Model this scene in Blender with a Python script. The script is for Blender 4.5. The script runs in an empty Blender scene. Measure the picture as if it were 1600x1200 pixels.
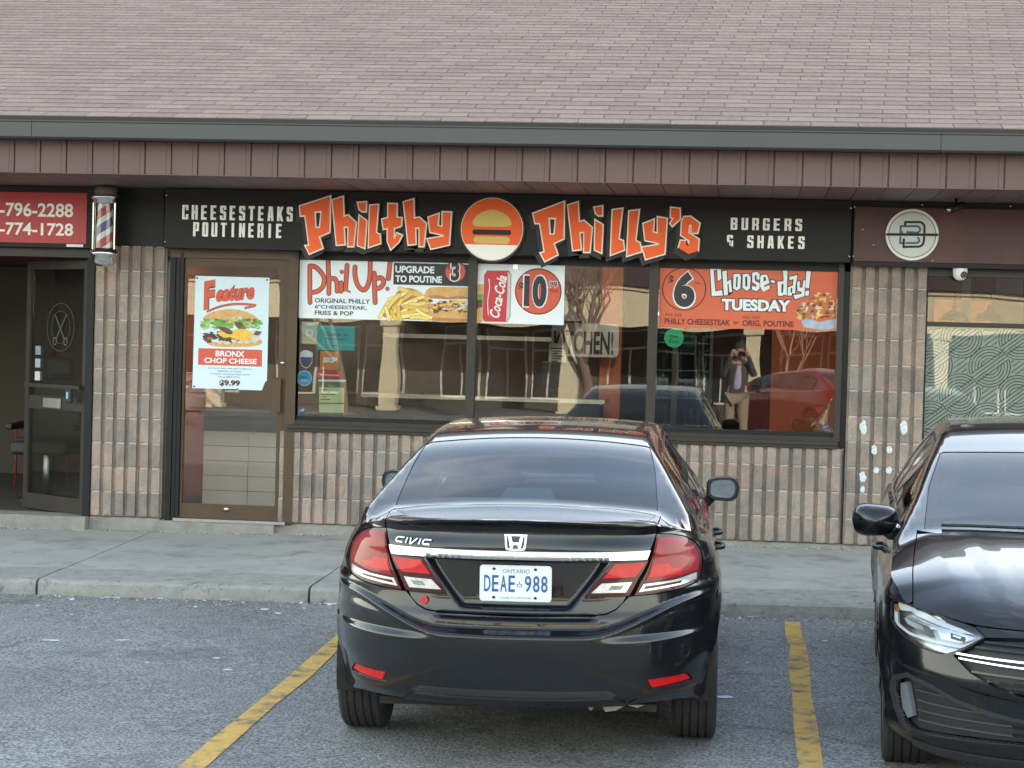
import bpy, bmesh, math, random
import numpy as np
from mathutils import Vector, Matrix
from mathutils.geometry import delaunay_2d_cdt, tessellate_polygon
random.seed(7)
SC = bpy.context.scene
COL = SC.collection
rad = math.radians

# ------------------------------------------------------------------ camera
FPX = 3050.0
YAW, PITCH, ROLL, CDIST, CH = -0.116755747, -0.0203296465, 0.0271674798, 15.6507760, 1.51377614
_cy, _sy, _cp, _sp = math.cos(YAW), math.sin(YAW), math.cos(PITCH), math.sin(PITCH)
FW = Vector((_sy*_cp, _cy*_cp, _sp))
_r0 = Vector((_cy, -_sy, 0)); _u0 = _r0.cross(FW)
RT = math.cos(ROLL)*_r0 + math.sin(ROLL)*_u0
UPV = -math.sin(ROLL)*_r0 + math.cos(ROLL)*_u0
CAM = Vector((0, -CDIST, CH))
cd = bpy.data.cameras.new('camera'); cam = bpy.data.objects.new('camera', cd); COL.objects.link(cam)
cd.sensor_width = 36; cd.sensor_fit = 'HORIZONTAL'; cd.lens = 36*FPX/1600; cd.clip_start = .05; cd.clip_end = 600
cam.matrix_world = Matrix(((RT.x, UPV.x, -FW.x, CAM.x), (RT.y, UPV.y, -FW.y, CAM.y), (RT.z, UPV.z, -FW.z, CAM.z), (0, 0, 0, 1)))
SC.camera = cam

# ------------------------------------------------------------------ sky, sun, exposure
SUN_EL, SUN_AZ = rad(17), rad(28)      # low sun behind the shops, towards +y and a little to the right
wd = bpy.data.worlds.new('World'); SC.world = wd; wd.use_nodes = True
wn = wd.node_tree; wn.nodes.clear()
wo = wn.nodes.new('ShaderNodeOutputWorld'); wb = wn.nodes.new('ShaderNodeBackground'); sk = wn.nodes.new('ShaderNodeTexSky')
sk.sky_type = 'NISHITA'; sk.sun_disc = False; sk.sun_elevation = SUN_EL; sk.sun_rotation = SUN_AZ
sk.air_density = 1.0; sk.dust_density = .5; sk.ozone_density = 1.0
tcw = wn.nodes.new('ShaderNodeTexCoord'); mpw = wn.nodes.new('ShaderNodeMapping'); nzw = wn.nodes.new('ShaderNodeTexNoise')
rpw = wn.nodes.new('ShaderNodeValToRGB'); mxw = wn.nodes.new('ShaderNodeMix'); mxw.data_type = 'RGBA'; mxh = wn.nodes.new('ShaderNodeMix'); mxh.data_type = 'RGBA'; mxh.inputs[7].default_value = (6.5, 6.6, 5.5, 1)
mpw.inputs['Scale'].default_value = (1.0, 1.0, 2.6)
nzw.inputs['Scale'].default_value = 2.3; nzw.inputs['Detail'].default_value = 8; nzw.inputs['Roughness'].default_value = .6
rpw.color_ramp.elements[0].position = .56; rpw.color_ramp.elements[0].color = (0, 0, 0, 1)
rpw.color_ramp.elements[1].position = .86; rpw.color_ramp.elements[1].color = (.55, .55, .55, 1)
wn.links.new(tcw.outputs['Generated'], mpw.inputs['Vector']); wn.links.new(mpw.outputs['Vector'], nzw.inputs['Vector'])
wn.links.new(nzw.outputs['Fac'], rpw.inputs['Fac']); wn.links.new(rpw.outputs['Color'], mxw.inputs[0])
spw = wn.nodes.new('ShaderNodeSeparateXYZ'); wn.links.new(tcw.outputs['Generated'], spw.inputs[0])
hzr = wn.nodes.new('ShaderNodeMapRange'); hzr.interpolation_type = 'SMOOTHSTEP'; hzr.inputs['From Min'].default_value = 0; hzr.inputs['From Max'].default_value = .75; hzr.inputs['To Min'].default_value = .85; hzr.inputs['To Max'].default_value = .10
wn.links.new(spw.outputs['Z'], hzr.inputs[0]); wn.links.new(hzr.outputs[0], mxh.inputs[0])
wn.links.new(sk.outputs['Color'], mxh.inputs[6]); wn.links.new(mxh.outputs[2], mxw.inputs[6]); mxw.inputs[7].default_value = (7.6, 7.1, 6.5, 1)
wn.links.new(mxw.outputs[2], wb.inputs['Color']); wb.inputs['Strength'].default_value = .13
wn.links.new(wb.outputs['Background'], wo.inputs['Surface'])
sd = bpy.data.lights.new('sun', 'SUN'); sun = bpy.data.objects.new('sun', sd); COL.objects.link(sun)
sd.energy = 4.0; sd.angle = rad(.6); sd.color = (1, .9, .76)
sdir = Vector((math.sin(SUN_AZ)*math.cos(SUN_EL), math.cos(SUN_AZ)*math.cos(SUN_EL), math.sin(SUN_EL)))
sun.rotation_euler = sdir.to_track_quat('Z', 'Y').to_euler(); sun.location = (20, 30, 20)
SC.view_settings.view_transform = 'Standard'; SC.view_settings.look = 'None'
SC.view_settings.exposure = 2.38; SC.view_settings.gamma = 1; SC.view_settings.use_curve_mapping = False
SC.render.engine = 'CYCLES'
SC.cycles.max_bounces = 10; SC.cycles.transparent_max_bounces = 16

# ------------------------------------------------------------------ helpers
def UP(px, py, Y=0.0):
    """the point of the vertical plane y = Y that the camera sees at a pixel of the photograph"""
    d = FW + RT*((px-800)/FPX) - UPV*((py-600)/FPX)
    return CAM + d*((Y-CAM.y)/d.y)
W = {}
def _w(p): return W.get(p.name, Vector((0, 0, 0))) if p else Vector((0, 0, 0))
def tag(o, label=None, cat=None, group=None, kind=None):
    if label: o['label'] = label
    if cat: o['category'] = cat
    if group: o['group'] = group
    if kind: o['kind'] = kind
    return o
def empty(name, loc=(0, 0, 0), label=None, cat=None, group=None, kind=None, parent=None):
    o = bpy.data.objects.new(name, None); COL.objects.link(o); o.empty_display_size = .2
    loc = Vector(loc); o.location = loc - _w(parent)
    if parent: o.parent = parent
    W[o.name] = loc
    return tag(o, label, cat, group, kind)
def mesh(name, vs, fs, mat, parent=None, smooth=False, label=None, cat=None, group=None, kind=None, centre=True, mi=None):
    me = bpy.data.meshes.new(name)
    vs = [Vector(v) for v in vs]
    base = _w(parent)
    if centre and vs:
        lo = Vector((min(v.x for v in vs), min(v.y for v in vs), min(v.z for v in vs)))
        hi = Vector((max(v.x for v in vs), max(v.y for v in vs), max(v.z for v in vs)))
        c = (lo+hi)/2; c.z = lo.z if parent is None else c.z
    else: c = base.copy()
    me.from_pydata([tuple(v-c) for v in vs], [], fs)
    for m in (mat if isinstance(mat, (list, tuple)) else [mat]): me.materials.append(m)
    if mi is not None: me.polygons.foreach_set('material_index', mi)
    if smooth: me.polygons.foreach_set('use_smooth', [True]*len(me.polygons))
    me.update()
    o = bpy.data.objects.new(name, me); COL.objects.link(o)
    o.location = c-base
    if parent: o.parent = parent
    W[o.name] = c
    return tag(o, label, cat, group, kind)
def boxv(x0, x1, y0, y1, z0, z1):
    v = [(x0,y0,z0),(x1,y0,z0),(x1,y1,z0),(x0,y1,z0),(x0,y0,z1),(x1,y0,z1),(x1,y1,z1),(x0,y1,z1)]
    f = [(0,3,2,1),(4,5,6,7),(0,1,5,4),(1,2,6,5),(2,3,7,6),(3,0,4,7)]
    return v, f
class MB:
    def __init__(s): s.v = []; s.f = []; s.m = []
    def add(s, v, f, m=0):
        n = len(s.v); s.v += [tuple(q) for q in v]; s.f += [tuple(i+n for i in q) for q in f]; s.m += [m]*len(f); return s
    def box(s, *a, m=0): return s.add(*boxv(*a), m=m)
    def go(s, name, mat, parent=None, **k):
        return mesh(name, s.v, s.f, mat, parent, mi=s.m if isinstance(mat, (list, tuple)) else None, **k)
def box(name, x0, x1, y0, y1, z0, z1, mat, parent=None, bev=0, **k):
    x0, x1 = min(x0, x1), max(x0, x1); y0, y1 = min(y0, y1), max(y0, y1); z0, z1 = min(z0, z1), max(z0, z1)
    if not bev: return mesh(name, *boxv(x0, x1, y0, y1, z0, z1), mat, parent, **k)
    bm = bmesh.new(); v, f = boxv(x0, x1, y0, y1, z0, z1)
    bv = [bm.verts.new(q) for q in v]
    for q in f: bm.faces.new([bv[i] for i in q])
    bmesh.ops.bevel(bm, geom=list(bm.edges), offset=bev, segments=2, profile=.5, affect='EDGES')
    vs = [q.co.copy() for q in bm.verts]; bm.verts.index_update()
    fs = [[w.index for w in q.verts] for q in bm.faces]; bm.free()
    return mesh(name, vs, fs, mat, parent, **k)
def tri_poly(pts, holes=()):
    loops = [[Vector((p[0], p[1], 0)) for p in pts]] + [[Vector((p[0], p[1], 0)) for p in h] for h in holes]
    return [tuple(t) for t in tessellate_polygon(loops)]
def area(p): return .5*sum(p[i][0]*p[(i+1) % len(p)][1]-p[(i+1) % len(p)][0]*p[i][1] for i in range(len(p)))
def prismv(pts, y0, y1, holes=()):
    """polygon in (x, z), front at y0 (towards the camera), back at y1"""
    pts = list(pts)
    if area(pts) < 0: pts = pts[::-1]
    hs = []
    for h in holes:
        h = list(h)
        if area(h) > 0: h = h[::-1]
        hs.append(h)
    flat = pts+[p for h in hs for p in h]; n = len(flat)
    v = [(p[0], y0, p[1]) for p in flat]+[(p[0], y1, p[1]) for p in flat]
    f = []
    for t in tri_poly(pts, hs):
        a, b, c = (flat[i] for i in t)
        ccw = (b[0]-a[0])*(c[1]-a[1])-(b[1]-a[1])*(c[0]-a[0]) > 0
        t = t if ccw else t[::-1]
        f.append(t); f.append(tuple(i+n for i in t[::-1]))
    k = 0
    for lp in [pts]+hs:
        m = len(lp)
        for i in range(m):
            a, b = k+i, k+(i+1) % m
            f.append((b, a, a+n, b+n))
        k += m
    return v, f
def prism(name, pts, y0, y1, mat, parent=None, holes=(), **k):
    return mesh(name, *prismv(pts, y0, y1, holes), mat, parent, **k)
def px_poly(pts, Y): return [(lambda q: (q.x, q.z))(UP(p[0], p[1], Y)) for p in pts]
def offset_poly(pts, d):
    if area(pts) < 0: pts = pts[::-1]
    out = []; n = len(pts)
    for i in range(n):
        a, b, c = Vector(pts[i-1]), Vector(pts[i]), Vector(pts[(i+1) % n])
        e1 = (b-a).normalized(); e2 = (c-b).normalized()
        n1 = Vector((e1.y, -e1.x)); n2 = Vector((e2.y, -e2.x))
        m = n1+n2
        if m.length < 1e-6: out.append(tuple(b+n1*d)); continue
        m.normalize(); k = d/max(.38, m.dot(n1)); out.append(tuple(b+m*k))
    return out
def ell(cx, cz, rx, rz, n=32, a0=0, a1=2*math.pi):
    full = abs(a1-a0-2*math.pi) < 1e-6
    return [(cx+rx*math.cos(a0+(a1-a0)*i/(n if full else n-1)), cz+rz*math.sin(a0+(a1-a0)*i/(n if full else n-1))) for i in range(n)]
def rrect(x0, x1, z0, z1, r, n=4):
    o = []
    for cx, cz, a in ((x1-r, z1-r, 0), (x0+r, z1-r, .5), (x0+r, z0+r, 1), (x1-r, z0+r, 1.5)):
        for i in range(n+1):
            t = (a+.5*i/n)*math.pi; o.append((cx+r*math.cos(t), cz+r*math.sin(t)))
    return o
def smooth_pts(p, n=6, closed=False):
    o = []; m = len(p)
    for i in range(m if closed else m-1):
        a = p[i-1] if (closed or i > 0) else p[i]; b = p[i]; c = p[(i+1) % m]; d = p[(i+2) % m] if (closed or i+2 < m) else c
        for k in range(n):
            t = k/n
            o.append(tuple(.5*((2*b[j])+(-a[j]+c[j])*t+(2*a[j]-5*b[j]+4*c[j]-d[j])*t*t+(-a[j]+3*b[j]-3*c[j]+d[j])*t**3) for j in range(len(b))))
    if not closed: o.append(tuple(p[-1]))
    return o
def ribbon(p, w, closed=False, cap=True):
    """outline polygon of a stroke along p (2-D)"""
    n = len(p); L = []; R = []
    for i in range(n):
        a = Vector(p[i-1] if (i > 0 or closed) else p[i]); b = Vector(p[i]); c = Vector(p[(i+1) % n] if (i < n-1 or closed) else p[i])
        e1 = (b-a); e2 = (c-b)
        if e1.length < 1e-9: e1 = e2
        if e2.length < 1e-9: e2 = e1
        e1 = e1.normalized(); e2 = e2.normalized()
        m = Vector((-e1.y-e2.y, e1.x+e2.x))
        if m.length < 1e-6: m = Vector((-e1.y, e1.x))
        m.normalize(); ww = w(i/(n-1)) if callable(w) else w
        k = .5*ww/max(.5, m.dot(Vector((-e1.y, e1.x))))
        L.append(tuple(b+m*k)); R.append(tuple(b-m*k))
    return L, R
def stroke_v(p, w, y0, y1, cap=True):
    L, R = ribbon(p, w)
    if cap:
        def capf(b, l, r, rev):
            c = (Vector(l)+Vector(r))/2; q = Vector(l)-c; o = []
            for i in range(1, 5):
                t = math.pi*i/5*rev
                o.append((c.x+q.x*math.cos(t)-q.y*math.sin(t), c.y+q.x*math.sin(t)+q.y*math.cos(t)))
            return o
        e = capf(p[-1], L[-1], R[-1], -1); s = capf(p[0], R[0], L[0], -1)
        poly = L+e+R[::-1]+s
    else: poly = L+R[::-1]
    return poly
def strokes(name, paths, w, y0, mat, parent, depth=.0006, **k):
    mb = MB()
    for i, p in enumerate(paths):
        yy = y0-.0003*i
        mb.add(*prismv(stroke_v(p, w, 0, 0), yy-depth, yy))
    return mb.go(name, mat, parent, **k)
def tubev(path, r, seg=8, close_ends=True):
    v = []; f = []; n = len(path); path = [Vector(p) for p in path]
    up = Vector((0, 0, 1)); prev = None
    for i in range(n):
        t = (path[min(i+1, n-1)]-path[max(i-1, 0)]).normalized()
        if prev is None:
            a = t.cross(up)
            if a.length < 1e-3: a = t.cross(Vector((1, 0, 0)))
            a.normalize()
        else:
            a = prev-t*prev.dot(t)
            a = a.normalized() if a.length > 1e-6 else t.cross(up).normalized()
        prev = a; b = t.cross(a)
        rr = r[i] if isinstance(r, (list, tuple)) else r
        for k in range(seg):
            q = 2*math.pi*k/seg; v.append(path[i]+a*math.cos(q)*rr+b*math.sin(q)*rr)
    for i in range(n-1):
        for k in range(seg):
            a = i*seg+k; b = i*seg+(k+1) % seg
            f.append((a, b, b+seg, a+seg))
    if close_ends: f.append(tuple(range(seg))[::-1]); f.append(tuple((n-1)*seg+k for k in range(seg)))
    return v, f
def tube(name, path, r, mat, parent=None, seg=8, **k):
    k.setdefault('smooth', True); return mesh(name, *tubev(path, r, seg), mat, parent, **k)
def lathev(prof, c, axis='z', seg=24):
    v = []; f = []; c = Vector(c)
    for (r, h) in prof:
        for k in range(seg):
            t = 2*math.pi*k/seg; a, b = r*math.cos(t), r*math.sin(t)
            v.append(c+(Vector((a, b, h)) if axis == 'z' else Vector((h, a, b)) if axis == 'x' else Vector((a, h, b))))
    for i in range(len(prof)-1):
        for k in range(seg):
            a = i*seg+k; b = i*seg+(k+1) % seg
            q = (a, b, b+seg, a+seg); f.append(q if axis != 'y' else q[::-1])
    return v, f
def lathe(name, prof, c, mat, parent=None, axis='z', seg=24, **k):
    k.setdefault('smooth', True); return mesh(name, *lathev(prof, c, axis, seg), mat, parent, **k)
def text(name, s, rect, Y, mat, parent, depth=.001, bold=0.0, shear=0.0, space=1.0, res=4, flip=False, **k):
    """lettering filling rect = (x0, x1, z0, z1), lying in the plane y = Y and facing the camera"""
    cu = bpy.data.curves.new('t', 'FONT'); cu.body = s; cu.offset = bold; cu.shear = shear; cu.space_character = space
    cu.resolution_u = res; cu.fill_mode = 'BOTH'; cu.extrude = .5; cu.align_x = 'CENTER'
    to = bpy.data.objects.new('t', cu); me = bpy.data.meshes.new_from_object(to)
    co = np.empty(len(me.vertices)*3); me.vertices.foreach_get('co', co); co = co.reshape(-1, 3)
    lo, hi = co.min(0), co.max(0); x0, x1, z0, z1 = rect
    out = np.empty_like(co)
    out[:, 0] = x0+(co[:, 0]-lo[0])/(hi[0]-lo[0])*(x1-x0)
    out[:, 2] = z0+(co[:, 1]-lo[1])/(hi[1]-lo[1])*(z1-z0)
    out[:, 1] = Y-(co[:, 2]+.5)*depth
    fs = [tuple(p.vertices) for p in me.polygons]
    bpy.data.objects.remove(to); bpy.data.curves.remove(cu); bpy.data.meshes.remove(me)
    return mesh(name, [tuple(q) for q in out], fs, mat, parent, **k)
def text_rot(name, s, p0, p1, h, Y, mat, parent, depth=.0006, bold=0.0, shear=0.0, res=3, space=1.0, xs=1.0):
    """lettering running from p0 to p1 (x, z) with cap height h, in the plane y = Y"""
    cu = bpy.data.curves.new('t', 'FONT'); cu.body = s; cu.offset = bold; cu.shear = shear; cu.space_character = space
    cu.resolution_u = res; cu.fill_mode = 'BOTH'; cu.extrude = .5
    to = bpy.data.objects.new('t', cu); me = bpy.data.meshes.new_from_object(to)
    co = np.empty(len(me.vertices)*3); me.vertices.foreach_get('co', co); co = co.reshape(-1, 3); lo, hi = co.min(0), co.max(0)
    L = math.hypot(p1[0]-p0[0], p1[1]-p0[1]); ex = ((p1[0]-p0[0])/L, (p1[1]-p0[1])/L); ez = (-ex[1], ex[0])
    u = (co[:, 0]-lo[0])/(hi[0]-lo[0])*L; w = (co[:, 1]-lo[1])/(hi[1]-lo[1])*h
    out = np.stack([p0[0]+ex[0]*u+ez[0]*w, Y-(co[:, 2]+.5)*depth, p0[1]+ex[1]*u+ez[1]*w], -1)
    fs = [tuple(p.vertices) for p in me.polygons]
    bpy.data.objects.remove(to); bpy.data.curves.remove(cu); bpy.data.meshes.remove(me)
    return mesh(name, [tuple(q) for q in out], fs, mat, parent)
def prect(a, b, Y):
    p, q = UP(a[0], a[1], Y), UP(b[0], b[1], Y)
    return (min(p.x, q.x), max(p.x, q.x), min(p.z, q.z), max(p.z, q.z))
def ptext(name, s, a, b, Y, mat, parent, **k): return text(name, s, prect(a, b, Y), Y, mat, parent, **k)
def link_copy(o, parent=None, loc=None):
    c = o.copy(); COL.objects.link(c); c.parent = parent
    if loc is not None: c.location = loc
    return c
def copy_tree(o, parent=None):
    c = link_copy(o, parent)
    for ch in o.children: copy_tree(ch, c)
    return c

# ------------------------------------------------------------------ materials
def newmat(name):
    m = bpy.data.materials.new(name); m.use_nodes = True; nt = m.node_tree
    return m, nt, nt.nodes['Principled BSDF']
def pm(name, col, rough=.6, metal=0.0, spec=.5, var=0.0, vscale=8.0, bump=0.0, bscale=60.0, rnd=0.0, coat=0.0, emit=None, es=0.0, detail=4, wear=None, wscale=3.0, wlo=.55, whi=.65, gen=False):
    """principled material; var = lightness variation by noise, rnd = by object, wear = (colour) worn patches"""
    m, nt, b = newmat(name); N = nt.nodes; L = nt.links
    b.inputs['Roughness'].default_value = rough; b.inputs['Metallic'].default_value = metal
    b.inputs['Specular IOR Level'].default_value = spec; b.inputs['Coat Weight'].default_value = coat; b.inputs['Coat Roughness'].default_value = .03
    c4 = (*col, 1)
    b.inputs['Base Color'].default_value = c4
    if emit: b.inputs['Emission Color'].default_value = (*emit, 1); b.inputs['Emission Strength'].default_value = es
    if not (var or bump or rnd or wear): return m
    tc = N.new('ShaderNodeTexCoord'); oi = N.new('ShaderNodeObjectInfo'); ad = N.new('ShaderNodeVectorMath'); ad.operation = 'ADD'
    sc = N.new('ShaderNodeVectorMath'); sc.operation = 'SCALE'; cx = N.new('ShaderNodeCombineXYZ')
    for i in range(3): L.new(oi.outputs['Random'], cx.inputs[i])
    L.new(cx.outputs[0], sc.inputs[0]); sc.inputs['Scale'].default_value = 37.0 if rnd else 0.0
    L.new(tc.outputs['Object'], ad.inputs[0]); L.new(sc.outputs[0], ad.inputs[1]); vec = ad.outputs[0]
    cur = None
    if var or rnd:
        nz = N.new('ShaderNodeTexNoise'); nz.inputs['Scale'].default_value = vscale; nz.inputs['Detail'].default_value = detail; nz.inputs['Roughness'].default_value = .65
        L.new(vec, nz.inputs['Vector'])
        mr = N.new('ShaderNodeMapRange'); mr.inputs['From Min'].default_value = .25; mr.inputs['From Max'].default_value = .75
        mr.inputs['To Min'].default_value = 1-var; mr.inputs['To Max'].default_value = 1+var; L.new(nz.outputs['Fac'], mr.inputs[0])
        mu = N.new('ShaderNodeMath'); mu.operation = 'MULTIPLY'; L.new(mr.outputs[0], mu.inputs[0])
        m2 = N.new('ShaderNodeMapRange'); m2.inputs['To Min'].default_value = 1-rnd; m2.inputs['To Max'].default_value = 1+rnd; L.new(oi.outputs['Random'], m2.inputs[0])
        L.new(m2.outputs[0], mu.inputs[1])
        vm = N.new('ShaderNodeVectorMath'); vm.operation = 'SCALE'; vm.inputs[0].default_value = col; L.new(mu.outputs[0], vm.inputs['Scale'])
        cur = vm.outputs[0]
    if wear:
        nw = N.new('ShaderNodeTexNoise'); nw.inputs['Scale'].default_value = wscale; nw.inputs['Detail'].default_value = 8; nw.inputs['Roughness'].default_value = .7
        L.new(vec, nw.inputs['Vector']); mw = N.new('ShaderNodeMapRange'); mw.inputs['From Min'].default_value = wlo; mw.inputs['From Max'].default_value = whi; L.new(nw.outputs['Fac'], mw.inputs[0])
        mx = N.new('ShaderNodeMix'); mx.data_type = 'RGBA'; L.new(mw.outputs[0], mx.inputs[0])
        if cur: L.new(cur, mx.inputs[6])
        else: mx.inputs[6].default_value = c4
        mx.inputs[7].default_value = (*wear, 1); cur = mx.outputs[2]
    if cur: L.new(cur, b.inputs['Base Color'])
    if bump:
        nb = N.new('ShaderNodeTexNoise'); nb.inputs['Scale'].default_value = bscale; nb.inputs['Detail'].default_value = 6; L.new(vec, nb.inputs['Vector'])
        bp = N.new('ShaderNodeBump'); bp.inputs['Strength'].default_value = bump; bp.inputs['Distance'].default_value = .01
        L.new(nb.outputs['Fac'], bp.inputs['Height']); L.new(bp.outputs[0], b.inputs['Normal'])
    return m
def glassmat(name, tint=(.9, .92, .9), rough=0.0, bump=0.0, ior=1.5, refl=1.0):
    m, nt, b = newmat(name); N = nt.nodes; L = nt.links; N.remove(b)
    tr = N.new('ShaderNodeBsdfTransparent'); tr.inputs[0].default_value = (*tint, 1)
    gl = N.new('ShaderNodeBsdfGlossy'); gl.inputs['Roughness'].default_value = rough; gl.inputs['Color'].default_value = (1, 1, 1, 1)
    fr = N.new('ShaderNodeFresnel'); fr.inputs['IOR'].default_value = ior
    mu = N.new('ShaderNodeMath'); mu.operation = 'MULTIPLY'; mu.use_clamp = True; mu.inputs[1].default_value = refl; L.new(fr.outputs[0], mu.inputs[0])
    mx = N.new('ShaderNodeMixShader'); L.new(mu.outputs[0], mx.inputs[0]); L.new(tr.outputs[0], mx.inputs[1]); L.new(gl.outputs[0], mx.inputs[2])
    L.new(mx.outputs[0], N['Material Output'].inputs['Surface'])
    if bump:
        tc = N.new('ShaderNodeTexCoord'); nb = N.new('ShaderNodeTexNoise'); nb.inputs['Scale'].default_value = 1.3; nb.inputs['Detail'].default_value = 1
        L.new(tc.outputs['Object'], nb.inputs['Vector']); bp = N.new('ShaderNodeBump'); bp.inputs['Strength'].default_value = 1; bp.inputs['Distance'].default_value = bump
        L.new(nb.outputs['Fac'], bp.inputs['Height']); L.new(bp.outputs[0], gl.inputs['Normal']); L.new(bp.outputs[0], fr.inputs['Normal'])
    return m
M = {}
M['bronze'] = pm('bronze_frame', (.035, .029, .023), .45, spec=.35, var=.15, vscale=5)
M['door_bronze'] = pm('door_bronze', (.085, .055, .030), .45, var=.12, vscale=6, spec=.3)
M['jamb'] = pm('dark_jamb', (.009, .009, .009), .5, spec=.3)
M['signblack'] = pm('sign_black', (.007, .007, .0075), .42, var=.1, spec=.25)
M['signwhite'] = pm('letter_white', (.92, .90, .84), .4)
M['cream_edge'] = pm('letter_edge', (.92, .86, .73), .45)
M['orange'] = pm('letter_orange', (.92, .115, .010), .5, var=.06, vscale=2)
M['black'] = pm('black', (.012, .012, .012), .6)
M['shadowblack'] = pm('letter_backing', (.010, .010, .009), .5)
M['shingle'] = pm('shingle', (.240, .172, .146), .9, var=.22, vscale=30, rnd=.14, bump=.5, bscale=220, detail=8)
M['shinglefield'] = pm('shingle_field', (.240, .172, .146), .9, var=.20, vscale=3.5, rnd=0, bump=.5, bscale=220, detail=10)
M['gutter'] = pm('gutter_metal', (.044, .046, .045), .45, var=.08, vscale=1.2)
M['fascia'] = pm('fascia_metal', (.112, .062, .058), .5, var=.10, vscale=2.5, rnd=.05)
M['soffit'] = pm('soffit_metal', (.16, .105, .095), .55, var=.12, vscale=2, rnd=.06)
M['mortar'] = pm('mortar', (.22, .20, .18), .95, bump=.4)
M['concrete'] = pm('concrete', (.385, .385, .36), .9, var=.16, vscale=1.6, bump=.5, bscale=90, detail=10, rnd=.05, wear=(.215, .215, .20), wscale=2.6, wlo=.50, whi=.72)
M['kerb'] = pm('kerb_concrete', (.32, .315, .285), .95, var=.22, vscale=7, bump=.9, bscale=60, detail=10, rnd=.06, wear=(.13, .13, .12), wscale=9, wlo=.56, whi=.66)
M['plinth'] = pm('plinth_concrete', (.26, .245, .22), .95, var=.28, vscale=6, bump=1, bscale=40, detail=10)
M['glass'] = glassmat('shop_glass', (.86, .88, .86), bump=.0016, ior=1.5, refl=1.3)
M['steel'] = pm('steel', (.55, .55, .54), .25, metal=1)
M['chrome'] = pm('chrome', (.82, .83, .84), .08, metal=1)
M['white'] = pm('white_paint', (.8, .8, .78), .5)
M['interior_orange'] = pm('interior_orange', (.27, .068, .025), .7, var=.05)
M['interior_cream'] = pm('interior_cream', (.55, .48, .36), .7, var=.08)
M['interior_brown'] = pm('interior_brown', (.10, .062, .045), .7, var=.1)
M['interior_dark'] = pm('interior_dark', (.06, .055, .05), .7, var=.2)
M['tile_white'] = pm('tile_white', (.72, .72, .68), .35, rnd=.04)
M['floor_dark'] = pm('floor_dark', (.10, .09, .08), .5, var=.15)
def blockmat():
    m, nt, b = newmat('split_block'); N = nt.nodes; L = nt.links
    tc = N.new('ShaderNodeTexCoord'); oi = N.new('ShaderNodeObjectInfo'); cx = N.new('ShaderNodeCombineXYZ')
    for i in range(3): L.new(oi.outputs['Random'], cx.inputs[i])
    sc = N.new('ShaderNodeVectorMath'); sc.operation = 'SCALE'; sc.inputs['Scale'].default_value = 53; L.new(cx.outputs[0], sc.inputs[0])
    ad = N.new('ShaderNodeVectorMath'); L.new(tc.outputs['Object'], ad.inputs[0]); L.new(sc.outputs[0], ad.inputs[1])
    n1 = N.new('ShaderNodeTexNoise'); n1.inputs['Scale'].default_value = 5.5; n1.inputs['Detail'].default_value = 2; L.new(ad.outputs[0], n1.inputs['Vector'])
    r1 = N.new('ShaderNodeValToRGB'); cr = r1.color_ramp
    cr.elements[0].position = .32; cr.elements[0].color = (.250, .222, .198, 1)
    cr.elements[1].position = .50; cr.elements[1].color = (.325, .266, .222, 1)
    e = cr.elements.new(.66); e.color = (.385, .288, .232, 1)
    L.new(n1.outputs['Fac'], r1.inputs['Fac'])
    n2 = N.new('ShaderNodeTexNoise'); n2.inputs['Scale'].default_value = 70; n2.inputs['Detail'].default_value = 8; n2.inputs['Roughness'].default_value = .8; L.new(ad.outputs[0], n2.inputs['Vector'])
    mr = N.new('ShaderNodeMapRange'); mr.inputs['From Min'].default_value = .3; mr.inputs['From Max'].default_value = .7; mr.inputs['To Min'].default_value = .70; mr.inputs['To Max'].default_value = 1.28; L.new(n2.outputs['Fac'], mr.inputs[0])
    m2 = N.new('ShaderNodeMapRange'); m2.inputs['To Min'].default_value = .85; m2.inputs['To Max'].default_value = 1.15; L.new(oi.outputs['Random'], m2.inputs[0])
    mu = N.new('ShaderNodeMath'); mu.operation = 'MULTIPLY'; L.new(mr.outputs[0], mu.inputs[0]); L.new(m2.outputs[0], mu.inputs[1])
    vm = N.new('ShaderNodeVectorMath'); vm.operation = 'SCALE'; L.new(r1.outputs['Color'], vm.inputs[0]); L.new(mu.outputs[0], vm.inputs['Scale']); L.new(vm.outputs[0], b.inputs['Base Color'])
    bp = N.new('ShaderNodeBump'); bp.inputs['Strength'].default_value = .8; bp.inputs['Distance'].default_value = .012; L.new(n2.outputs['Fac'], bp.inputs['Height']); L.new(bp.outputs[0], b.inputs['Normal'])
    b.inputs['Roughness'].default_value = .95
    return m
M['block'] = blockmat()
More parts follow.
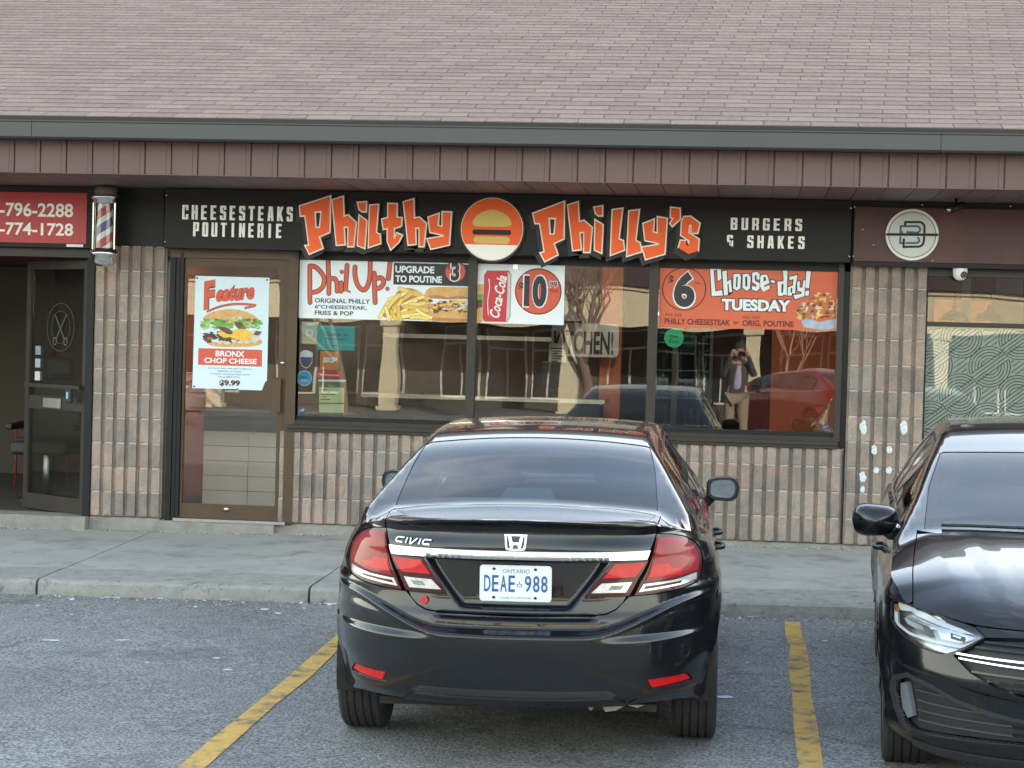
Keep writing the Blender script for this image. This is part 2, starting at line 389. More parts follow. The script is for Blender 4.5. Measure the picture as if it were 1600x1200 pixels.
def asphaltmat():
    m, nt, b = newmat('asphalt'); N = nt.nodes; L = nt.links
    tc = N.new('ShaderNodeTexCoord')
    def noise(s, d, r=.6):
        n = N.new('ShaderNodeTexNoise'); n.inputs['Scale'].default_value = s; n.inputs['Detail'].default_value = d; n.inputs['Roughness'].default_value = r; L.new(tc.outputs['Object'], n.inputs['Vector']); return n
    fine = noise(62, 3, .75); mid = noise(9, 6); big = noise(.55, 5, .55)
    vo = N.new('ShaderNodeTexVoronoi'); vo.inputs['Scale'].default_value = 95; L.new(tc.outputs['Object'], vo.inputs['Vector'])
    r = N.new('ShaderNodeValToRGB'); r.color_ramp.elements[0].position = .36; r.color_ramp.elements[0].color = (.052, .055, .054, 1); r.color_ramp.elements[1].position = .66; r.color_ramp.elements[1].color = (.38, .385, .37, 1)
    L.new(fine.outputs['Fac'], r.inputs['Fac'])
    def mr(src, a, bb, lo=.3, hi=.7):
        q = N.new('ShaderNodeMapRange'); q.inputs['From Min'].default_value = lo; q.inputs['From Max'].default_value = hi; q.inputs['To Min'].default_value = a; q.inputs['To Max'].default_value = bb; L.new(src, q.inputs[0]); return q.outputs[0]
    a = mr(mid.outputs['Fac'], .82, 1.18); c = mr(big.outputs['Fac'], .72, 1.25)
    mu = N.new('ShaderNodeMath'); mu.operation = 'MULTIPLY'; L.new(a, mu.inputs[0]); L.new(c, mu.inputs[1])
    # oil-stained band across the bays
    sx = N.new('ShaderNodeSeparateXYZ'); L.new(tc.outputs['Object'], sx.inputs[0])
    vs = N.new('ShaderNodeVectorMath'); vs.operation = 'SCALE'; L.new(r.outputs['Color'], vs.inputs[0]); L.new(mu.outputs[0], vs.inputs['Scale'])
    st = noise(1.1, 7, .65); stf = mr(st.outputs['Fac'], 0, 1, .56, .68)
    mx = N.new('ShaderNodeMix'); mx.data_type = 'RGBA'; mm = N.new('ShaderNodeMath'); mm.operation = 'MULTIPLY'; mm.inputs[1].default_value = .55; L.new(stf, mm.inputs[0]); L.new(mm.outputs[0], mx.inputs[0])
    L.new(vs.outputs[0], mx.inputs[6]); mx.inputs[7].default_value = (.055, .056, .058, 1)
    sp = N.new('ShaderNodeTexVoronoi'); sp.inputs['Scale'].default_value = 7; sp.inputs['Randomness'].default_value = 1; L.new(tc.outputs['Object'], sp.inputs['Vector'])
    spm = mr(sp.outputs['Distance'], 1, 0, .035, .05)
    mx2 = N.new('ShaderNodeMix'); mx2.data_type = 'RGBA'; L.new(spm, mx2.inputs[0]); L.new(mx.outputs[2], mx2.inputs[6]); mx2.inputs[7].default_value = (.42, .42, .41, 1)
    L.new(mx2.outputs[2], b.inputs['Base Color'])
    b.inputs['Roughness'].default_value = .88
    bp = N.new('ShaderNodeBump'); bp.inputs['Strength'].default_value = .8; bp.inputs['Distance'].default_value = .006; L.new(vo.outputs['Distance'], bp.inputs['Height']); L.new(bp.outputs[0], b.inputs['Normal'])
    return m
M['asphalt'] = asphaltmat()
M['linepaint'] = pm('line_paint', (.60, .37, .09), .8, var=.16, vscale=24, bump=.8, bscale=120, detail=8, wear=(.11, .11, .11), wscale=7, wlo=.49, whi=.67)

# ------------------------------------------------------------------ ground
KY = -2.72                                    # kerb face
def zasp(x, y): return -.228 + .012*(x-.9) + .0115*(y-KY)
def zpav(x, y): return -.035 + .012*(x-.95) + (.090/2.72)*y
g = MB()
xs = [-60, -20, -9, -5, -2, 1, 4, 9, 20, 60]; ys = [KY+.3, -4, -6, -9, -13, -17, -24, -32, -45, -70]
def zg(x, y):
    # level plane beyond the parking bays in view, with the small cross fall kept near the shops
    xx = max(-9, min(9, x)); yy = max(-9, y); return zasp(xx, yy)+.018*min(8.0, max(0.0, -9-y))
v = [(x, y, zg(x, y)) for y in ys for x in xs]; nx = len(xs)
f = [(j*nx+i, (j+1)*nx+i, (j+1)*nx+i+1, j*nx+i+1) for j in range(len(ys)-1) for i in range(nx-1)]
asphalt = mesh('parking_lot', v, f, M['asphalt'], kind='structure')
W0 = asphalt
# sub-grade sheet reaching the horizon
gz = -.62
mesh('ground', [(-300, -300, gz), (300, -300, gz), (300, 300, gz), (-300, 300, gz)], [(0, 1, 2, 3)], pm('earth', (.09, .085, .07), .95, var=.3, vscale=.3), kind='structure')
pav = empty('pavement', (-1.5, -1.3, -.1), kind='structure')
joints = [-16.3, -14.4, -12.5, -10.55, -8.62, -6.7, -4.77, -2.86, -.95, 1.1, 3.0, 4.9, 6.8, 8.7, 10.6]
for a, b in zip(joints[:-1], joints[1:]):
    a2, b2 = a+.006, b-.006
    pts = [(a2, 0.25), (b2, .25), (b2, KY+.55), (a2, KY+.55)]
    top = [(x, y, zpav(x, y)) for x, y in pts]; bot = [(x, y, -.6) for x, y in pts]
    mesh('paving_slab', top+bot, [(3, 2, 1, 0), (4, 5, 6, 7), (0, 1, 5, 4), (1, 2, 6, 5), (2, 3, 7, 6), (3, 0, 4, 7)], M['concrete'], pav)
random.seed(3)
for a, b in zip(joints[:-1], joints[1:]):
    # kerb with a rounded, slightly chipped nose
    a2, b2 = a+.009, b-.009; n = 14; v = []; f = []
    for i in range(n+1):
        x = a2+(b2-a2)*i/n; j = random.uniform(-1, 1)
        zt = zpav(x, KY); rough = .004*j
        prof = [(KY+.548, zpav(x, KY+.55)+.002), (KY+.06, zt+.006), (KY+.02+rough, zt-.002), (KY+rough, zt-.022), (KY-.006+rough*1.5, zt-.07), (KY-.004, -.6), (KY+.548, -.6)]
        v += [(x, y, z) for y, z in prof]
    m = 7
    for i in range(n):
        for k in range(m):
            p, q = i*m+k, i*m+(k+1) % m
            f.append((p, q, q+m, p+m))
    f.append(tuple(range(m))[::-1]); f.append(tuple(n*m+k for k in range(m)))
    mesh('kerb_stone', v, f, M['kerb'], pav)
def parking_line(pts, w, label=None):
    L, R = ribbon(pts, w); v = []; f = []
    nn = len(pts)
    for i in range(nn):
        for q in (L[i], R[i]): v.append((q[0], q[1], zasp(q[0], q[1])+.004))
    for i in range(nn-1): f.append((2*i, 2*i+1, 2*i+3, 2*i+2))
    o = mesh('parking_line', v, f, M['linepaint'], kind='structure')
    return o
def jig(x0, y0, x1, y1, n, j):
    random.seed(int(x0*100)); return [(x0+(x1-x0)*i/n+random.uniform(-j, j), y0+(y1-y0)*i/n) for i in range(n+1)]
parking_line([(.375, -2.92), (.37, -3.5), (.385, -3.9), (.37, -4.6), (.36, -5.4), (.355, -6.2), (.35, -7.1), (.34, -8.4), (.34, -9.2)], lambda t: .108+.012*math.sin(t*21)-.01*(t < .2))
parking_line([(-2.36, -2.95), (-2.345, -3.7), (-2.33, -4.5), (-2.30, -5.4), (-2.295, -6.2), (-2.28, -7.1), (-2.26, -8.0), (-2.25, -9.3)], lambda t: .112+.010*math.sin(t*17+1))
for k, x in enumerate((-5.05, -7.75, 3.05, 5.75)): parking_line(jig(x, -2.95, x+.05, -8.9, 10, .008), .11)
# cracks in the asphalt and litter by the kerb
def groundline(name, px, w, mat, dz=.003):
    pts = []
    for (x, y) in px:
        d = FW+RT*((x-800)/FPX)-UPV*((y-600)/FPX)
        t = 10.0
        for _ in range(12):
            q = CAM+d*t; t += (zasp(q.x, q.y)+dz-q.z)/d.z
        q = CAM+d*t; pts.append((q.x, q.y))
    L, R = ribbon(pts, w); v = []; f = []
    for i in range(len(pts)):
        for q in (L[i], R[i]): v.append((q[0], q[1], zasp(q[0], q[1])+dz))
    for i in range(len(pts)-1): f.append((2*i, 2*i+1, 2*i+3, 2*i+2))
    return mesh(name, v, f, mat, W0)
M['crack'] = pm('crack_dark', (.012, .012, .012), .95)
groundline('asphalt_crack', [(1122, 1132), (1160, 1134), (1205, 1139), (1232, 1144), (1275, 1147), (1310, 1156), (1345, 1162), (1366, 1166)], lambda t: .006+.004*math.sin(t*19), M['crack'], .0062)
groundline('asphalt_crack', [(0, 1012), (18, 1009), (33, 1003), (52, 998), (66, 993)], lambda t: .008-.006*t, M['crack'])
M['litter'] = pm('salt_litter', (.62, .64, .66), .8, var=.2, vscale=40)
random.seed(11)
for (x, y, w, h) in [(1132, 1089, 34, 5), (80, 1000, 30, 3), (190, 1000, 34, 2.5), (352, 937, 22, 3), (412, 952, 16, 3), (434, 958, 13, 3), (515, 943, 22, 4), (170, 933, 44, 2), (338, 1028, 14, 3), (355, 1046, 16, 3), (305, 948, 10, 3), (1168, 1035, 8, 2), (1288, 1001, 9, 2), (1175, 963, 24, 2), (475, 950, 8, 2), (112, 960, 7, 2), (60, 946, 9, 2), (320, 938, 7, 2), (380, 941, 6, 2), (455, 936, 10, 2), (250, 935, 12, 1.6), (230, 1035, 9, 2)]:
    pts = []
    for k in range(9):
        t = 2*math.pi*k/9; rr = random.uniform(.55, 1.1)
        pts.append((x+w/2*math.cos(t)*rr, y-h/2*math.sin(t)*rr))
    vv = []
    for (a, b) in pts:
        d = FW+RT*((a-800)/FPX)-UPV*((b-600)/FPX); t = 10.0
        for _ in range(12):
            q = CAM+d*t; t += (zasp(q.x, q.y)+.004-q.z)/d.z
        vv.append(CAM+d*t)
    mesh('salt_residue', vv, [tuple(range(9))], M['litter'], W0)

# grit swept against the kerb, too small to pick apart
rn = random.Random(31); gr = MB()
for i in range(900):
    x = rn.uniform(-6.2, 2.0); d_ = abs(rn.gauss(0, .09)); y = KY-.012-d_; r_ = rn.uniform(.003, .011)*(1 if rn.random() < .93 else 1.9); z = zasp(x, y)
    a_ = rn.uniform(0, 3); p3 = [(x+r_*math.cos(a_+k*1.57)*rn.uniform(.6, 1.3), y+r_*math.sin(a_+k*1.57)*rn.uniform(.6, 1.3), z+.001) for k in range(4)]
    gr.add(p3+[(x, y, z+r_*.8)], [(0, 1, 4), (1, 2, 4), (2, 3, 4), (3, 0, 4)], rn.randrange(3))
for i in range(500):
    x = rn.uniform(-6.2, .9); y = -.03-abs(rn.gauss(0, .03)); z = zpav(x, y); r_ = rn.uniform(.003, .009)
    if -5.33 < x < -3.76: y -= .05
    if x < -5.33: y -= .10
    gr.add([(x-r_, y-r_, z+.001), (x+r_, y-r_*.7, z+.001), (x+r_*.6, y+r_, z+.001), (x-r_, y+r_*.8, z+.001), (x, y, z+r_)], [(0, 1, 4), (1, 2, 4), (2, 3, 4), (3, 0, 4)], rn.randrange(3))
gr.go('grit', [pm('grit_pale', (.55, .56, .55), .9), pm('grit_grey', (.2, .2, .19), .9), pm('grit_brown', (.16, .11, .07), .9)], None, kind='stuff')

# hairline cracks in the pavement
def on_pav(px, py):
    d = FW+RT*((px-800)/FPX)-UPV*((py-600)/FPX); t = 12.0
    for _ in range(12):
        q = CAM+d*t; t += (zpav(q.x, q.y)+.003-q.z)/d.z
    return CAM+d*t
for pts in ([(300, 902), (330, 897), (356, 899), (392, 893), (420, 896)], [(455, 868), (470, 862), (492, 864), (510, 858)], [(1150, 905), (1190, 902), (1230, 906), (1262, 903)]):
    P = [on_pav(*p) for p in pts]; L, R = ribbon([(p.x, p.y) for p in P], lambda t: .0045*(1-t)+.0015); v = []
    for a, b in zip(L, R): v += [(a[0], a[1], zpav(*a)+.003), (b[0], b[1], zpav(*b)+.003)]
    mesh('pavement_crack', v, [(2*i, 2*i+1, 2*i+3, 2*i+2) for i in range(len(pts)-1)], M['crack'], pav)
# ------------------------------------------------------------------ the shop building
BX0, BX1 = -11.0, 7.5
B = empty('shop_building', (-1.8, 3.5, 0), 'low strip of three small shops with split block piers under a shallow mauve shingle roof', 'building')
SOZ = 2.72
random.seed(5)
def block_mesh(k, seed):
    """split-faced block with k ribs, centred, 0.2032 high course"""
    rnd = random.Random(seed); P = .1016; w = k*P-.004; h = .1955; xs = []
    for i in range(k):
        x = -k*P/2+i*P
        xs += [(x+.0155, .027, 0), (x+.0175, .0, 1), (x+.0405, 0, 1), (x+.0630, 0, 1), (x+.0841, 0, 1), (x+.0861, .027, 0)]
    xs = [(-w/2, .027, 0)]+xs+[(w/2, .027, 0)]
    zs = [-h/2, -h/2+.012, -h/6, h/6, h/2-.012, h/2]; v = []; f = []
    for j, z in enumerate(zs):
        for (x, y, rib) in xs:
            yy = y+(rnd.uniform(-.0055, .0035) if rib else 0)
            if rib and j in (0, 5): yy += .006
            v.append((x+(rnd.uniform(-.0015, .0015) if rib else 0), yy, z))
    n = len(xs)
    for j in range(len(zs)-1):
        for i in range(n-1): f.append((j*n+i, j*n+i+1, (j+1)*n+i+1, (j+1)*n+i))
    b = len(v); top = 5*n
    for j in (0, 5):
        for (x, y, r) in xs: v.append((x, .06, zs[j]))
    for i in range(n-1):
        f.append((i+1, i, b+i, b+i+1)); f.append((top+i, top+i+1, b+n+i+1, b+n+i))
    me = bpy.data.meshes.new('block'); me.from_pydata(v, [], f); me.materials.append(M['block']); me.update(); return me
BLK = {k: [block_mesh(k, 10*k+s) for s in range(5)] for k in (1, 2, 3, 4)}
def block_wall(name, x0, ribs, rows, y=0.0, z0=0.0, back=.24, label=None, ztop=None):
    P = .1016; x1 = x0+ribs*P; zt = ztop if ztop else z0+rows*.2032
    wall = box(name, x0+.001, x1-.001, y+.0295, y+back, z0, zt, M['mortar'], B, label=label)
    for r in range(rows):
        i = 0; seq = []; first = (4 if r % 2 else 2) if ribs > 8 else (4 if r % 2 else 2)
        while i < ribs:
            k = first if i == 0 else 4
            k = min(k, ribs-i); seq.append((i, k)); i += k
        for (i, k) in seq:
            o = bpy.data.objects.new('block', random.choice(BLK[k])); COL.objects.link(o); o.parent = wall
            c = Vector((x0+(i+k/2)*P, y+random.uniform(-.0015, .0015), z0+(r+.5)*.2032))
            if ztop and z0+(r+1)*.2032 > ztop+.003:
                hh = ztop-(z0+r*.2032); o.scale.z = hh/.2032; c.z = z0+r*.2032+hh/2
            o.location = c-W[wall.name]; W[o.name] = c
        # mortar bed, raked a little behind the block face
        if r: 
            pass
    bm_ = MB()
    for r in range(1, rows):
        for i in range(ribs): bm_.box(x0+i*P+.0195, x0+(i+1)*P-.0185, y+.0045, y+.0285, z0+r*.2032-.0042, z0+r*.2032+.0042)
    bm_.go('mortar_bed', M['mortarlight'], wall, kind='stuff')
    return wall
M['mortarlight'] = pm('mortar_light', (.46, .43, .38), .95)
LPX = UP(144, 600).x; 
pierL = block_wall('block_pier', -5.335, 6, 12, y=-.012)
pierR = block_wall('block_pier', .835, 6, 12, y=-.012, label='block pier with white paint dabs')
apron = block_wall('window_wall', -3.755, 45, 4, y=0.0, ztop=.755)
# concrete plinths beneath
def plinth(x0, x1, y0, zt):
    n = max(3, int((x1-x0)/.12)); v = []; f = []; rn = random.Random(int(x0*100))
    for i in range(n+1):
        x = x0+(x1-x0)*i/n; zb = zpav(x, 0)-.06; j = rn.uniform(-.006, .006)
        v += [(x, y0+j-.012, zb), (x, y0+j, zt-.018+j*.5), (x, y0+.018+j, zt), (x, .24, zt)]
    for i in range(n):
        for k in range(3): f.append((i*4+k, i*4+4+k, i*4+5+k, i*4+1+k))
    f.append((0, 1, 2, 3)); f.append((n*4+3, n*4+2, n*4+1, n*4)); return mesh('plinth', v, f, M['plinth'], B)
plinth(-11, -5.337, -.10, -.012+.005); plinth(-5.334, -4.74, .0, -.004); plinth(-4.738, -3.76, -.05, -.015); plinth(-3.758, .83, .012, -.004); plinth(.832, 1.45, .0, -.004); plinth(1.452, 7.5, .012, -.004)
M['dab'] = pm('paint_dab', (.62, .66, .68), .7, var=.3, vscale=60)
random.seed(21)
for (x, y, w, h) in [(1349, 668, 13, 24), (1412, 668, 13, 22), (1366, 703, 10, 16), (1390, 703, 10, 12), (1348, 746, 12, 18), (1369, 735, 9, 11), (1389, 735, 12, 12), (1348, 765, 8, 12), (1405, 744, 8, 10), (1411, 640, 0, 0)]:
    if not w: continue
    pts = [(x+w/2*math.cos(t)*random.uniform(.7, 1.1), y+h/2*math.sin(t)*random.uniform(.75, 1.1)) for t in [2*math.pi*k/12 for k in range(12)]]
    prism('paint_dab', px_poly(pts, -.02), -.0225, -.008, M['dab'], pierR)

# ---- roof
RP = rad(20); RX = SOZ; RY0, RZ0 = -1.50, 3.128
cs, sn = math.cos(RP), math.sin(RP)
EXPO, TAB = .140, .3355
def rp(s, h=0): return (RY0+s*cs-h*sn, RZ0+s*sn+h*cs)
RIDGE = 6.6
y1, z1 = rp(RIDGE); y0, z0 = rp(0, -.006)
roofv = [(BX0-.3, y0, z0), (BX1+.3, y0, z0), (BX1+.3, y1, z1-.006), (BX0-.3, y1, z1-.006), (BX0-.3, 2*y1-y0, z0), (BX1+.3, 2*y1-y0, z0), (BX0-.3, y0, z0-.16), (BX1+.3, y0, z0-.16), (BX0-.3, 2*y1-y0, z0-.16), (BX1+.3, 2*y1-y0, z0-.16)]
roof = mesh('roof', roofv, [(0, 1, 2, 3), (3, 2, 5, 4), (0, 6, 7, 1), (4, 5, 9, 8), (6, 8, 9, 7), (0, 3, 4, 8, 6), (1, 7, 9, 5, 2)], M['shinglefield'], B)
random.seed(9)
def shingle_v(x, s, w, lift):
    # a tab: butt edge proud of the course below, top edge tucked under the next
    L = EXPO+.03; y_, z_ = [], []
    a = rp(s, .0075+lift); b = rp(s+L, .0012); c = rp(s, .0002)
    x0, x1 = x+.003, x+w-.003
    return [(x0, a[0], a[1]), (x1, a[0], a[1]), (x1, b[0], b[1]), (x0, b[0], b[1]), (x0, c[0], c[1]), (x1, c[0], c[1])], [(0, 1, 2, 3), (4, 5, 1, 0), (4, 0, 3), (1, 5, 2)]
tabs = []
rows = int(RIDGE/EXPO)
for r in range(rows):
    off = (-r*(TAB/2+.011)) % TAB+random.uniform(-.004, .004); n = int((BX1-BX0+.6)/TAB)+1
    for i in range(n):
        x = BX0-.3-off+i*TAB
        tabs.append((r, x))
cx0 = -1.6
inview = [t for t in tabs if abs(t[1]+TAB/2-(-2.0)) < 4.35+.16*t[0]*.14]
near = sorted(inview, key=lambda t: t[0])[:290]
nearset = set(near)
for (r, x) in near:
    v, f = shingle_v(x, r*EXPO, TAB, random.uniform(0, .0022))
    mesh('shingle', v, f, M['shingle'], roof)
fld = MB()
for (r, x) in tabs:
    if (r, x) in nearset: continue
    x_ = max(x, BX0-.3); w = min(x+TAB, BX1+.3)-x_
    if w < .02: continue
    v, f = shingle_v(x_, r*EXPO, w, random.uniform(0, .0025)); fld.add(v, f, random.randrange(4))
fm = [pm('shingle_tone', tuple(c*k for c in (.240, .172, .146)), .9, var=.2, vscale=25, bump=.5, bscale=220, detail=8) for k in (.90, .96, 1.03, 1.1)]
fld.go('shingle_field', fm, roof, kind='stuff')
# drip edge, gutter, fascia, soffit
box('drip_edge', BX0-.3, BX1+.3, -1.56, -1.49, 3.085, 3.122, M['black'], B)
gp = [(-1.5, 2.952), (-1.59, 2.952), (-1.605, 2.965), (-1.605, 3.070), (-1.611, 3.078), (-1.611, 3.086), (-1.600, 3.086), (-1.595, 3.078), (-1.59, 3.070), (-1.59, 2.97), (-1.5, 2.965)]
joi = [-11.2, -5.3, 1.35, 7.7]
gut = empty('gutter', (-1.8, -1.5, 2.95), parent=B)
for a, b in zip(joi[:-1], joi[1:]):
    v = [(a+.002, y, z) for y, z in gp]+[(b-.002, y, z) for y, z in gp]; n = len(gp)
    mesh('gutter_length', v, [(i, i+n, (i+1) % n+n, (i+1) % n) for i in range(n)]+[tuple(range(n)), tuple(range(n, 2*n))[::-1]], M['gutter'], gut)
fas = box('fascia', BX0, BX1, -1.385, -1.36, SOZ+.012, 3.05, M['fascia'], B)
PW = .2035
def panel_f(x):
    # sheet with a deep seam and a faint pressed line
    x0, x1 = x+.0025, x+PW-.0025; xm = x+PW*.80
    pr = [(x0, -1.388), (x0+.004, -1.40), (xm-.004, -1.40), (xm-.0015, -1.3975), (xm+.0015, -1.3975), (xm+.004, -1.40), (x1-.004, -1.40), (x1, -1.388)]
    v = [(a, b, SOZ-.004) for a, b in pr]+[(a, b, 2.958) for a, b in pr]+[(pr[0][0], -1.386, SOZ-.004), (pr[-1][0], -1.386, SOZ-.004)]; n = len(pr)
    return v, [(i, i+1, i+1+n, i+n) for i in range(n-1)]+[(tuple(range(n))[::-1]+(2*n, 2*n+1))]
x = BX0
while x < BX1-.1:
    v, f = panel_f(x); mesh('fascia_panel', v, f[:-1], M['fascia'], fas); x += PW
box('fascia_trim', BX0, BX1, -1.408, -1.372, SOZ-.010, SOZ-.0045, M['fascia'], fas)
sof = box('soffit', BX0, BX1, -1.37, .2, SOZ+.006, SOZ+.03, M['soffit'], B)
x = BX0
while x < BX1-.1:
    box('soffit_panel', x+.004, x+PW-.003, -1.366, -.0, SOZ-.004, SOZ+.0055, M['soffit'], sof); x += PW
# wall above openings, party walls, back, floors
box('bulkhead', BX0, BX1, .02, .2, 2.16, SOZ+.2, M['signblack'], B)
box('side_wall', BX0, BX0+.2, .2, 12, -.6, 3.0, M['mortar'], B); box('side_wall', BX1-.2, BX1, .2, 12, -.6, 3.0, M['mortar'], B)
box('rear_wall', BX0, BX1, 5.6, 5.8, -.6, 3.0, M['interior_brown'], B)
box('party_wall', -5.24, -5.20, .24, 3.2, -.4, 2.72, M['interior_orange'], B); box('party_wall', -5.33, -5.245, .24, 5.6, -.4, 2.72, M['interior_dark'], B); box('party_wall', .98, 1.34, .24, 5.6, -.4, 2.72, M['interior_orange'], B)
box('shop_floor', BX0, BX1, .24, 5.6, -.5, -.02, M['floor_dark'], B)
box('ceiling', BX0, BX1, .24, 5.6, 2.58, 2.7, pm('ceiling_tile', (.5, .48, .44), .8), B)
# left shop: glazed opening with a door swung inwards
box('door_header', -11, -5.36, .0, .10, 2.135, 2.205, M['bronze'], B)
jx = UP(141, 600).x
box('door_jamb', jx-.045, -5.336, -.005, .11, -.018, 2.135, M['jamb'], B)
def door_leaf(name, w, h, mat, glass, label=None, stile=.055, top=.07, bot=.16, mid=None):
    """leaf in local space: hinge at origin, extends to -x, faces -y"""
    d = empty(name, (0, 0, 0), parent=None)
    f = MB()
    f.box(-w, -w+stile, 0, .045, 0, h); f.box(-stile, 0, 0, .045, 0, h); f.box(-w+stile, -stile, .001, .044, h-top, h); f.box(-w+stile, -stile, .001, .044, 0, bot)
    f.go('door_frame', mat, d)
    if mid:
        box('rail', -w+stile, -stile, .002, .043, mid[0], mid[1], mat, d)
        box('pane', -w+stile, -stile, .02, .026, bot, mid[0], glass, d); box('pane', -w+stile, -stile, .02, .026, mid[1], h-top, glass, d)
    else: box('pane', -w+stile, -stile, .02, .026, bot, h-top, glass, d)
    return d
M['glass_dim'] = glassmat('door_glass', (.84, .84, .80), bump=.001, ior=1.5, refl=.8)
ld = door_leaf('open_door', .92, 2.12, M['bronze'], M['glass_dim'], mid=(.86, .97), stile=.06, bot=.13)
ld.parent = B; ld['label'] = 'glazed door standing open into the barber shop'
box('push_bar', -.86, -.03, -.05, -.028, 1.045, 1.075, M['bronze'], ld); box('mail_slot', -.62, -.35, -.012, .0, .875, .955, M['steel'], ld)
for (zz, c) in ((1.32, (.25, .3, .3)), (1.21, (.35, .42, .45)), (1.10, (.6, .6, .62))): box('sticker', -.80, -.72, .0195, .0205, zz, zz+.075, pm('sticker', c, .5), ld)
# barber emblem: ring and crossed scissors
M['etch'] = pm('etched_print', (.075, .075, .07), .6)
ring = MB()
for rr, ww in ((.205, .005), (.14, .004)): ring.add(*prismv(ell(-.42, 1.56, rr, rr, 40), .0165, .0175, [ell(-.42, 1.56, rr-ww, rr-ww, 40)]))
ring.go('emblem_ring', M['etch'], ld)
strokes('emblem_scissors', [[(-.50, 1.66), (-.36, 1.46)], [(-.34, 1.66), (-.48, 1.46)]]+[smooth_pts(ell(-.34+dx, 1.44, .025, .03, 10), 2, True) for dx in (0, -.16)], .014, .0165, M['etch'], ld)
for i in range(9):
    t = rad(200-17*i); text('emblem_letter', 'BARBERS--'[i], (-.42+.18*math.cos(t)-.012, -.42+.18*math.cos(t)+.012, 1.56+.18*math.sin(t)-.016, 1.56+.18*math.sin(t)+.016), .0165, M['etch'], ld, depth=.001) if False else None
box('lockbox', -.17, -.10, -.09, -.052, .93, 1.05, pm('lockbox', (.02, .02, .025), .5), ld, bev=.008); box('lockbox_label', -.15, -.125, -.0915, -.0895, .965, 1.02, pm('label_blue', (.35, .55, .65), .5), ld)
ld.location = Vector((jx-.05, .04, -.005))-W[B.name]; ld.rotation_euler = (0, 0, -rad(37))
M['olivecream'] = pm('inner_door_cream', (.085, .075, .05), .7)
box('barber_light', -7.6, -7.0, 1.6, 2.2, 2.56, 2.578, pm('barber_lamp', (1, 1, 1), .5, emit=(1, .9, .75), es=.35), B)
# left shop furnishing seen in the opening (all in the dim)
M['dkleather'] = pm('dark_leather', (.02, .018, .018), .45)
pdx = UP(84, 500, 4.6).x
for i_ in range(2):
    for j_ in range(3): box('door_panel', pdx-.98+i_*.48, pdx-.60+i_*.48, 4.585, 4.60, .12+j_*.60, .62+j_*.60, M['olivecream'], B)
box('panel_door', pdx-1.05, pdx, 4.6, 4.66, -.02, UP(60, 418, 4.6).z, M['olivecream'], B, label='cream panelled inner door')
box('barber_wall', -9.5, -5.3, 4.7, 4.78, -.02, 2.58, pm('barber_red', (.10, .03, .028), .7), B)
for i, (x, y) in enumerate(((-5.95, 2.6), (-6.25, 1.5))):
    c = empty('barber_chair' if i else 'waiting_chair', (x, y, -.02), ['red framed waiting chair just inside the barber shop door', 'black padded barber chair at the left edge of the picture'][i], 'chair')
    w = .26
    if i:
        lathe('pedestal', [(.26, 0), (.26, .03), (.05, .06), (.05, .42)], (x, y, -.02), M['steel'], c)
        box('seat', x-w, x+w, y-.26, y+.26, .40, .52, M['dkleather'], c, bev=.03); box('backrest', x-w, x+w, y+.2, y+.32, .52, 1.08, M['dkleather'], c, bev=.04)
        box('armrest', x-w-.07, x-w-.01, y-.2, y+.2, .62, .68, M['dkleather'], c, bev=.02); box('armrest', x+w+.01, x+w+.07, y-.2, y+.2, .62, .68, M['dkleather'], c, bev=.02)
        box('headrest', x-.12, x+.12, y+.22, y+.32, 1.1, 1.28, M['dkleather'], c, bev=.03)
    else:
        rd = pm('red_frame', (.25, .03, .03), .5)
        box('seat', x-w, x+w, y-.22, y+.22, .42, .47, M['dkleather'], c, bev=.01); box('backrest', x-w, x+w, y+.2, y+.24, .62, .92, M['dkleather'], c, bev=.01)
        for sx in (-1, 1):
            for sy in (-1, 1): tube('leg', [(x+sx*w, y+sy*.2, -.02), (x+sx*w, y+sy*.2, .92 if sy > 0 else .62)], .013, rd, c)
            tube('armrest', [(x+sx*w, y-.2, .62), (x+sx*w, y+.2, .62)], .014, rd, c)
for i_, (x_, y_, lab_) in enumerate(((-5.95, 3.9, 'red framed waiting chair at the back of the barber shop'), (-6.75, 2.9, 'red framed waiting chair in the middle of the barber shop'))):
    for o_ in [o for o in COL.objects if o.name == 'waiting_chair']:
        c_ = copy_tree(o_); c_.location = (x_, y_, -.02); c_['label'] = lab_
tb = empty('side_table', (-5.75, 3.3, -.02), 'low dark table with slim legs behind the open glass door', 'table')
box('table_top', -6.1, -5.45, 3.1, 3.6, .68, .72, M['interior_dark'], tb)
for x in (-6.06, -5.49):
    for y in (3.14, 3.56): box('leg', x-.015, x+.015, y-.015, y+.015, -.02, .68, M['interior_dark'], tb)

# ---- entrance door of the middle shop
ex0, ex1 = UP(262, 600).x, UP(450, 600).x
box('door_jamb', ex0-.003, UP(270, 600).x, .0, .11, -.015, 2.19, M['jamb'], B); box('door_jamb', UP(271, 600).x, UP(277, 600).x, .006, .10, -.015, 2.19, M['jamb'], B); box('door_jamb', UP(278, 600).x, UP(283, 600).x, -.004, .10, -.015, 2.19, M['jamb'], B)
dl, dr = UP(284, 600).x, UP(445.5, 600).x
box('door_header', ex0, UP(462, 400).x, -.002, .10, UP(360, 404).z, 2.235, M['door_bronze'], B)
box('window_post', dr+.004, UP(463.5, 540).x, -.006, .11, -.01, UP(400, 403).z-.002, M['door_bronze'], B)
M['glass_door'] = glassmat('entrance_glass', (.88, .9, .88), bump=.0010, ior=1.5, refl=1.6)
ed = empty('entrance_door', (dr, .03, 0), parent=B)
topz = UP(370, 405).z; botz = .012
gx0, gx1 = UP(287, 600).x, UP(433, 600).x; gz0, gz1 = UP(355, 789).z, UP(364, 417).z
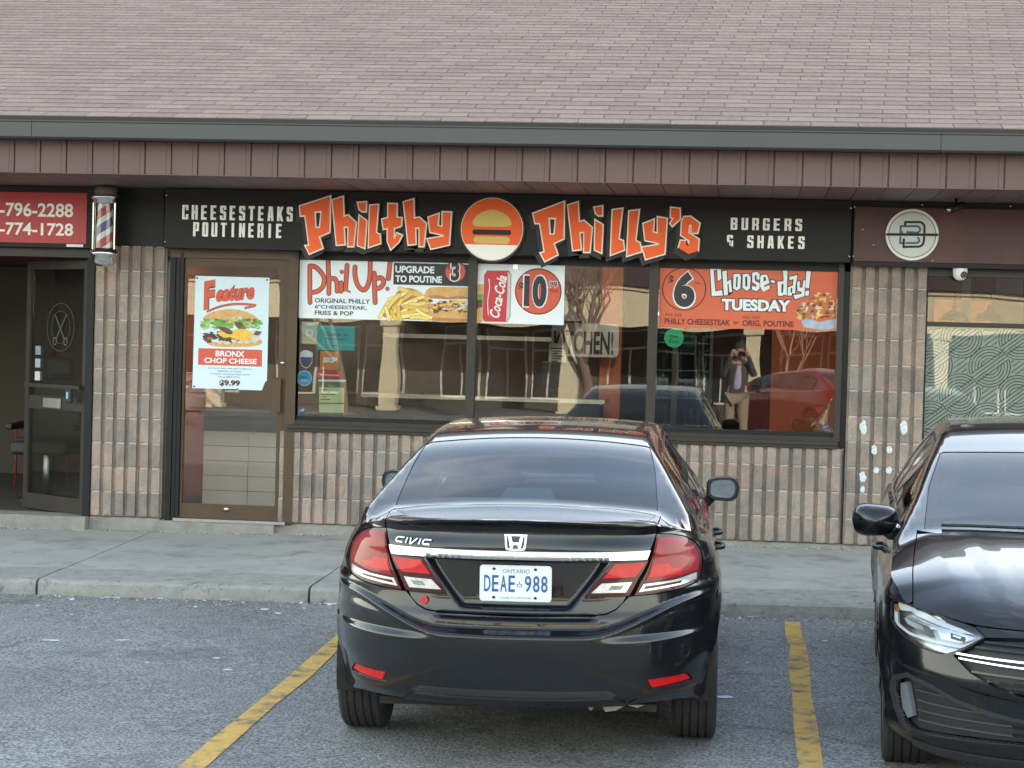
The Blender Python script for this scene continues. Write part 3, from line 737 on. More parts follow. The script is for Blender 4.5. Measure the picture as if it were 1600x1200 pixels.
fr = MB(); fr.box(dl, gx0, .015, .06, botz, topz); fr.box(gx1, dr, .015, .06, botz, topz); fr.box(gx0, gx1, .0155, .0595, gz1, topz); fr.box(gx0, gx1, .0155, .0595, botz, gz0)
fr.go('door_frame', M['door_bronze'], ed)
box('pane', gx0, gx1, .036, .042, gz0, gz1, M['glass_door'], ed)
box('handle', UP(426, 600).x, UP(440, 600).x, -.03, -.018, UP(430, 644).z, UP(430, 590).z, M['door_bronze'], ed, bev=.004)
box('handle_bracket', UP(430, 600).x, UP(436, 600).x, -.018, .0155, 1.10, 1.16, M['door_bronze'], ed)
lathe('lock', [(0.0001, -.008), (.016, -.008), (.016, .012)], (UP(441, 567).x, .006, UP(441, 567).z), M['steel'], ed, axis='y', seg=16)
lathe('door_stop', [(0.0001, -.006), (.02, -.006), (.02, .006)], (UP(353, 796).x, .0095, UP(353, 796).z), M['steel'], ed, axis='y', seg=16)
box('threshold', UP(272, 812).x, UP(447, 812).x, -.045, .1, -.015, .010, M['steel'], B)
# ---- shop window of the middle shop
wx0, wx1 = UP(455.5, 540).x, UP(1316, 560).x
sz = UP(900, 668).z; tz = 2.225
p0, p1 = UP(463.5, 540).x, UP(729, 540).x; p2, p3 = UP(742.5, 540).x, UP(1012, 540).x; p4, p5 = UP(1026, 540).x, UP(1306.5, 560).x
WIN = empty('shop_window', ((wx0+wx1)/2, .05, sz), parent=B)
zb = .83
zb = (UP(464, 651).z+UP(1303, 677).z)/2
print('window bottom z', UP(464, 651).z, UP(1303, 677).z, 'sill', UP(450, 679).z, UP(1312, 691).z)
fb = MB()
for a, b in ((p0-.04, p0), (p1, p2), (p3, p4), (p5, p5+.045)): fb.box(a, b, .0, .09, zb-.03, tz)
fb.box(p0-.04, p5+.045, .001, .089, zb-.065, zb-.0305)
fb.go('window_frame', M['bronze'], WIN)
bead = MB()
for a, b in ((p0, p1), (p2, p3), (p4, p5)):
    bead.box(a, b, .028, .075, zb-.03, zb+.004)
bead.go('glazing_bead', M['jamb'], WIN)
for a, b in ((p0, p1), (p2, p3), (p4, p5)): box('pane', a, b, .045, .051, zb-.02, tz, M['glass'], WIN)
sill = MB(); sv = [(-.035, zb-.066), (-.035, zb-.095), (-.02, zb-.10), (-.02, .757), (.09, .757), (.09, zb-.066)]
n = 6; v = [(p0-.06, y, z) for y, z in sv]+[(p5+.03, y, z) for y, z in sv]
mesh('window_sill', v, [(i, (i+1) % n, (i+1) % n+n, i+n)[::-1] for i in range(n)]+[tuple(range(n))[::-1], tuple(range(n, 2*n))][::-1], M['bronze'], WIN)
box('door_jamb', p5+.0455, .8345, .02, .20, .757, 2.225, M['jamb'], B)
# interior of the middle shop
box('window_counter', -3.7, .95, .15, .62, .70, .735, M['white'], B, label='pale shelf running behind the window')
box('window_counter_front', -3.7, .95, .16, .20, -.02, .70, M['interior_cream'], B)
box('kitchen_wall', -2.9, UP(935, 600, 3.3).x, 3.3, 3.4, -.02, 2.58, M['interior_brown'], B); box('orange_wall', UP(936, 600, 3.1).x, UP(969, 600, 3.1).x, 3.1, 3.4, -.02, 2.58, M['interior_orange'], B)
box('orange_wall', .28, .98, 3.0, 3.05, -.02, 2.58, M['interior_orange'], B)
box('brown_wall', -5.24, -2.9, 3.3, 3.4, -.02, 2.58, pm('grey_brown_wall', (.10, .08, .065), .7, var=.15), B)
ctr = empty('tiled_counter', (-4.0, 1.7, -.02), 'white tiled counter front seen through the entrance door', 'counter')
kx = UP(315, 740, 1.6).x
box('counter_body', kx, kx+1.28, 1.62, 2.1, -.02, .80, M['interior_dark'], ctr); box('counter_top', kx-.03, kx+1.31, 1.55, 2.15, .801, .84, M['interior_dark'], ctr)
for i in range(3):
    for j in range(5): box('tile', kx+.01+i*.42, kx+.01+i*.42+.415, 1.603, 1.62, -.015+j*.135, -.015+j*.135+.130, M['tile_white'], ctr)
fg = empty('drinks_fridge', (-.0, 2.8, -.02), 'tall black glass door fridge full of bottled drinks behind the right window pane', 'fridge')
fx0, fx1 = UP(1030, 600, 2.5).x-.12, UP(1113, 600, 2.5).x
fgm = MB(); fgm.box(fx0, fx1, 2.95, 3.0, 0, 2.05); fgm.box(fx0, fx0+.03, 2.4, 2.95, 0, 2.05); fgm.box(fx1-.03, fx1, 2.4, 2.95, 0, 2.05); fgm.box(fx0+.03, fx1-.03, 2.4, 2.95, 1.85, 2.05); fgm.box(fx0+.03, fx1-.03, 2.4, 2.95, 0, .25)
fgm.go('cabinet', M['black'], fg); box('door_post', fx0+.24, fx0+.29, 2.385, 2.4, .25, 1.85, M['black'], fg); box('door_glass', fx0+.03, fx1-.03, 2.402, 2.406, .25, 1.85, glassmat('fridge_glass', (.6, .66, .68), refl=1.0), fg)
random.seed(4); cols = [(.16, .03, .03), (.25, .19, .05), (.05, .12, .06), (.05, .10, .24), (.22, .24, .26), (.2, .24, .28), (.02, .02, .02), (.08, .10, .14)]
bmats = [pm('drink', c, .25) for c in cols]
for sh in range(6):
    z = .30+sh*.255
    box('shelf', fx0+.03, fx1-.03, 2.45, 2.94, z-.012, z, M['steel'], fg)
    x = fx0+.055
    while x < fx1-.05:
        bt = lathe('bottle', [(.024, 0), (.026, .01), (.026, .12), (.010, .16), (.010, .18), (.0001, .18)], (x, 2.5, z+.001), random.choice(bmats), None, seg=8)
        tag(bt, 'small drink bottle standing on a shelf of the black glass door fridge', 'bottle', 'bottles inside the drinks fridge'); x += .062
lamp = pm('fridge_light', (1, 1, 1), .5, emit=(.85, .95, 1), es=1.5); box('light_strip', fx0+.05, fx1-.05, 2.41, 2.43, 1.82, 1.845, lamp, fg)
# interior ceiling lights
emit = pm('ceiling_panel', (1, 1, 1), .5, emit=(1, .9, .75), es=8)
for x, y in ((-2.6, 2.0), (-.8, 1.6), (-4.2, 1.2)): box('ceiling_light', x-.28, x+.28, y-.28, y+.28, 2.55, 2.5795, emit, B)
# wall menu boards inside
M['boardgrey'] = pm('board_face', (.36, .36, .34), .5)
kb = empty('kitchen_board', (-.75, 2.97, 1.4), 'white wall board with bold black lettering behind the middle pane', 'board')
def sx_at(px, py, Y): q = UP(px, py, Y); return q.x, q.z
a = UP(862, 512, 2.97); b = UP(966, 559, 2.97)
prism('board', rrect(a.x, b.x, b.z, a.z+.05, .05), 2.97, 3.0, M['boardgrey'], kb)
ptext('lettering', 'KITCHEN!', (866, 516), (958, 555), 2.968, M['black'], kb, bold=.03)
nt_ = empty('notice_sheet', (-1.2, 2.9, 1.2), 'printed notice sheet hanging behind the middle pane', 'notice')
a = UP(858, 536, 2.9); b = UP(884, 580, 2.9); box('paper', a.x, b.x, 2.9, 2.902, b.z, a.z, M['boardgrey'], nt_)
ln = MB()
for i in range(9):
    z = a.z-.05-(a.z-b.z-.07)*i/8; ln.box(a.x+.02, b.x-.02-.03*(i % 3), 2.8985, 2.8995, z-.006, z+.006)
ln.go('print', M['black'], nt_)
# serving counter with till, stools and an extractor hood deeper in the shop
sc2 = empty('serving_counter', (-2.3, 2.6, -.02), 'brushed steel serving counter deep inside behind the left pane', 'counter')
box('counter_body', -3.5, -1.3, 2.5, 2.95, -.02, .98, M['interior_dark'], sc2); box('counter_top', -3.55, -1.25, 2.42, 3.0, .981, 1.02, M['steel'], sc2); box('splash_shelf', -3.5, -1.3, 3.2, 3.3, 1.55, 1.59, M['steel'], sc2)
tl = empty('till', (-1.7, 2.6, 1.02), 'dark till screen standing on the steel serving counter', 'till'); box('base', -1.82, -1.58, 2.5, 2.75, 1.021, 1.10, M['black'], tl, bev=.01); box('screen', -1.86, -1.54, 2.56, 2.59, 1.12, 1.36, M['black'], tl, bev=.008)
hd = tag(mesh('extractor_hood', [(-3.3, 2.5, 1.75), (-1.5, 2.5, 1.75), (-1.5, 3.28, 1.75), (-3.3, 3.28, 1.75), (-3.0, 2.8, 2.2), (-1.8, 2.8, 2.2), (-1.8, 3.28, 2.2), (-3.0, 3.28, 2.2)], [(0, 3, 2, 1), (4, 5, 6, 7), (0, 1, 5, 4), (1, 2, 6, 5), (2, 3, 7, 6), (3, 0, 4, 7)], M['steel']), 'steel extractor hood above the serving counter inside the middle shop', 'extractor hood')
# snack bags on the counter inside the left pane
M['foil'] = pm('snack_foil', (.62, .5, .36), .35, var=.5, vscale=18)
random.seed(8)
for i, (px, lab) in enumerate([(624, 'crumpled tan snack bag at the left of the inside shelf'), (652, 'crumpled tan snack bag second from the left on the inside shelf'), (692, 'flat tan snack bag lying in the middle of the inside shelf'), (712, 'flat tan snack bag at the right of the inside shelf')]):
    q = UP(px, 632, .45); bm = bmesh.new(); bmesh.ops.create_icosphere(bm, subdivisions=2, radius=1)
    vs = []
    for vt in bm.verts:
        c = vt.co; k = 1+random.uniform(-.18, .18); vs.append((q.x+c.x*.085*k, .45+c.y*.05*k, .737+.055*(1 if i < 2 else .55)*(1+c.z*k)))
    bm.verts.index_update(); fs = [[w.index for w in p.verts] for p in bm.faces]; bm.free()
    mesh('snack_bag', vs, fs, M['foil'], None, label=lab, cat='snack bag')

# ---- right-hand shop: window with frosted film
box('window_post', UP(1443, 550).x, UP(1447.5, 550).x, .0, .09, -.004, 2.17, M['jamb'], B)
rx0 = UP(1447.5, 550).x
filmtop = UP(1520, 509).z
RW = empty('shop_window', (3.0, .06, .4), parent=B)
rf = MB(); rf.box(rx0, 7.4, .01, .09, .30, .36); rf.box(rx0, 7.4, .005, .09, 2.14, 2.2); rf.box(3.6, 3.66, .01, .09, .36, 2.14); rf.box(5.6, 5.66, .01, .09, .36, 2.14)
rf.box(rx0, 7.4, .02, .055, filmtop-.012, filmtop+.025)
rf.go('window_frame', M['bronze'], RW)
block_wall('window_wall', 1.447, 40, 2, y=0.0, ztop=.31)
for a, b in ((rx0, 3.6), (3.66, 5.6), (5.66, 7.4)): box('pane', a, b, .060, .066, .36, 2.14, M['glass'], RW)
M['film'] = pm('frosted_film', (.62, .67, .65), .45, var=.06, vscale=1.5)
M['filmline'] = pm('film_line', (.035, .045, .042), .5)
box('frosted_film', rx0, 3.6, .068, .070, .36, filmtop-.013, M['film'], RW)
# interlaced knot pattern of the film: nested arcs and 40 degree hatching
fl = MB(); sc_ = 1/(203*4.62); R0 = 152*sc_; org = UP(1420+380/4.62, 410+545/4.62, .07); ox, oz = org.x, org.z
knots = [(ox+210*sc_*i, oz-208*sc_*j) for i in range(-4, 12) for j in range(-3, 9) if (i+j) % 2 == 0]
dx_, dz_ = math.cos(rad(38)), math.sin(rad(38)); lw = .0062
def inside(x, z): return rx0+.006 < x < 2.9 and .37 < z < filmtop-.018
def seg_add(p):
    run = []
    for q in p+[None]:
        if q is not None and inside(*q): run.append(q); continue
        if len(run) > 1: fl.add(*prismv(stroke_v(run, lw, 0, 0, cap=False), .0668, .0676))
        run = []
rads = [R0*k for k in (.40, .55, .70, .85, .985)]
hw_ = .42*R0
for (kx, kz) in knots:
    if not (rx0-.3 < kx < 3.1 and .1 < kz < filmtop+.3): continue
    for r in rads:
        al = math.degrees(math.asin(min(.98, hw_*.55/r)))
        seg_add([(kx+r*math.cos(rad(t)), kz+r*math.sin(rad(t))) for t in np.linspace(38+al*.6, 218-al, 20)])
        seg_add([(kx+r*math.cos(rad(t)), kz+r*math.sin(rad(t))) for t in np.linspace(218+al*.6, 398-al, 20)])
    for k in (-1.5, -.5, .5, 1.5):
        o_ = k*R0*.16; L_ = R0*(1.0 if abs(k) < 1 else .9)
        seg_add([(kx+dx_*t-dz_*o_, kz+dz_*t+dx_*o_) for t in np.linspace(-L_, L_, 12)])
sp = R0*.20
for k in range(-60, 80):
    run = []
    for t in range(0, 400):
        x = rx0-1.5+t*.012*dx_; z = filmtop-1.6+t*.012*dz_+k*sp/dx_
        d = min((x-a)**2+(z-b)**2 for a, b in knots if abs(a-x) < .3) if inside(x, z) else 0
        ok = inside(x, z) and d > (R0*1.03)**2
        if ok and k != 0 or (inside(x, z) and False): run.append((x, z))
        if (not ok) and run:
            if len(run) > 1: fl.add(*prismv(stroke_v([run[0], run[-1]], lw, 0, 0, cap=False), .0668, .0676))
            run = []
fl.go('film_pattern', M['filmline'], RW, kind='stuff')
# dim interior of the right shop
box('bar_wall', 1.34, 7.3, 3.6, 3.7, -.02, 2.58, M['interior_dark'], B)
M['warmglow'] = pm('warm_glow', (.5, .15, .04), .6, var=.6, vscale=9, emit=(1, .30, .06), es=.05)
a = UP(1461, 468, 3.5); b = UP(1560, 506, 3.5); box('glow_panel', a.x, b.x, 3.5, 3.55, b.z-.3, a.z, M['warmglow'], B)  # self-glowing panel added to stand in for the orange lamp glow
M['pipegrey'] = pm('grey_duct', (.35, .37, .37), .6)
a = UP(1555, 470, 2.2); box('bar_column', a.x, a.x+.24, 2.2, 2.4, -.02, 2.3, M['pipegrey'], B)
a = UP(1504, 440, 1.0); box('bar_column', a.x, a.x+.07, 1.0, 1.05, .4, 2.4, M['pipegrey'], B)
tube('duct', [(1.6, .8, 2.36), (7, .8, 2.36)], .10, M['pipegrey'], B, seg=16)
for i, (px, lab) in enumerate(((1490, 'dark bell pendant lamp nearest the block pier behind the right shop window'), (1545, 'wide dark pendant lamp further right behind the right shop window'))):
    q = UP(px, 492, .9)
    pl = empty('pendant_lamp', (q.x, q.y, q.z), lab, 'lamp')
    lathe('lamp_shade', [(.015, .13), (.02, .09), (.09, .05), (.12, 0), (.115, 0), (.08, .045)], (q.x, q.y, q.z-.05), M['jamb'], pl, seg=20)
    tube('cord', [(q.x, q.y, q.z+.07), (q.x, q.y, 2.58)], .004, M['black'], pl, seg=6)
    lathe('bulb', [(.0001, -.03), (.02, -.02), (.025, 0), (.01, .04)], (q.x, q.y, q.z-.01), pm('bulb_glow', (1, .6, .3), .5, emit=(1, .5, .2), es=3), pl, seg=12)

# ------------------------------------------------------------------ signs
# dark infill panel between the two signs on the left
box('sign_backing', -11, UP(256, 340, -.03).x, -.03, .018, UP(200, 384, -.03).z, SOZ-.006, M['signblack'], B)
box('sign_backing', UP(1331, 360, -.03).x, 7.5, -.03, .018, UP(1450, 414, -.03).z, SOZ-.006, M['signblack'], B)
# red phone-number sign
rs = empty('shop_sign', (-6.0, -.09, 2.3), 'red box sign with two white phone numbers left of the barber pole', 'sign')
a, b = UP(-300, 292, -.09), UP(146, 388, -.09)
fa = MB(); q0, q1 = UP(-290, 300, -.10), UP(134, 380, -.10)
box('sign_box', a.x, b.x, -.085, -.031, b.z, UP(146, 293, -.09).z, M['jamb'], rs)
zt_, zb_ = UP(134, 302, -.09).z, UP(134, 381, -.09).z
box('sign_face', q0.x, q1.x, -.092, -.0852, zb_, zt_, pm('sign_red', (.42, .018, .022), .35, var=.12, vscale=1.5), rs)
ptext('phone_number', '-796-2288', (0, 316), (114, 340), -.0925, M['signwhite'], rs, bold=.02)
ptext('phone_number', '-774-1728', (0, 347), (114, 369), -.0925, M['signwhite'], rs, bold=.02)
box('sign_tab', UP(104, 385, -.09).x, UP(130, 385, -.09).x, -.094, -.0853, UP(104, 385.5, -.09).z, UP(130, 382, -.09).z, M['white'], rs)
# main sign box
ms = empty('shop_sign', (-2, -.15, 2.2), 'long black sign box over the middle shop with big orange cartoon lettering', 'sign')
sx0, sx1 = UP(257, 340, -.15).x, UP(1330, 360, -.15).x; s0, s1 = UP(800, 399, -.15).z, SOZ-.008
box('sign_box', sx0, sx1, -.15, -.031, s0, s1, M['signblack'], ms, bev=.004)
for sx in (sx0+.008, sx1-.008):
    for z in (s0+.05, s1-.06): lathe('rivet', [(.0001, -.004), (.006, -.003), (.008, 0)], (sx, -.1502, z), M['steel'], ms, axis='y', seg=8)
# heavy condensed block lettering: every glyph is a set of polygons on a 10 x 22 cell
T_ = 3.6
G_ = {
 'C': [([(0, 0), (10, 0), (10, 8), (T_+2.6, 8), (T_+2.6, 3.2), (T_, 3.2), (T_, 18.8), (T_+2.6, 18.8), (T_+2.6, 14), (10, 14), (10, 22), (1.4, 22), (0, 20.6)], [])],
 'H': [([(0, 0), (3.9, 0), (3.9, 9.2), (6.1, 9.2), (6.1, 0), (10, 0), (10, 22), (6.1, 22), (6.1, 12.6), (3.9, 12.6), (3.9, 22), (0, 22)], [])],
 'E': [([(0, 0), (9, 0), (9, 3.6), (4, 3.6), (4, 9.3), (8.2, 9.3), (8.2, 12.7), (4, 12.7), (4, 18.4), (9, 18.4), (9, 22), (0, 22)], [])],
 'S': [([(1.2, 0), (8.8, 0), (10, 1.4), (10, 11.2), (8.6, 12.8), (3.9, 14.8), (3.9, 18.8), (6.1, 18.8), (6.1, 15.6), (10, 15.6), (10, 20.6), (8.8, 22), (1.2, 22), (0, 20.6), (0, 12.6), (1.4, 11), (6.1, 9), (6.1, 3.2), (3.9, 3.2), (3.9, 7), (0, 7), (0, 1.4)], [])],
 'T': [([(3, 0), (7, 0), (7, 18.4), (10, 18.4), (10, 22), (0, 22), (0, 18.4), (3, 18.4)], [])],
 'A': [([(0, 0), (3.8, 0), (4.2, 5), (5.8, 5), (6.2, 0), (10, 0), (8.2, 22), (1.8, 22)], [[(4.4, 8.4), (5.6, 8.4), (5.1, 17), (4.9, 17)]])],
 'K': [([(0, 0), (3.9, 0), (3.9, 8), (6.2, 0), (10.2, 0), (6.6, 11.6), (10, 22), (6.2, 22), (3.9, 14.4), (3.9, 22), (0, 22)], [])],
 'P': [([(0, 0), (3.9, 0), (3.9, 8), (8.8, 8), (10, 9.4), (10, 20.6), (8.8, 22), (0, 22)], [[(3.9, 11.2), (6.2, 11.2), (6.2, 18.8), (3.9, 18.8)]])],
 'O': [([(1.2, 0), (8.8, 0), (10, 1.4), (10, 20.6), (8.8, 22), (1.2, 22), (0, 20.6), (0, 1.4)], [[(3.9, 3.2), (6.1, 3.2), (6.1, 18.8), (3.9, 18.8)]])],
 'U': [([(1.2, 0), (8.8, 0), (10, 1.4), (10, 22), (6.1, 22), (6.1, 3.2), (3.9, 3.2), (3.9, 22), (0, 22), (0, 1.4)], [])],
 'I': [([(3, 0), (7, 0), (7, 22), (3, 22)], [])],
 'N': [([(0, 0), (3.6, 0), (3.6, 11), (6.4, 0), (10, 0), (10, 22), (6.4, 22), (6.4, 11.5), (3.8, 22), (0, 22)], [])],
 'R': [([(0, 0), (3.9, 0), (3.9, 8.6), (5.6, 8.6), (6.2, 7.4), (6.2, 0), (10, 0), (10, 8.4), (8.6, 10.4), (10, 12.2), (10, 20.6), (8.8, 22), (0, 22)], [[(3.9, 11.8), (6.2, 11.8), (6.2, 18.8), (3.9, 18.8)]])],
 'B': [([(0, 0), (8.8, 0), (10, 1.4), (10, 9.6), (8.8, 11.2), (10, 12.8), (10, 20.6), (8.8, 22), (0, 22)], [[(3.9, 3.2), (6.2, 3.2), (6.2, 9.4), (3.9, 9.4)], [(3.9, 12.8), (6.2, 12.8), (6.2, 18.8), (3.9, 18.8)]])],
 'G': [([(1.2, 0), (8.8, 0), (10, 1.4), (10, 12), (5.2, 12), (5.2, 9), (6.2, 9), (6.2, 3.2), (3.9, 3.2), (3.9, 18.8), (6.2, 18.8), (6.2, 15.4), (10, 15.4), (10, 20.6), (8.8, 22), (1.2, 22), (0, 20.6), (0, 1.4)], [])],
 '&': [([(1.2, 0), (8.8, 0), (10, 1.4), (10, 12.4), (6.4, 12.4), (6.4, 3.2), (3.9, 3.2), (3.9, 9.4), (8, 9.4), (8, 12.4), (3.9, 12.4), (3.9, 18.8), (6, 18.8), (6, 16), (9.4, 16), (9.4, 20.6), (8.4, 22), (1.2, 22), (0, 20.6), (0, 12.6), (1.2, 10.9), (0, 9.2), (0, 1.4)], [])]}
def condensed(name, s, a, b):
    x0, x1, z0, z1 = prect(a, b, -.163); n = len(s); cw = (x1-x0)/(n*10+(n-1)*6.0); wd = empty(name, ((x0+x1)/2, -.16, z0), parent=ms)
    for i, c in enumerate(s):
        if c == ' ': continue
        for (o, hs) in G_[c]:
            f_ = lambda P: [(x0+(i*16+p[0])*cw, z0+p[1]/22*(z1-z0)) for p in P]
            prism('letter', f_(o), -.163, -.1505, M['signwhite'], wd, holes=[f_(h) for h in hs])
condensed('word', 'CHEESESTEAKS', (285, 320), (457, 346)); condensed('word', 'POUTINERIE', (302, 347), (440, 372))
condensed('word', 'BURGERS', (1142, 340), (1253, 361)); condensed('word', '& SHAKES', (1136, 367), (1257, 389))
def zp(pts, s, ox, oy): return [(ox+x/s, oy+y/s) for x, y in pts]
S1 = 1292/140; S4 = 1569/170
def z1(p): return zp(p, S1, 460, 290)
def z2(p): return zp(p, S1, 590, 290)
def z3(p): return zp(p, S1, 820, 290)
def z4(p): return zp(p, S4, 940, 290)
LET = [  # (outer, holes) : the coloured face outlines
 (z1([(82, 300), (510, 160), (502, 668), (348, 735), (400, 898), (218, 978), (165, 872), (215, 868), (160, 430), (92, 432)]), [z1([(300, 385), (382, 385), (358, 598), (312, 598)])]),
 (z1([(550, 212), (695, 165), (706, 455), (772, 430), (882, 535), (846, 872), (778, 872), (780, 590), (706, 590), (722, 845), (612, 852)]), []),
 (z1([(918, 248), (1030, 240), (1026, 370), (975, 368), (940, 340)]), []), (z1([(940, 440), (1036, 510), (1006, 895), (915, 858)]), []),
 (z1([(1092, 290), (1202, 280), (1172, 682), (1225, 705), (1236, 828), (1074, 882)]), []),
 (z2([(155, 265), (272, 268), (270, 462), (342, 468), (334, 580), (232, 612), (228, 765), (255, 768), (278, 690), (346, 718), (300, 810), (190, 912), (146, 800), (148, 610), (88, 620), (68, 490), (155, 468)]), []),
 (z2([(380, 240), (512, 200), (520, 480), (600, 462), (694, 548), (660, 872), (606, 872), (606, 604), (540, 602), (545, 838), (446, 848)]), []),
 (z2([(735, 462), (876, 412), (862, 575), (936, 602), (940, 385), (1056, 390), (1026, 850), (772, 908), (722, 772), (960, 735), (955, 712), (762, 668)]), []),
 (z3([(125, 405), (562, 238), (556, 762), (410, 832), (468, 995), (290, 1085), (232, 975), (288, 962), (222, 540), (152, 538)]), [z3([(352, 478), (438, 478), (418, 695), (368, 695)])]),
 (z3([(625, 285), (762, 242), (776, 530), (852, 510), (964, 605), (932, 955), (856, 955), (858, 668), (785, 668), (805, 915), (698, 928)]), []),
 (z3([(1005, 318), (1114, 300), (1112, 428), (1062, 428), (1028, 400)]), []), (z3([(1020, 505), (1120, 568), (1100, 965), (1012, 925)]), []),
 (z4([(162, 355), (296, 335), (240, 772), (306, 798), (322, 925), (135, 995)]), []),
 (z4([(400, 372), (536, 355), (482, 795), (548, 828), (568, 948), (370, 1010)]), []),
 (z4([(605, 552), (750, 495), (738, 672), (812, 698), (812, 458), (938, 478), (905, 980), (640, 1058), (590, 892), (828, 855), (822, 828), (632, 785)]), []),
 (z4([(1004, 322), (1124, 335), (1128, 480), (1020, 580), (992, 545), (1042, 470), (1000, 455)]), []),
 (z4([(1190, 455), (1280, 450), (1410, 545), (1380, 680), (1298, 680), (1298, 565), (1258, 565), (1250, 685), (1398, 775), (1385, 942), (1255, 988), (1112, 900), (1142, 795), (1218, 800), (1222, 862), (1266, 862), (1272, 795), (1150, 715), (1160, 520)]), []),
]
nm = ['P', 'h', 'i', 'i', 'l', 't', 'h', 'y', 'P', 'h', 'i', 'i', 'l', 'l', 'y', "'", 's']
back = MB()
for i, (o, hs) in enumerate(LET):
    p = px_poly(o, -.20); hh = [px_poly(h, -.20) for h in hs]
    dy = -.0004*(i % 4)
    face = prism('letter', p, -.205+dy, -.198+dy, M['orange'], ms, holes=[offset_poly(h, .008) for h in hh])
    eo = offset_poly(p, .0105)
    mesh('letter_edge', *[(v, f) for v, f in [prismv(eo, -.199+dy, -.178+dy, [offset_poly(h, -.004) for h in hh])]][0], M['cream_edge'], face)
    so = offset_poly(p, .020); dpl = [(x-.022, z-.028) for x, z in so]
    back.add(*prismv(so, -.1785+dy-.0002*i, -.1525)); back.add(*prismv(dpl, -.173-.0002*i, -.1522))
back.go('letter_backing', M['shadowblack'], ms, kind='stuff')
# round emblem between the two words: plain stand-in disc
c = UP(768.5, 358, -.20); rr = .265
em = prism('emblem', ell(c.x, c.z, rr, rr, 64), -.19, -.155, M['shadowblack'], ms)
prism('emblem_ring', ell(c.x, c.z, rr-.015, rr-.015, 64), -.193, -.1902, M['cream_edge'], em)
prism('emblem_face', ell(c.x, c.z, rr-.020, rr-.020, 64), -.196, -.1932, M['orange'], em)
# (a plain pictogram of a burger bun fills the disc)
tan_ = pm('emblem_tan', (.72, .50, .14), .5)
ch_ = ell(c.x, c.z, rr-.021, rr-.021, 30, math.pi*1.17, math.pi*1.83); prism('emblem_base', ch_, -.1985, -.1962, M['signwhite'], em)
prism('emblem_bun', smooth_pts([(c.x-.15, c.z+.03), (c.x-.12, c.z+.11), (c.x, c.z+.155), (c.x+.12, c.z+.11), (c.x+.15, c.z+.03), (c.x, c.z+.02)], 5, True), -.1990, -.1962, tan_, em)
prism('emblem_patty', rrect(c.x-.155, c.x+.155, c.z-.045, c.z-.005, .018), -.1995, -.1962, M['black'], em)
prism('emblem_bun', rrect(c.x-.145, c.x+.145, c.z-.115, c.z-.058, .026), -.1992, -.1962, tan_, em)
# maroon sign of the right shop
rs2 = empty('shop_sign', (3, -.12, 2.3), 'weathered maroon sign with a round white monogram badge', 'sign')
a, b = UP(1334, 360, -.12), UP(1600, 360, -.12); z0_, z1_ = UP(1460, 411, -.12).z, UP(1460, 325, -.12).z
M['maroon'] = pm('sign_maroon', (.060, .017, .020), .45, var=.25, vscale=1.3, wear=(.11, .028, .026), wscale=.9, wlo=.5, whi=.7)
box('sign_box', a.x, 7.5, -.12, -.031, z0_, z1_, M['maroon'], rs2, bev=.004)
box('sign_edge', a.x, 7.5, -.125, -.031, z0_-.035, z0_-.001, M['jamb'], rs2)
c = UP(1425, 367, -.13); k = 1/(200*S1*1113/1200/ (1292/140) * 1.0) if False else 1/(201*6.957)
bd = prism('badge', ell(c.x, c.z, 284*k, 280*k, 64), -.150, -.1205, M['white'], rs2)
M['badgegrey'] = pm('badge_face', (.60, .62, .56), .4)
prism('badge_face', ell(c.x, c.z, 262*k, 258*k, 64), -.152, -.1502, M['badgegrey'], bd)
prism('badge_line', ell(c.x, c.z, 255*k, 248*k, 64), -.1530, -.1522, M['black'], bd, holes=[ell(c.x, c.z, 249*k, 242*k, 64)])
def lz(x, y): return (c.x+(x-385)*k, c.z-(y-395-(x-385)*.027)*k)
M['badgeblue'] = pm('badge_blue', (.045, .12, .22), .5)
def barc(cx, cy, r, a0, a1): return [lz(cx+r*math.cos(rad(t)), cy-r*math.sin(rad(t))) for t in range(a0, a1, -12 if a1 < a0 else 12)]
kk = [[lz(306, 290), lz(306, 258), lz(440, 258)]+barc(452, 320, 62, 90, -6)+[lz(514, 374)], [lz(512, 420), lz(512, 465)]+barc(452, 468, 58, 0, -92)+[lz(296, 527), lz(296, 445)]]
strokes('monogram', kk, 24*k, -.1532, M['black'], bd)
kb2 = [[lz(276, 366), lz(258, 366), lz(258, 302), lz(430, 302)]+barc(432, 338, 36, 90, -80)+[lz(330, 366)], [lz(258, 420), lz(258, 486), lz(278, 486)], [lz(322, 486), lz(430, 486)]+barc(432, 456, 30, -85, 60)]
strokes('monogram', kb2, 22*k, -.1532, M['badgeblue'], bd)
strokes('monogram_bar', [[lz(115, 390), lz(652, 398)]], 28*k, -.1545, M['black'], bd)
for (px, py) in ((1335, 323), (1365, 382), (1441, 320), (1457, 407), (1579, 322), (1348, 358), (1333, 400)):
    q = UP(px, py, -.125); lathe('screw', [(.0001, -.004), (.007, -.003), (.008, 0)], (q.x, -.1212, q.z), M['steel'], rs2, axis='y', seg=8)
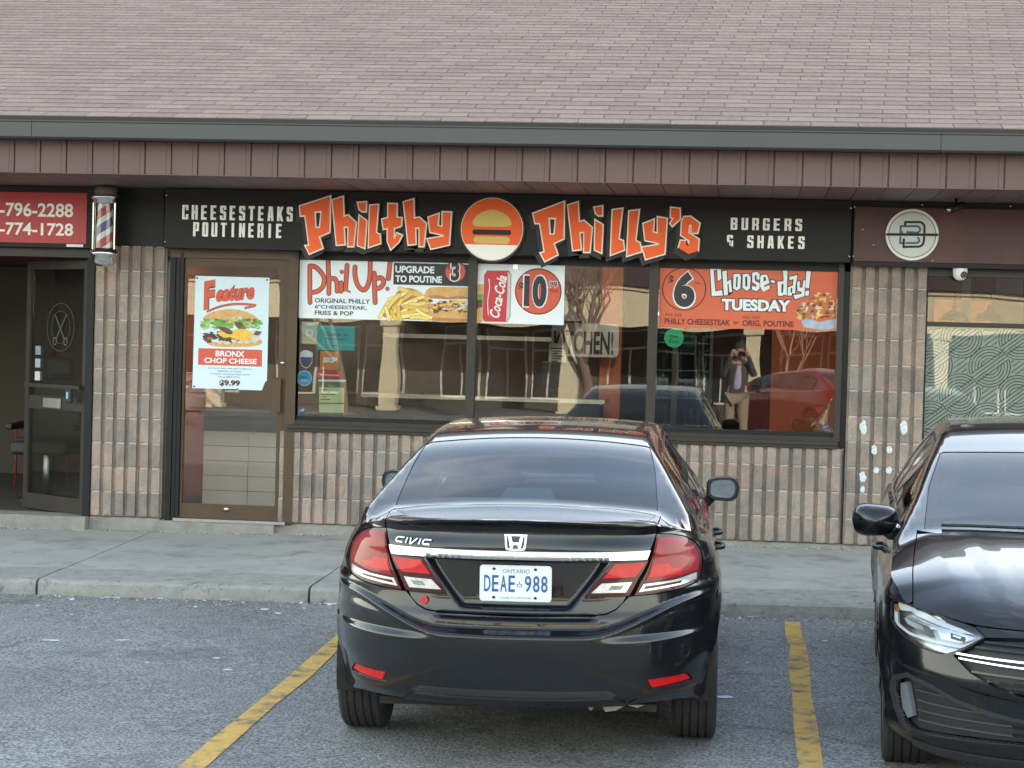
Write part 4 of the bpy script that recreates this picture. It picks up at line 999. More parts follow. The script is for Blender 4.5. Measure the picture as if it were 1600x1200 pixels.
# cameras
def cctv(px, py, r, lab, Y=-.06):
    q = UP(px, py, Y); o = empty('security_camera', (q.x, q.y, q.z), lab, 'security camera')
    lathe('housing', [(r*1.02, r*1.1), (r, r*.4), (r*.98, 0), (r*.85, -r*.45), (r*.55, -r*.8), (.0001, -r*.93)], (q.x, q.y, q.z), M['white'], o, seg=24)
    bm = MB(); c0 = Vector((q.x+r*.42, q.y-r*.72, q.z-r*.12)); nrm = Vector((.45, -.85, -.25)).normalized()
    t1 = nrm.cross(Vector((0, 0, 1))).normalized(); t2 = nrm.cross(t1)
    for rr, hh in ((r*.5, .006),):
        v = [c0+t1*math.cos(a)*rr+t2*math.sin(a)*rr+nrm*d for d in (-.01, hh) for a in [2*math.pi*i/20 for i in range(20)]]
        f = [(i, (i+1) % 20, (i+1) % 20+20, i+20) for i in range(20)]+[tuple(range(20, 40))]; bm.add(v, f)
    bm.go('lens', pm('lens_black', (.01, .01, .012), .08), o)
    for a in range(4):
        p = c0+t1*math.cos(a*1.57)*r*.3+t2*math.sin(a*1.57)*r*.3+nrm*.008; lathe('led', [(.0001, -.002), (.005, -.001), (.006, .002)], p, M['steel'], o, axis='y', seg=8)
    return o
cctv(1500, 428, .056, 'small white dome security camera under the maroon sign')
q = UP(1494, 318, -.5); gc = empty('security_camera', (q.x, q.y, SOZ), 'dark bullet security camera hanging from the soffit above the maroon sign', 'security camera')
tube('bracket', [(q.x, q.y, SOZ-.004), (q.x, q.y, SOZ-.045), (q.x-.01, q.y-.03, SOZ-.06)], .012, M['jamb'], gc)
tube('housing', [(q.x+.05, q.y+.05, SOZ-.055), (q.x-.06, q.y-.10, SOZ-.10)], .030, M['jamb'], gc, seg=14)
lathe('lens', [(.0001, -.004), (.016, -.003), (.018, .004)], (q.x-.061, q.y-.103, SOZ-.1), M['steel'], gc, axis='y', seg=14)
# barber pole
bp = UP(164, 350, -.24); bx, by, bz = bp.x, -.24, bp.z
pole = empty('barber_pole', (bx, by, bz-.33), 'chrome capped barber pole with red white and blue spiral beside the red sign', 'barber pole')
zz = lambda py: UP(164, py, -.24).z
H0, H1 = zz(388), zz(319)
capm = pm('pole_chrome', (.75, .74, .70), .16, metal=1, var=.1)
lathe('top_cap', [(.0001, zz(291)), (.075, zz(292)), (.094, zz(295)), (.099, zz(302)), (.099, zz(305)), (.112, zz(306)), (.112, zz(311)), (.098, zz(312)), (.094, zz(318)), (.08, H1)], (bx, by, 0), capm, pole, seg=32)
lathe('bottom_cap', [(.08, H0), (.096, zz(389)), (.098, zz(392)), (.114, zz(393)), (.114, zz(399)), (.096, zz(400)), (.094, zz(410)), (.075, zz(415)), (.0001, zz(417))], (bx, by, 0), capm, pole, seg=32)
# spiral cylinder: helical strips
SEG = 40; NZ = 36; Rp = .064; PT = .25; vz = []; fz = {0: [], 1: [], 2: []}
bands = [0]*12+[1]*8+[2]*12+[1]*8
t0 = rad(-90)-2*math.pi*(zz(356)/PT)-2*math.pi*26/40
for j in range(NZ+1):
    z = H0+(H1-H0)*j/NZ
    for i in range(SEG):
        t = t0+2*math.pi*(i/SEG)+2*math.pi*z/PT; vz.append((bx+Rp*math.cos(t), by+Rp*math.sin(t), z))
for j in range(NZ):
    for i in range(SEG):
        a, b = j*SEG+i, j*SEG+(i+1) % SEG; fz[bands[i]].append((a, b, b+SEG, a+SEG))
for kx, (nm_, cc) in enumerate((('red_band', (.42, .03, .03)), ('white_band', (.72, .74, .76)), ('blue_band', (.05, .07, .22)))):
    used_ = sorted({i for q in fz[kx] for i in q}); mp = {a: b for b, a in enumerate(used_)}
    mesh(nm_, [vz[i] for i in used_], [tuple(mp[i] for i in q) for q in fz[kx]], pm(nm_, cc, .4), pole, smooth=True)
lathe('glass_tube', [(.082, H0-.004), (.082, H1+.004)], (bx, by, 0), glassmat('pole_glass', (.9, .92, .92), ior=1.45, refl=1.6), pole, seg=40)
for sx in (-1, 1): box('rod', bx+sx*.090-.005, bx+sx*.090+.005, by-.03, by-.02, H0-.01, H1+.01, capm, pole)
box('bracket', bx-.02, bx+.02, by+.06, -.03, zz(305)-.03, zz(305)+.03, capm, pole); box('bracket', bx-.02, bx+.02, by+.06, -.03, zz(398)-.02, zz(398)+.03, capm, pole)
# ------------------------------------------------------------------ posters and stickers on the glass
PY = .0435     # banners are fixed to the outside of the panes
M['pwhite'] = pm('poster_white', (.74, .80, .83), .55, var=.03, vscale=2)
M['pblack'] = pm('poster_black', (.025, .025, .028), .55)
M['pred'] = pm('poster_red', (.60, .095, .05), .55, var=.05, vscale=3)
M['porange'] = pm('poster_orange', (.62, .12, .05), .55, var=.07, vscale=2)
M['maroonline'] = pm('poster_maroon', (.10, .018, .014), .55)
def food(name, col, var=.35, sc=30): return pm(name, col, .55, var=var, vscale=sc, detail=6)
M['bun'] = food('food_bun', (.62, .36, .13), .25, 22); M['crust'] = food('food_crust', (.45, .20, .06), .3, 20)
M['lettuce'] = food('food_lettuce', (.16, .36, .07), .6, 45); M['meat'] = food('food_meat', (.14, .06, .03), .8, 50)
M['cheese'] = food('food_cheese', (.78, .47, .06), .2, 20); M['fries'] = food('food_fries', (.78, .58, .12), .25, 25); M['onion'] = food('food_onion', (.66, .58, .46), .3, 40)
def poster(name, quad, label, cat, mat=None, Y=None, th=.0012):
    Y = PY if Y is None else Y; pts = px_poly(quad, Y); xs_ = [p[0] for p in pts]; zs_ = [p[1] for p in pts]
    r = empty(name, (sum(xs_)/len(xs_), Y, min(zs_)), label, cat); prism('sheet', pts, Y, Y+th, mat or M['pwhite'], r); return r
def shp(name, pts, lev, mat, parent, Y=None, holes=(), **k):
    if name.startswith(('burger_bun', 'burger_cheese', 'burger_patty', 'sandwich_bun', 'chip_heap')): pts = smooth_pts(pts, 4, True)
    Y = PY if Y is None else Y; y = Y-.0005*lev; return prism(name, px_poly(pts, y), y-.0004, y, mat, parent, holes=[px_poly(h, y) for h in holes], **k)
def blob(cx, cy, rx, ry, n=20, j=.15, seed=0, a0=0, a1=360):
    r = random.Random(seed); ph = [r.uniform(0, 6) for _ in range(4)]; o = []
    for i in range(n):
        t = rad(a0+(a1-a0)*i/(n-(0 if a1-a0 == 360 else 1))); k = 1+j*(.5*math.sin(3*t+ph[0])+.35*math.sin(7*t+ph[1])+.3*math.sin(11*t+ph[2]))
        o.append((cx+rx*k*math.cos(t), cy+ry*k*math.sin(t)))
    return o
def outline_strokes(name, paths, w, lev, col, edge, parent, Y=None, ew=1.6):
    Y = PY if Y is None else Y
    """stroke lettering given in photo pixels: dark outline below, coloured stroke above"""
    y = Y-.0005*lev
    P = [px_poly(smooth_pts(p, 5), y) for p in paths]; s = 1/197.0
    strokes(name+'_outline', P, (w+ew)*s, y, edge, parent, depth=.0003)
    return strokes(name, P, w*s, y-.0006, col, parent, depth=.0003)
# 1. wide banner in the left pane
p1_ = poster('banner', [(467, 396.5), (733, 403.5), (731, 503.5), (466, 496.5)], 'long white banner atop the left pane with red hand lettering and a sandwich', 'banner')
def q5(L): return [[(470+x/10.667, 395+y/10.667) for x, y in p] for p in L]
outline_strokes('hand_lettering', q5([[(155, 830), (150, 700), (150, 500), (150, 220)], [(150, 220), (240, 235), (340, 330), (390, 430), (370, 560), (280, 640), (190, 660)], [(455, 110), (460, 300), (470, 480), (468, 680)], [(470, 440), (560, 430), (600, 500), (605, 640)], [(672, 500), (672, 640)], [(772, 210), (760, 400), (745, 600), (740, 670), (795, 665)], [(905, 235), (905, 380), (950, 540), (1040, 620), (1110, 560), (1150, 400), (1158, 160)], [(1225, 340), (1230, 600), (1240, 830)], [(1235, 440), (1330, 415), (1385, 480), (1340, 570), (1250, 600)], [(1490, 150), (1460, 430)]]), 5.6, 1, M['pred'], M['maroonline'], p1_, ew=2.4)
for x, y in ((684, 318), (1445, 600)): shp('dot', blob(470+x/10.667, 395+y/10.667, 3.4, 3.4, 14, 0), 1, M['maroonline'], p1_); shp('dot', blob(470+x/10.667, 395+y/10.667, 2.5, 2.5, 14, 0), 3, M['pred'], p1_)
for s, a, b in (('ORIGINAL PHILLY', (492, 465.5), (578, 475)), ('6"CHEESESTEAK,', (492, 476), (573, 485)), ('FRIES & POP', (492, 485), (552, 493.5))): ptext('lettering', s, a, b, PY-.0006, M['pblack'], p1_, bold=.02)
shp('black_panel', [(615.5, 410.5), (733, 413.5), (732, 447.5), (614.5, 444.5)], 1, M['pblack'], p1_)
ptext('lettering', 'UPGRADE', (618, 415), (678.5, 427.5), PY-.0012, M['pwhite'], p1_, bold=.035); ptext('lettering', 'TO POUTINE', (618, 430), (690.5, 442.5), PY-.0012, M['pwhite'], p1_, bold=.035)
shp('price_disc', blob(711.5, 424.5, 16.6, 16.8, 32, 0), 2, M['maroonline'], p1_); shp('price_disc', blob(711.5, 424.5, 15.4, 15.6, 32, 0), 3, M['pred'], p1_)
ptext('price', '3', (703.5, 408), (719, 440.5), PY-.0022, M['pwhite'], p1_, bold=.08); ptext('price', '3', (705, 409.5), (717.5, 439), PY-.0034, M['pblack'], p1_, bold=.05); ptext('price', '$', (699, 413), (703, 421), PY-.0022, M['pblack'], p1_)
shp('chip_heap', [(598, 493), (604, 480), (616, 466), (622, 455), (640, 450), (658, 458), (668, 474), (676, 486), (680, 499), (640, 499), (608, 497)], 1, M['crust'], p1_)
# chips: a heap of bent batons
rn = random.Random(5); k = 0
for (x, y, L, a) in [(622, 462, 30, -24), (640, 455, 32, 14), (653, 462, 30, 20), (612, 474, 34, -48), (629, 470, 36, -38), (645, 470, 34, -22), (600, 484, 26, -60), (618, 484, 36, -58), (637, 480, 34, -40), (655, 474, 30, -8), (650, 482, 36, 10), (640, 488, 32, -14), (605, 490, 20, 75), (624, 492, 22, 80), (642, 493, 26, -8), (662, 490, 26, 30), (616, 494, 18, 60), (655, 497, 26, 5)]:
    ca, sa = math.cos(rad(a)), math.sin(rad(a)); w = rn.uniform(4.6, 6.2); p = [(x-ca*L/2, y-sa*L/2), (x+rn.uniform(-1.5, 1.5), y+rn.uniform(-1.5, 1.5)), (x+ca*L/2, y+sa*L/2)]
    p = [(min(q[0], 676), min(q[1], 499.0)) for q in p]
    y_ = PY-.0006-.00035*k; wp = px_poly(smooth_pts(p, 4), y_); tone = rn.choice([(.80, .62, .16), (.72, .50, .09), (.86, .72, .26)])
    strokes('chip_edge', [wp], (w+1.2)/197, y_, M['crust'], p1_, depth=.0002); strokes('chip', [wp], w/197, y_-.0002, food('chip_tone', tone, .15, 12), p1_, depth=.0002); k += 1
shp('sandwich_bun', [(663, 462), (668, 452), (682, 448.5), (733, 450), (732, 463), (690, 463), (664, 464)], 2, M['bun'], p1_)
shp('sandwich_bun', [(660, 486), (664, 475), (732, 478), (731, 502), (680, 501), (664, 499)], 2, M['bun'], p1_)
shp('sandwich_crust', [(672, 496), (731, 498.5), (731, 503), (676, 501.5)], 3, M['crust'], p1_)
shp('sandwich_lettuce', [(668, 463), (680, 461), (700, 464), (716, 462), (732, 464), (732, 467), (700, 468), (672, 466)], 3, M['crust'], p1_)
for i in range(60): shp('sandwich_meat', blob(664+rn.uniform(0, 64), 478+rn.uniform(-8, 9), rn.uniform(2, 4.6), rn.uniform(1.3, 3), 11, .35, i), 4+i*.1, rn.choice([M['meat'], M['crust'], M['meat'], M['onion'], M['bun']]), p1_)
for i in range(5): shp('sandwich_cheese', blob(680+i*11, 472+rn.uniform(-2, 8), 5, 2.2, 9, .3, 50+i), 10.5+i*.2, M['cheese'], p1_)
# 2. price sheet in the middle pane
p2_ = poster('price_poster', [(746, 404), (883, 407.5), (880.5, 508), (744, 504.5)], 'white sheet with a red soda can and a big round price in the middle pane', 'poster')
shp('sandwich_bun', [(745, 446), (756, 445.5), (757, 460), (745, 461)], 1, M['bun'], p2_); shp('sandwich_meat', [(745, 461), (756, 461), (756, 482), (745, 483)], 1.2, M['meat'], p2_); shp('sandwich_lettuce', [(745, 461), (755, 459), (755, 468), (745, 469)], 2.2, M['lettuce'], p2_); shp('sandwich_bun', [(745, 483), (756, 482), (755, 501), (745, 503)], 1.4, M['bun'], p2_)
M['canred'] = pm('can_red', (.52, .02, .035), .4, var=.08, vscale=6); M['cansilver'] = pm('can_silver', (.5, .52, .54), .35)
def q5b(x, y): return (720+x/4, 380+y/4)
can = [q5b(*p) for p in [(165, 172), (300, 172), (315, 200), (308, 460), (290, 492), (150, 490), (135, 468), (147, 200)]]
shp('can_rim', [(x+(.8 if x > 775 else -.8), y+(1 if y > 450 else -1)) for x, y in can], 2, M['cansilver'], p2_); shp('can_body', can, 3, M['canred'], p2_)
shp('can_shade', [q5b(*p) for p in [(294, 176), (312, 200), (305, 460), (288, 490), (283, 490), (292, 300)]], 4, M['cansilver'], p2_)
def q5c(L): return [[q5b(*q) for q in p] for p in L]
y_ = PY-.0024
a_, b_ = px_poly([(776, 497.5), (783, 432)], y_)
text_rot('can_script', 'Coca-Cola', (a_[0]+.020, a_[1]), (b_[0]+.052, b_[1]), .085, y_, M['pwhite'], p2_, depth=.0006, bold=.022, shear=.35)
strokes('can_ribbon', [px_poly(smooth_pts([(763, 492), (762, 470), (765, 450), (764, 436)], 4), y_)], .006, y_, M['pwhite'], p2_, depth=.0003)
shp('price_disc', blob(840.5, 457, 36.8, 36.6, 44, 0), 2, M['cream_edge'], p2_); shp('price_disc', blob(841, 455.5, 36.6, 36.4, 44, 0), 3, M['maroonline'], p2_); shp('price_disc', blob(841, 455.5, 34.8, 34.6, 44, 0), 4, M['pred'], p2_)
ptext('price', '10', (817.5, 428), (855.5, 482), PY-.0026, M['pwhite'], p2_, bold=.07); ptext('price', '10', (819.5, 430), (853.5, 480), PY-.0038, M['pblack'], p2_, bold=.055)
ptext('price', '$', (810, 441), (818, 455), PY-.0026, M['pblack'], p2_, bold=.03); ptext('price', '.99', (855.5, 438.5), (871.5, 450), PY-.0026, M['pwhite'], p2_, bold=.06); ptext('price', '.99', (856.5, 439.5), (870.5, 449), PY-.0038, M['pblack'], p2_, bold=.02); ptext('price', '+tax', (858, 451), (872, 457), PY-.0026, M['maroonline'], p2_)
shp('clip', [(802, 404), (809, 404), (809.5, 421), (801.5, 421)], 8, M['steel'], p2_)
# 3. orange banner in the right pane
p3_ = poster('banner', [(1031.5, 410), (1309.5, 416.5), (1305.5, 516.5), (1029, 511.5)], 'orange banner in the right pane with a black six and white cartoon lettering', 'banner', M['porange'])
shp('price_ring', blob(1069, 451.5, 34.5, 34, 44, 0), 1, M['maroonline'], p3_, holes=[blob(1069, 451.5, 32.8, 32.3, 44, 0)])
ptext('price', '6', (1052, 422), (1087, 483), PY-.0012, M['pwhite'], p3_, bold=.07); ptext('price', '6', (1053.8, 424), (1085, 480.5), PY-.0024, M['pblack'], p3_, bold=.05)
ptext('price', '$', (1045, 430), (1052.5, 446), PY-.0012, M['pblack'], p3_, bold=.03); ptext('price', '+tax', (1086, 440), (1094, 444.5), PY-.0012, M['maroonline'], p3_)
def z6(pts): return [(1100+x/7.2727, 405+y/7.2727) for x, y in pts]
CHO = [([(68, 88), (190, 90), (198, 225), (155, 248), (152, 120), (108, 128), (128, 365), (205, 352), (212, 412), (88, 420)], []),
 ([(208, 140), (258, 128), (262, 255), (305, 228), (318, 372), (288, 378), (280, 280), (266, 285), (272, 405), (228, 412)], []),
 ([(335, 170), (398, 165), (420, 200), (412, 330), (375, 358), (330, 330)], [[(366, 200), (385, 200), (378, 320), (362, 318)]]),
 ([(440, 172), (500, 165), (530, 205), (520, 335), (485, 360), (438, 325)], [[(468, 200), (492, 200), (492, 312), (470, 308)]]),
 ([(548, 155), (605, 140), (632, 170), (630, 232), (600, 228), (596, 180), (575, 190), (580, 250), (632, 270), (630, 335), (598, 365), (545, 345), (545, 300), (590, 318), (595, 290), (548, 262)], []),
 ([(650, 178), (715, 175), (740, 250), (745, 268), (680, 300), (688, 318), (742, 290), (748, 330), (675, 370), (636, 310), (640, 200)], [[(676, 205), (700, 202), (706, 240), (678, 255)]]),
 ([(758, 238), (808, 245), (805, 272), (758, 262)], []),
 ([(895, 108), (950, 100), (940, 412), (900, 400), (895, 418), (840, 415), (835, 255), (905, 250)], [[(880, 285), (905, 280), (898, 380), (878, 385)]]),
 ([(968, 200), (1062, 180), (1040, 300), (1035, 392), (1000, 385), (998, 412), (950, 415), (955, 320), (1010, 300), (1018, 225), (975, 240)], [[(985, 330), (1005, 325), (1000, 378), (982, 382)]]),
 ([(1058, 258), (1090, 250), (1085, 320), (1118, 325), (1130, 240), (1152, 240), (1140, 420), (1035, 455), (1015, 408), (1105, 395), (1110, 370), (1062, 360)], []),
 ([(1165, 100), (1222, 85), (1192, 330), (1152, 325)], []), ([(1152, 362), (1195, 358), (1190, 412), (1150, 415)], [])]
em_ = MB(); lt_ = MB()
for i, (o, hs) in enumerate(CHO):
    y = PY-.0005-.0001*(i % 3); po = px_poly(z6(o), y); hh = [px_poly(z6(h), y) for h in hs]
    em_.add(*prismv(offset_poly(po, .007), y-.0003, y, hh if False else ())); lt_.add(*prismv(po, y-.0012, y-.0008, hh))
    for h in hh: em_.add(*prismv(h, y-.0006, y-.0004))
em_.go('cartoon_lettering_outline', M['pblack'], p3_); lt_.go('cartoon_lettering', M['pwhite'], p3_)
ptext('lettering_outline', 'TUESDAY', (1126.5, 465), (1236.5, 489), PY-.0008, M['pblack'], p3_, bold=.11); ptext('lettering', 'TUESDAY', (1128, 466.5), (1235, 487.5), PY-.0020, M['pwhite'], p3_, bold=.05)
ptext('lettering', 'PHILLY CHEESESTEAK', (1038.5, 497), (1141, 509), PY-.0006, M['maroonline'], p3_, bold=.03); ptext('lettering', 'or', (1146, 502), (1154, 507), PY-.0006, M['maroonline'], p3_, bold=.02)
ptext('lettering', 'ORIG. POUTINE', (1160, 500), (1240, 511.5), PY-.0006, M['maroonline'], p3_, bold=.03); ptext('small_print', 'PHIL SIZE', (1040, 489.5), (1065, 494.5), PY-.0006, M['maroonline'], p3_); ptext('small_print', 'REG. SIZE', (1161, 493.5), (1187, 498.5), PY-.0006, M['maroonline'], p3_)
shp('poutine_tray', [(1240, 483.5), (1250, 492), (1280, 503), (1306.5, 498), (1305.5, 513), (1290, 516), (1256, 511.5), (1248, 492)], 1, pm('tray_paper', (.35, .42, .52), .6, var=.3, vscale=15), p3_)
for i in range(130):
    t = rn.random(); x = 1248+t*56; hmax = 42*math.sin(min(1, .25+t)*math.pi*.62); y = 498-rn.random()*hmax-(0 if t > .1 else 0)
    if y < 458: y = 462
    shp('poutine_piece', blob(x, y, rn.uniform(1.8, 4), rn.uniform(1.3, 2.8), 11, .35, 100+i), 2+i*.07, rn.choice([M['meat'], M['crust'], M['onion'], M['cheese'], M['crust'], food('poutine_brown', (.36, .15, .07), .5, 40)]), p3_)
# 4. feature poster on the entrance door
DY = .0405
p4_ = poster('poster', [(305.5, 431), (421, 434), (417, 595), (414, 597), (409, 610), (374, 609), (372, 606), (368, 608), (300.5, 606.5)], 'pale blue burger poster fixed to the glass of the entrance door', 'poster', pm('poster_blue', (.62, .76, .82), .55, var=.03, vscale=2), Y=DY-.006)
Y4 = DY-.006
def q7(L): return [[(290+x/6, 420+y/6) for x, y in p] for p in L]
for k_, (mat_, bo, lev_) in enumerate(((M['maroonline'], .075, 1), (M['pred'], .045, 3))):
    yy = Y4-.0005*lev_
    F0, F1 = px_poly([(318, 485), (344, 480.5)], yy); text_rot('script_lettering', 'F', F0, F1, .235, yy, mat_, p4_, bold=bo, shear=.30)
    e0, e1 = px_poly([(337.5, 472.5), (399, 468)], yy); text_rot('script_lettering', 'eature', e0, e1, .135, yy, mat_, p4_, bold=bo, shear=.40)
outline_strokes('script_swash', q7([[(205, 400), (330, 352), (480, 330), (650, 342), (560, 368)]]), 2.6, 1, M['pred'], M['maroonline'], p4_, Y=Y4, ew=1.2)
def s4(n_, pts, lev, mat): return shp(n_, [(290+x/6, 420+y/6) for x, y in pts], lev, mat, p4_, Y=Y4)
s4('burger_bun', [(165, 480), (180, 440), (250, 405), (340, 385), (430, 378), (520, 390), (610, 420), (665, 455), (690, 490), (600, 520), (350, 520), (200, 510)], 1, M['bun'])
s4('burger_onion', [(430, 455), (520, 450), (540, 475), (440, 480)], 2, M['onion'])
rn = random.Random(3)
for i in range(70):
    x = rn.uniform(165, 690); y = 510+rn.uniform(-30, 50)-abs(x-420)*.02
    if 440 < x < 520 and y > 520: continue
    shp('burger_lettuce', blob(290+x/6, 420+y/6, rn.uniform(3, 6.5), rn.uniform(1.8, 4), 14, .5, i), 2.2+i*.075, rn.choice([M['lettuce'], food('leaf_pale', (.35, .52, .2), .5, 40), food('leaf_dark', (.07, .2, .04), .5, 40)]), p4_, Y=Y4)
s4('burger_bun_base', [(200, 670), (300, 690), (600, 690), (700, 665), (715, 700), (640, 725), (480, 735), (300, 730), (215, 710)], 1.5, M['bun'])
for i in range(60):
    x = rn.uniform(175, 560); y = 640+rn.uniform(-50, 50)*.9
    shp('burger_meat', blob(290+x/6, 420+y/6, rn.uniform(2.6, 5), rn.uniform(1.8, 3.4), 12, .4, 40+i), 8+i*.05, rn.choice([M['meat'], M['meat'], M['crust'], food('meat_dark', (.06, .025, .015), .6, 50)]), p4_, Y=Y4)
s4('burger_cheese', [(300, 600), (360, 590), (400, 615), (450, 575), (540, 565), (610, 590), (620, 650), (560, 680), (480, 660), (420, 640), (360, 645)], 11.5, M['cheese'])
s4('burger_patty', [(305, 545), (380, 550), (440, 590), (420, 615), (350, 590)], 12.2, M['meat']); s4('burger_patty', [(460, 510), (520, 500), (530, 535), (490, 555)], 12.2, M['meat'])
for i in range(6): shp('burger_onion', blob(290+(330+i*62)/6, 420+(690+rn.uniform(-14, 14))/6, 5, 2.6, 9, .4, 90+i), 12.8+i*.1, M['onion'], p4_, Y=Y4)
for i in range(8): shp('burger_bacon', blob(290+rn.uniform(620, 690)/6, 420+rn.uniform(580, 660)/6, 4, 3, 10, .5, 120+i), 12.9+i*.1, rn.choice([M['meat'], M['onion'], M['crust']]), p4_, Y=Y4)
s4('red_panel', [(120, 743), (718, 760), (715, 918), (116, 900)], 1, M['pred'])
def t4(s, a, b, mat, bold=.03, lev=2): return ptext('lettering', s, (290+a[0]/6, 420+a[1]/6), (290+b[0]/6, 420+b[1]/6), Y4-.0005*lev, mat, p4_, bold=bold)
t4('BRONX', (282, 766), (552, 828), M['pwhite']); t4('CHOP CHEESE', (176, 832), (665, 896), M['pwhite'])
for s, a, b in (('GROUND BEEF, MELTED CHEDDAR', (208, 925), (622, 948)), ('ONIONS, LETTUCE', (296, 952), (518, 974)), ('TOMATO, KETCHUP AND MAYO', (228, 978), (602, 1003)), ('ON A HERO ROLL', (305, 1004), (512, 1024))): t4(s, a, b, M['pblack'], 0, 1)
t4('$9.99', (318, 1040), (510, 1108), M['maroonline'], .05, 1)
for x, y in ((108, 86), (764, 104), (80, 1103)): s4('pin', [(x-8, y-8), (x+8, y-8), (x+8, y+8), (x-8, y+8)], 1, M['black'])
PY0 = PY; PY = .058
# 5. stickers down the left edge of the left pane
def q6(pts): return [(460+x/7.06, 490+y/7.06) for x, y in pts]
def q61(x, y): return (460+x/7.06, 490+y/7.06)
def sticker(pts, label, mat, name='sticker'): return poster(name, q6(pts), label, 'sticker', mat)
st = sticker([(252, 128), (665, 142), (660, 412), (250, 398)], 'turquoise opening notice near the top of the sticker column', pm('st_teal', (.05, .42, .45), .5), 'notice')
ptext('lettering', 'Come in', q61(335, 205), q61(590, 250), PY-.0006, M['pblack'], st); ptext('lettering', "We're open", q61(335, 260), q61(580, 305), PY-.0006, M['pblack'], st); shp('mark', q6([(410, 345), (470, 347), (470, 360), (410, 358)]), 1, M['pblack'], st)
st = sticker([(285, 412), (485, 420), (480, 625), (280, 618)], 'orange square delivery sticker below the turquoise notice', pm('st_orange', (.62, .22, .05), .5)); ptext('lettering', 'SKIP', q61(310, 480), q61(475, 545), PY-.0006, M['pwhite'], st, bold=.06, shear=.3)
st = sticker([(265, 625), (500, 632), (520, 675), (498, 722), (262, 712), (242, 668)], 'red rounded delivery sticker above the hours card', pm('st_red', (.55, .03, .04), .5)); ptext('lettering', 'Voted by you', q61(300, 637), q61(465, 655), PY-.0006, M['pwhite'], st) if False else ptext('lettering', 'DOORDASH', q61(325, 668), q61(490, 692), PY-.0006, M['pwhite'], st, bold=.03)
shp('mark', q6([(262, 662), (300, 660), (315, 675), (300, 688), (280, 686), (284, 676)]), 1, M['pwhite'], st)
st = sticker([(80, 88), (270, 92), (265, 130), (245, 160), (245, 340), (78, 332)], 'cream card with a small crest at the top left of the window', pm('st_cream', (.55, .52, .44), .5), 'notice')
shp('print', blob(*q61(180, 115), 9, 2.4, 16, 0), 1, M['pwhite'], st); shp('print', q6([(130, 172), (208, 174), (206, 252), (128, 250)]), 1, M['pwhite'], st); shp('crest', blob(*q61(167, 212), 3, 3.6, 12, 0), 2, M['cansilver'], st); shp('print', q6([(80, 262), (240, 270), (238, 335), (78, 330)]), 1, pm('st_yel', (.62, .62, .35), .5), st)
st = sticker([(62, 430), (90, 410), (125, 402), (165, 412), (202, 432), (196, 540), (170, 585), (125, 606), (82, 580), (60, 530)], 'white and violet shield sticker on the left pane', M['pwhite']); shp('violet_field', q6([(70, 478), (196, 482), (190, 535), (165, 578), (125, 597), (88, 572), (68, 528)]), 1, pm('st_violet', (.10, .08, .22), .5), st); ptext('lettering', 'INTERAC', q61(85, 440), q61(180, 460), PY-.0006, pm('st_blueprint', (.25, .4, .55), .5), st) if False else None
st = poster('sticker', blob(*q61(110, 712), 12.4, 12.6, 32, 0), 'round bright blue sticker below the shield', 'sticker', pm('st_cyan', (.03, .40, .72), .5)); ptext('lettering', 'Uber', q61(62, 684), q61(152, 716), PY-.0006, pm('st_navy', (.02, .06, .2), .5), st, bold=.02); shp('ring', blob(*q61(110, 712), 11.4, 11.6, 32, 0), 1, M['pwhite'], st, holes=[blob(*q61(110, 712), 10.6, 10.8, 32, 0)]); shp('bar', q6([(60, 728), (155, 730), (155, 752), (60, 750)]), 1, pm('st_pale', (.35, .65, .8), .5), st)
st = poster('sticker', blob(*q61(83, 1065), 6, 6.2, 24, 0), 'small dark blue disc at the bottom left corner of the left pane', 'sticker', pm('st_dblue', (.05, .09, .28), .5)); ptext('lettering', 'eff', q61(58, 1048), q61(108, 1080), PY-.0006, M['pwhite'], st, bold=.02)
st = sticker([(268, 725), (568, 728), (552, 1118), (268, 1108)], 'olive hours card with two ruled panels at the foot of the sticker column', pm('st_olive', (.13, .17, .09), .5), 'notice')
shp('header', q6([(265, 727), (570, 730), (568, 752), (264, 748)]), 1, M['pwhite'], st); ptext('lettering', 'Hours', q61(372, 782), q61(448, 806), PY-.0006, pm('st_gold', (.6, .6, .3), .5), st)
pale = pm('st_paleyellow', (.58, .62, .36), .5)
shp('panel', q6([(274, 812), (550, 816), (546, 985), (274, 980)]), 1, pale, st); shp('panel', q6([(274, 996), (545, 1000), (542, 1095), (274, 1090)]), 1, pale, st)
for i in range(5): shp('print', q6([(290+i % 2*30, 832+i*28), (350+i % 3*50, 833+i*28), (350+i % 3*50, 842+i*28), (290+i % 2*30, 841+i*28)]), 2, M['pblack'], st)
st = poster('sticker', blob(1053, 528, 15.2, 15, 36, 0), 'round green delivery sticker under the orange banner', 'sticker', pm('st_green', (.03, .50, .22), .5)); ptext('lettering', 'Uber', (1046, 522), (1060, 528.5), PY-.0006, pm('st_dgreen', (.02, .10, .05), .5), st, bold=.02); ptext('lettering', 'Eats', (1046, 530), (1060.5, 536.5), PY-.0006, bpy.data.materials['st_dgreen'], st, bold=.02)
st = poster('sticker', blob(1290, 666, 6.2, 6.2, 24, 0), 'small blue disc at the bottom right corner of the right pane', 'sticker', bpy.data.materials['st_dblue']); ptext('lettering', 'eff', (1286.5, 664), (1293.5, 668.5), PY-.0006, M['pwhite'], st)
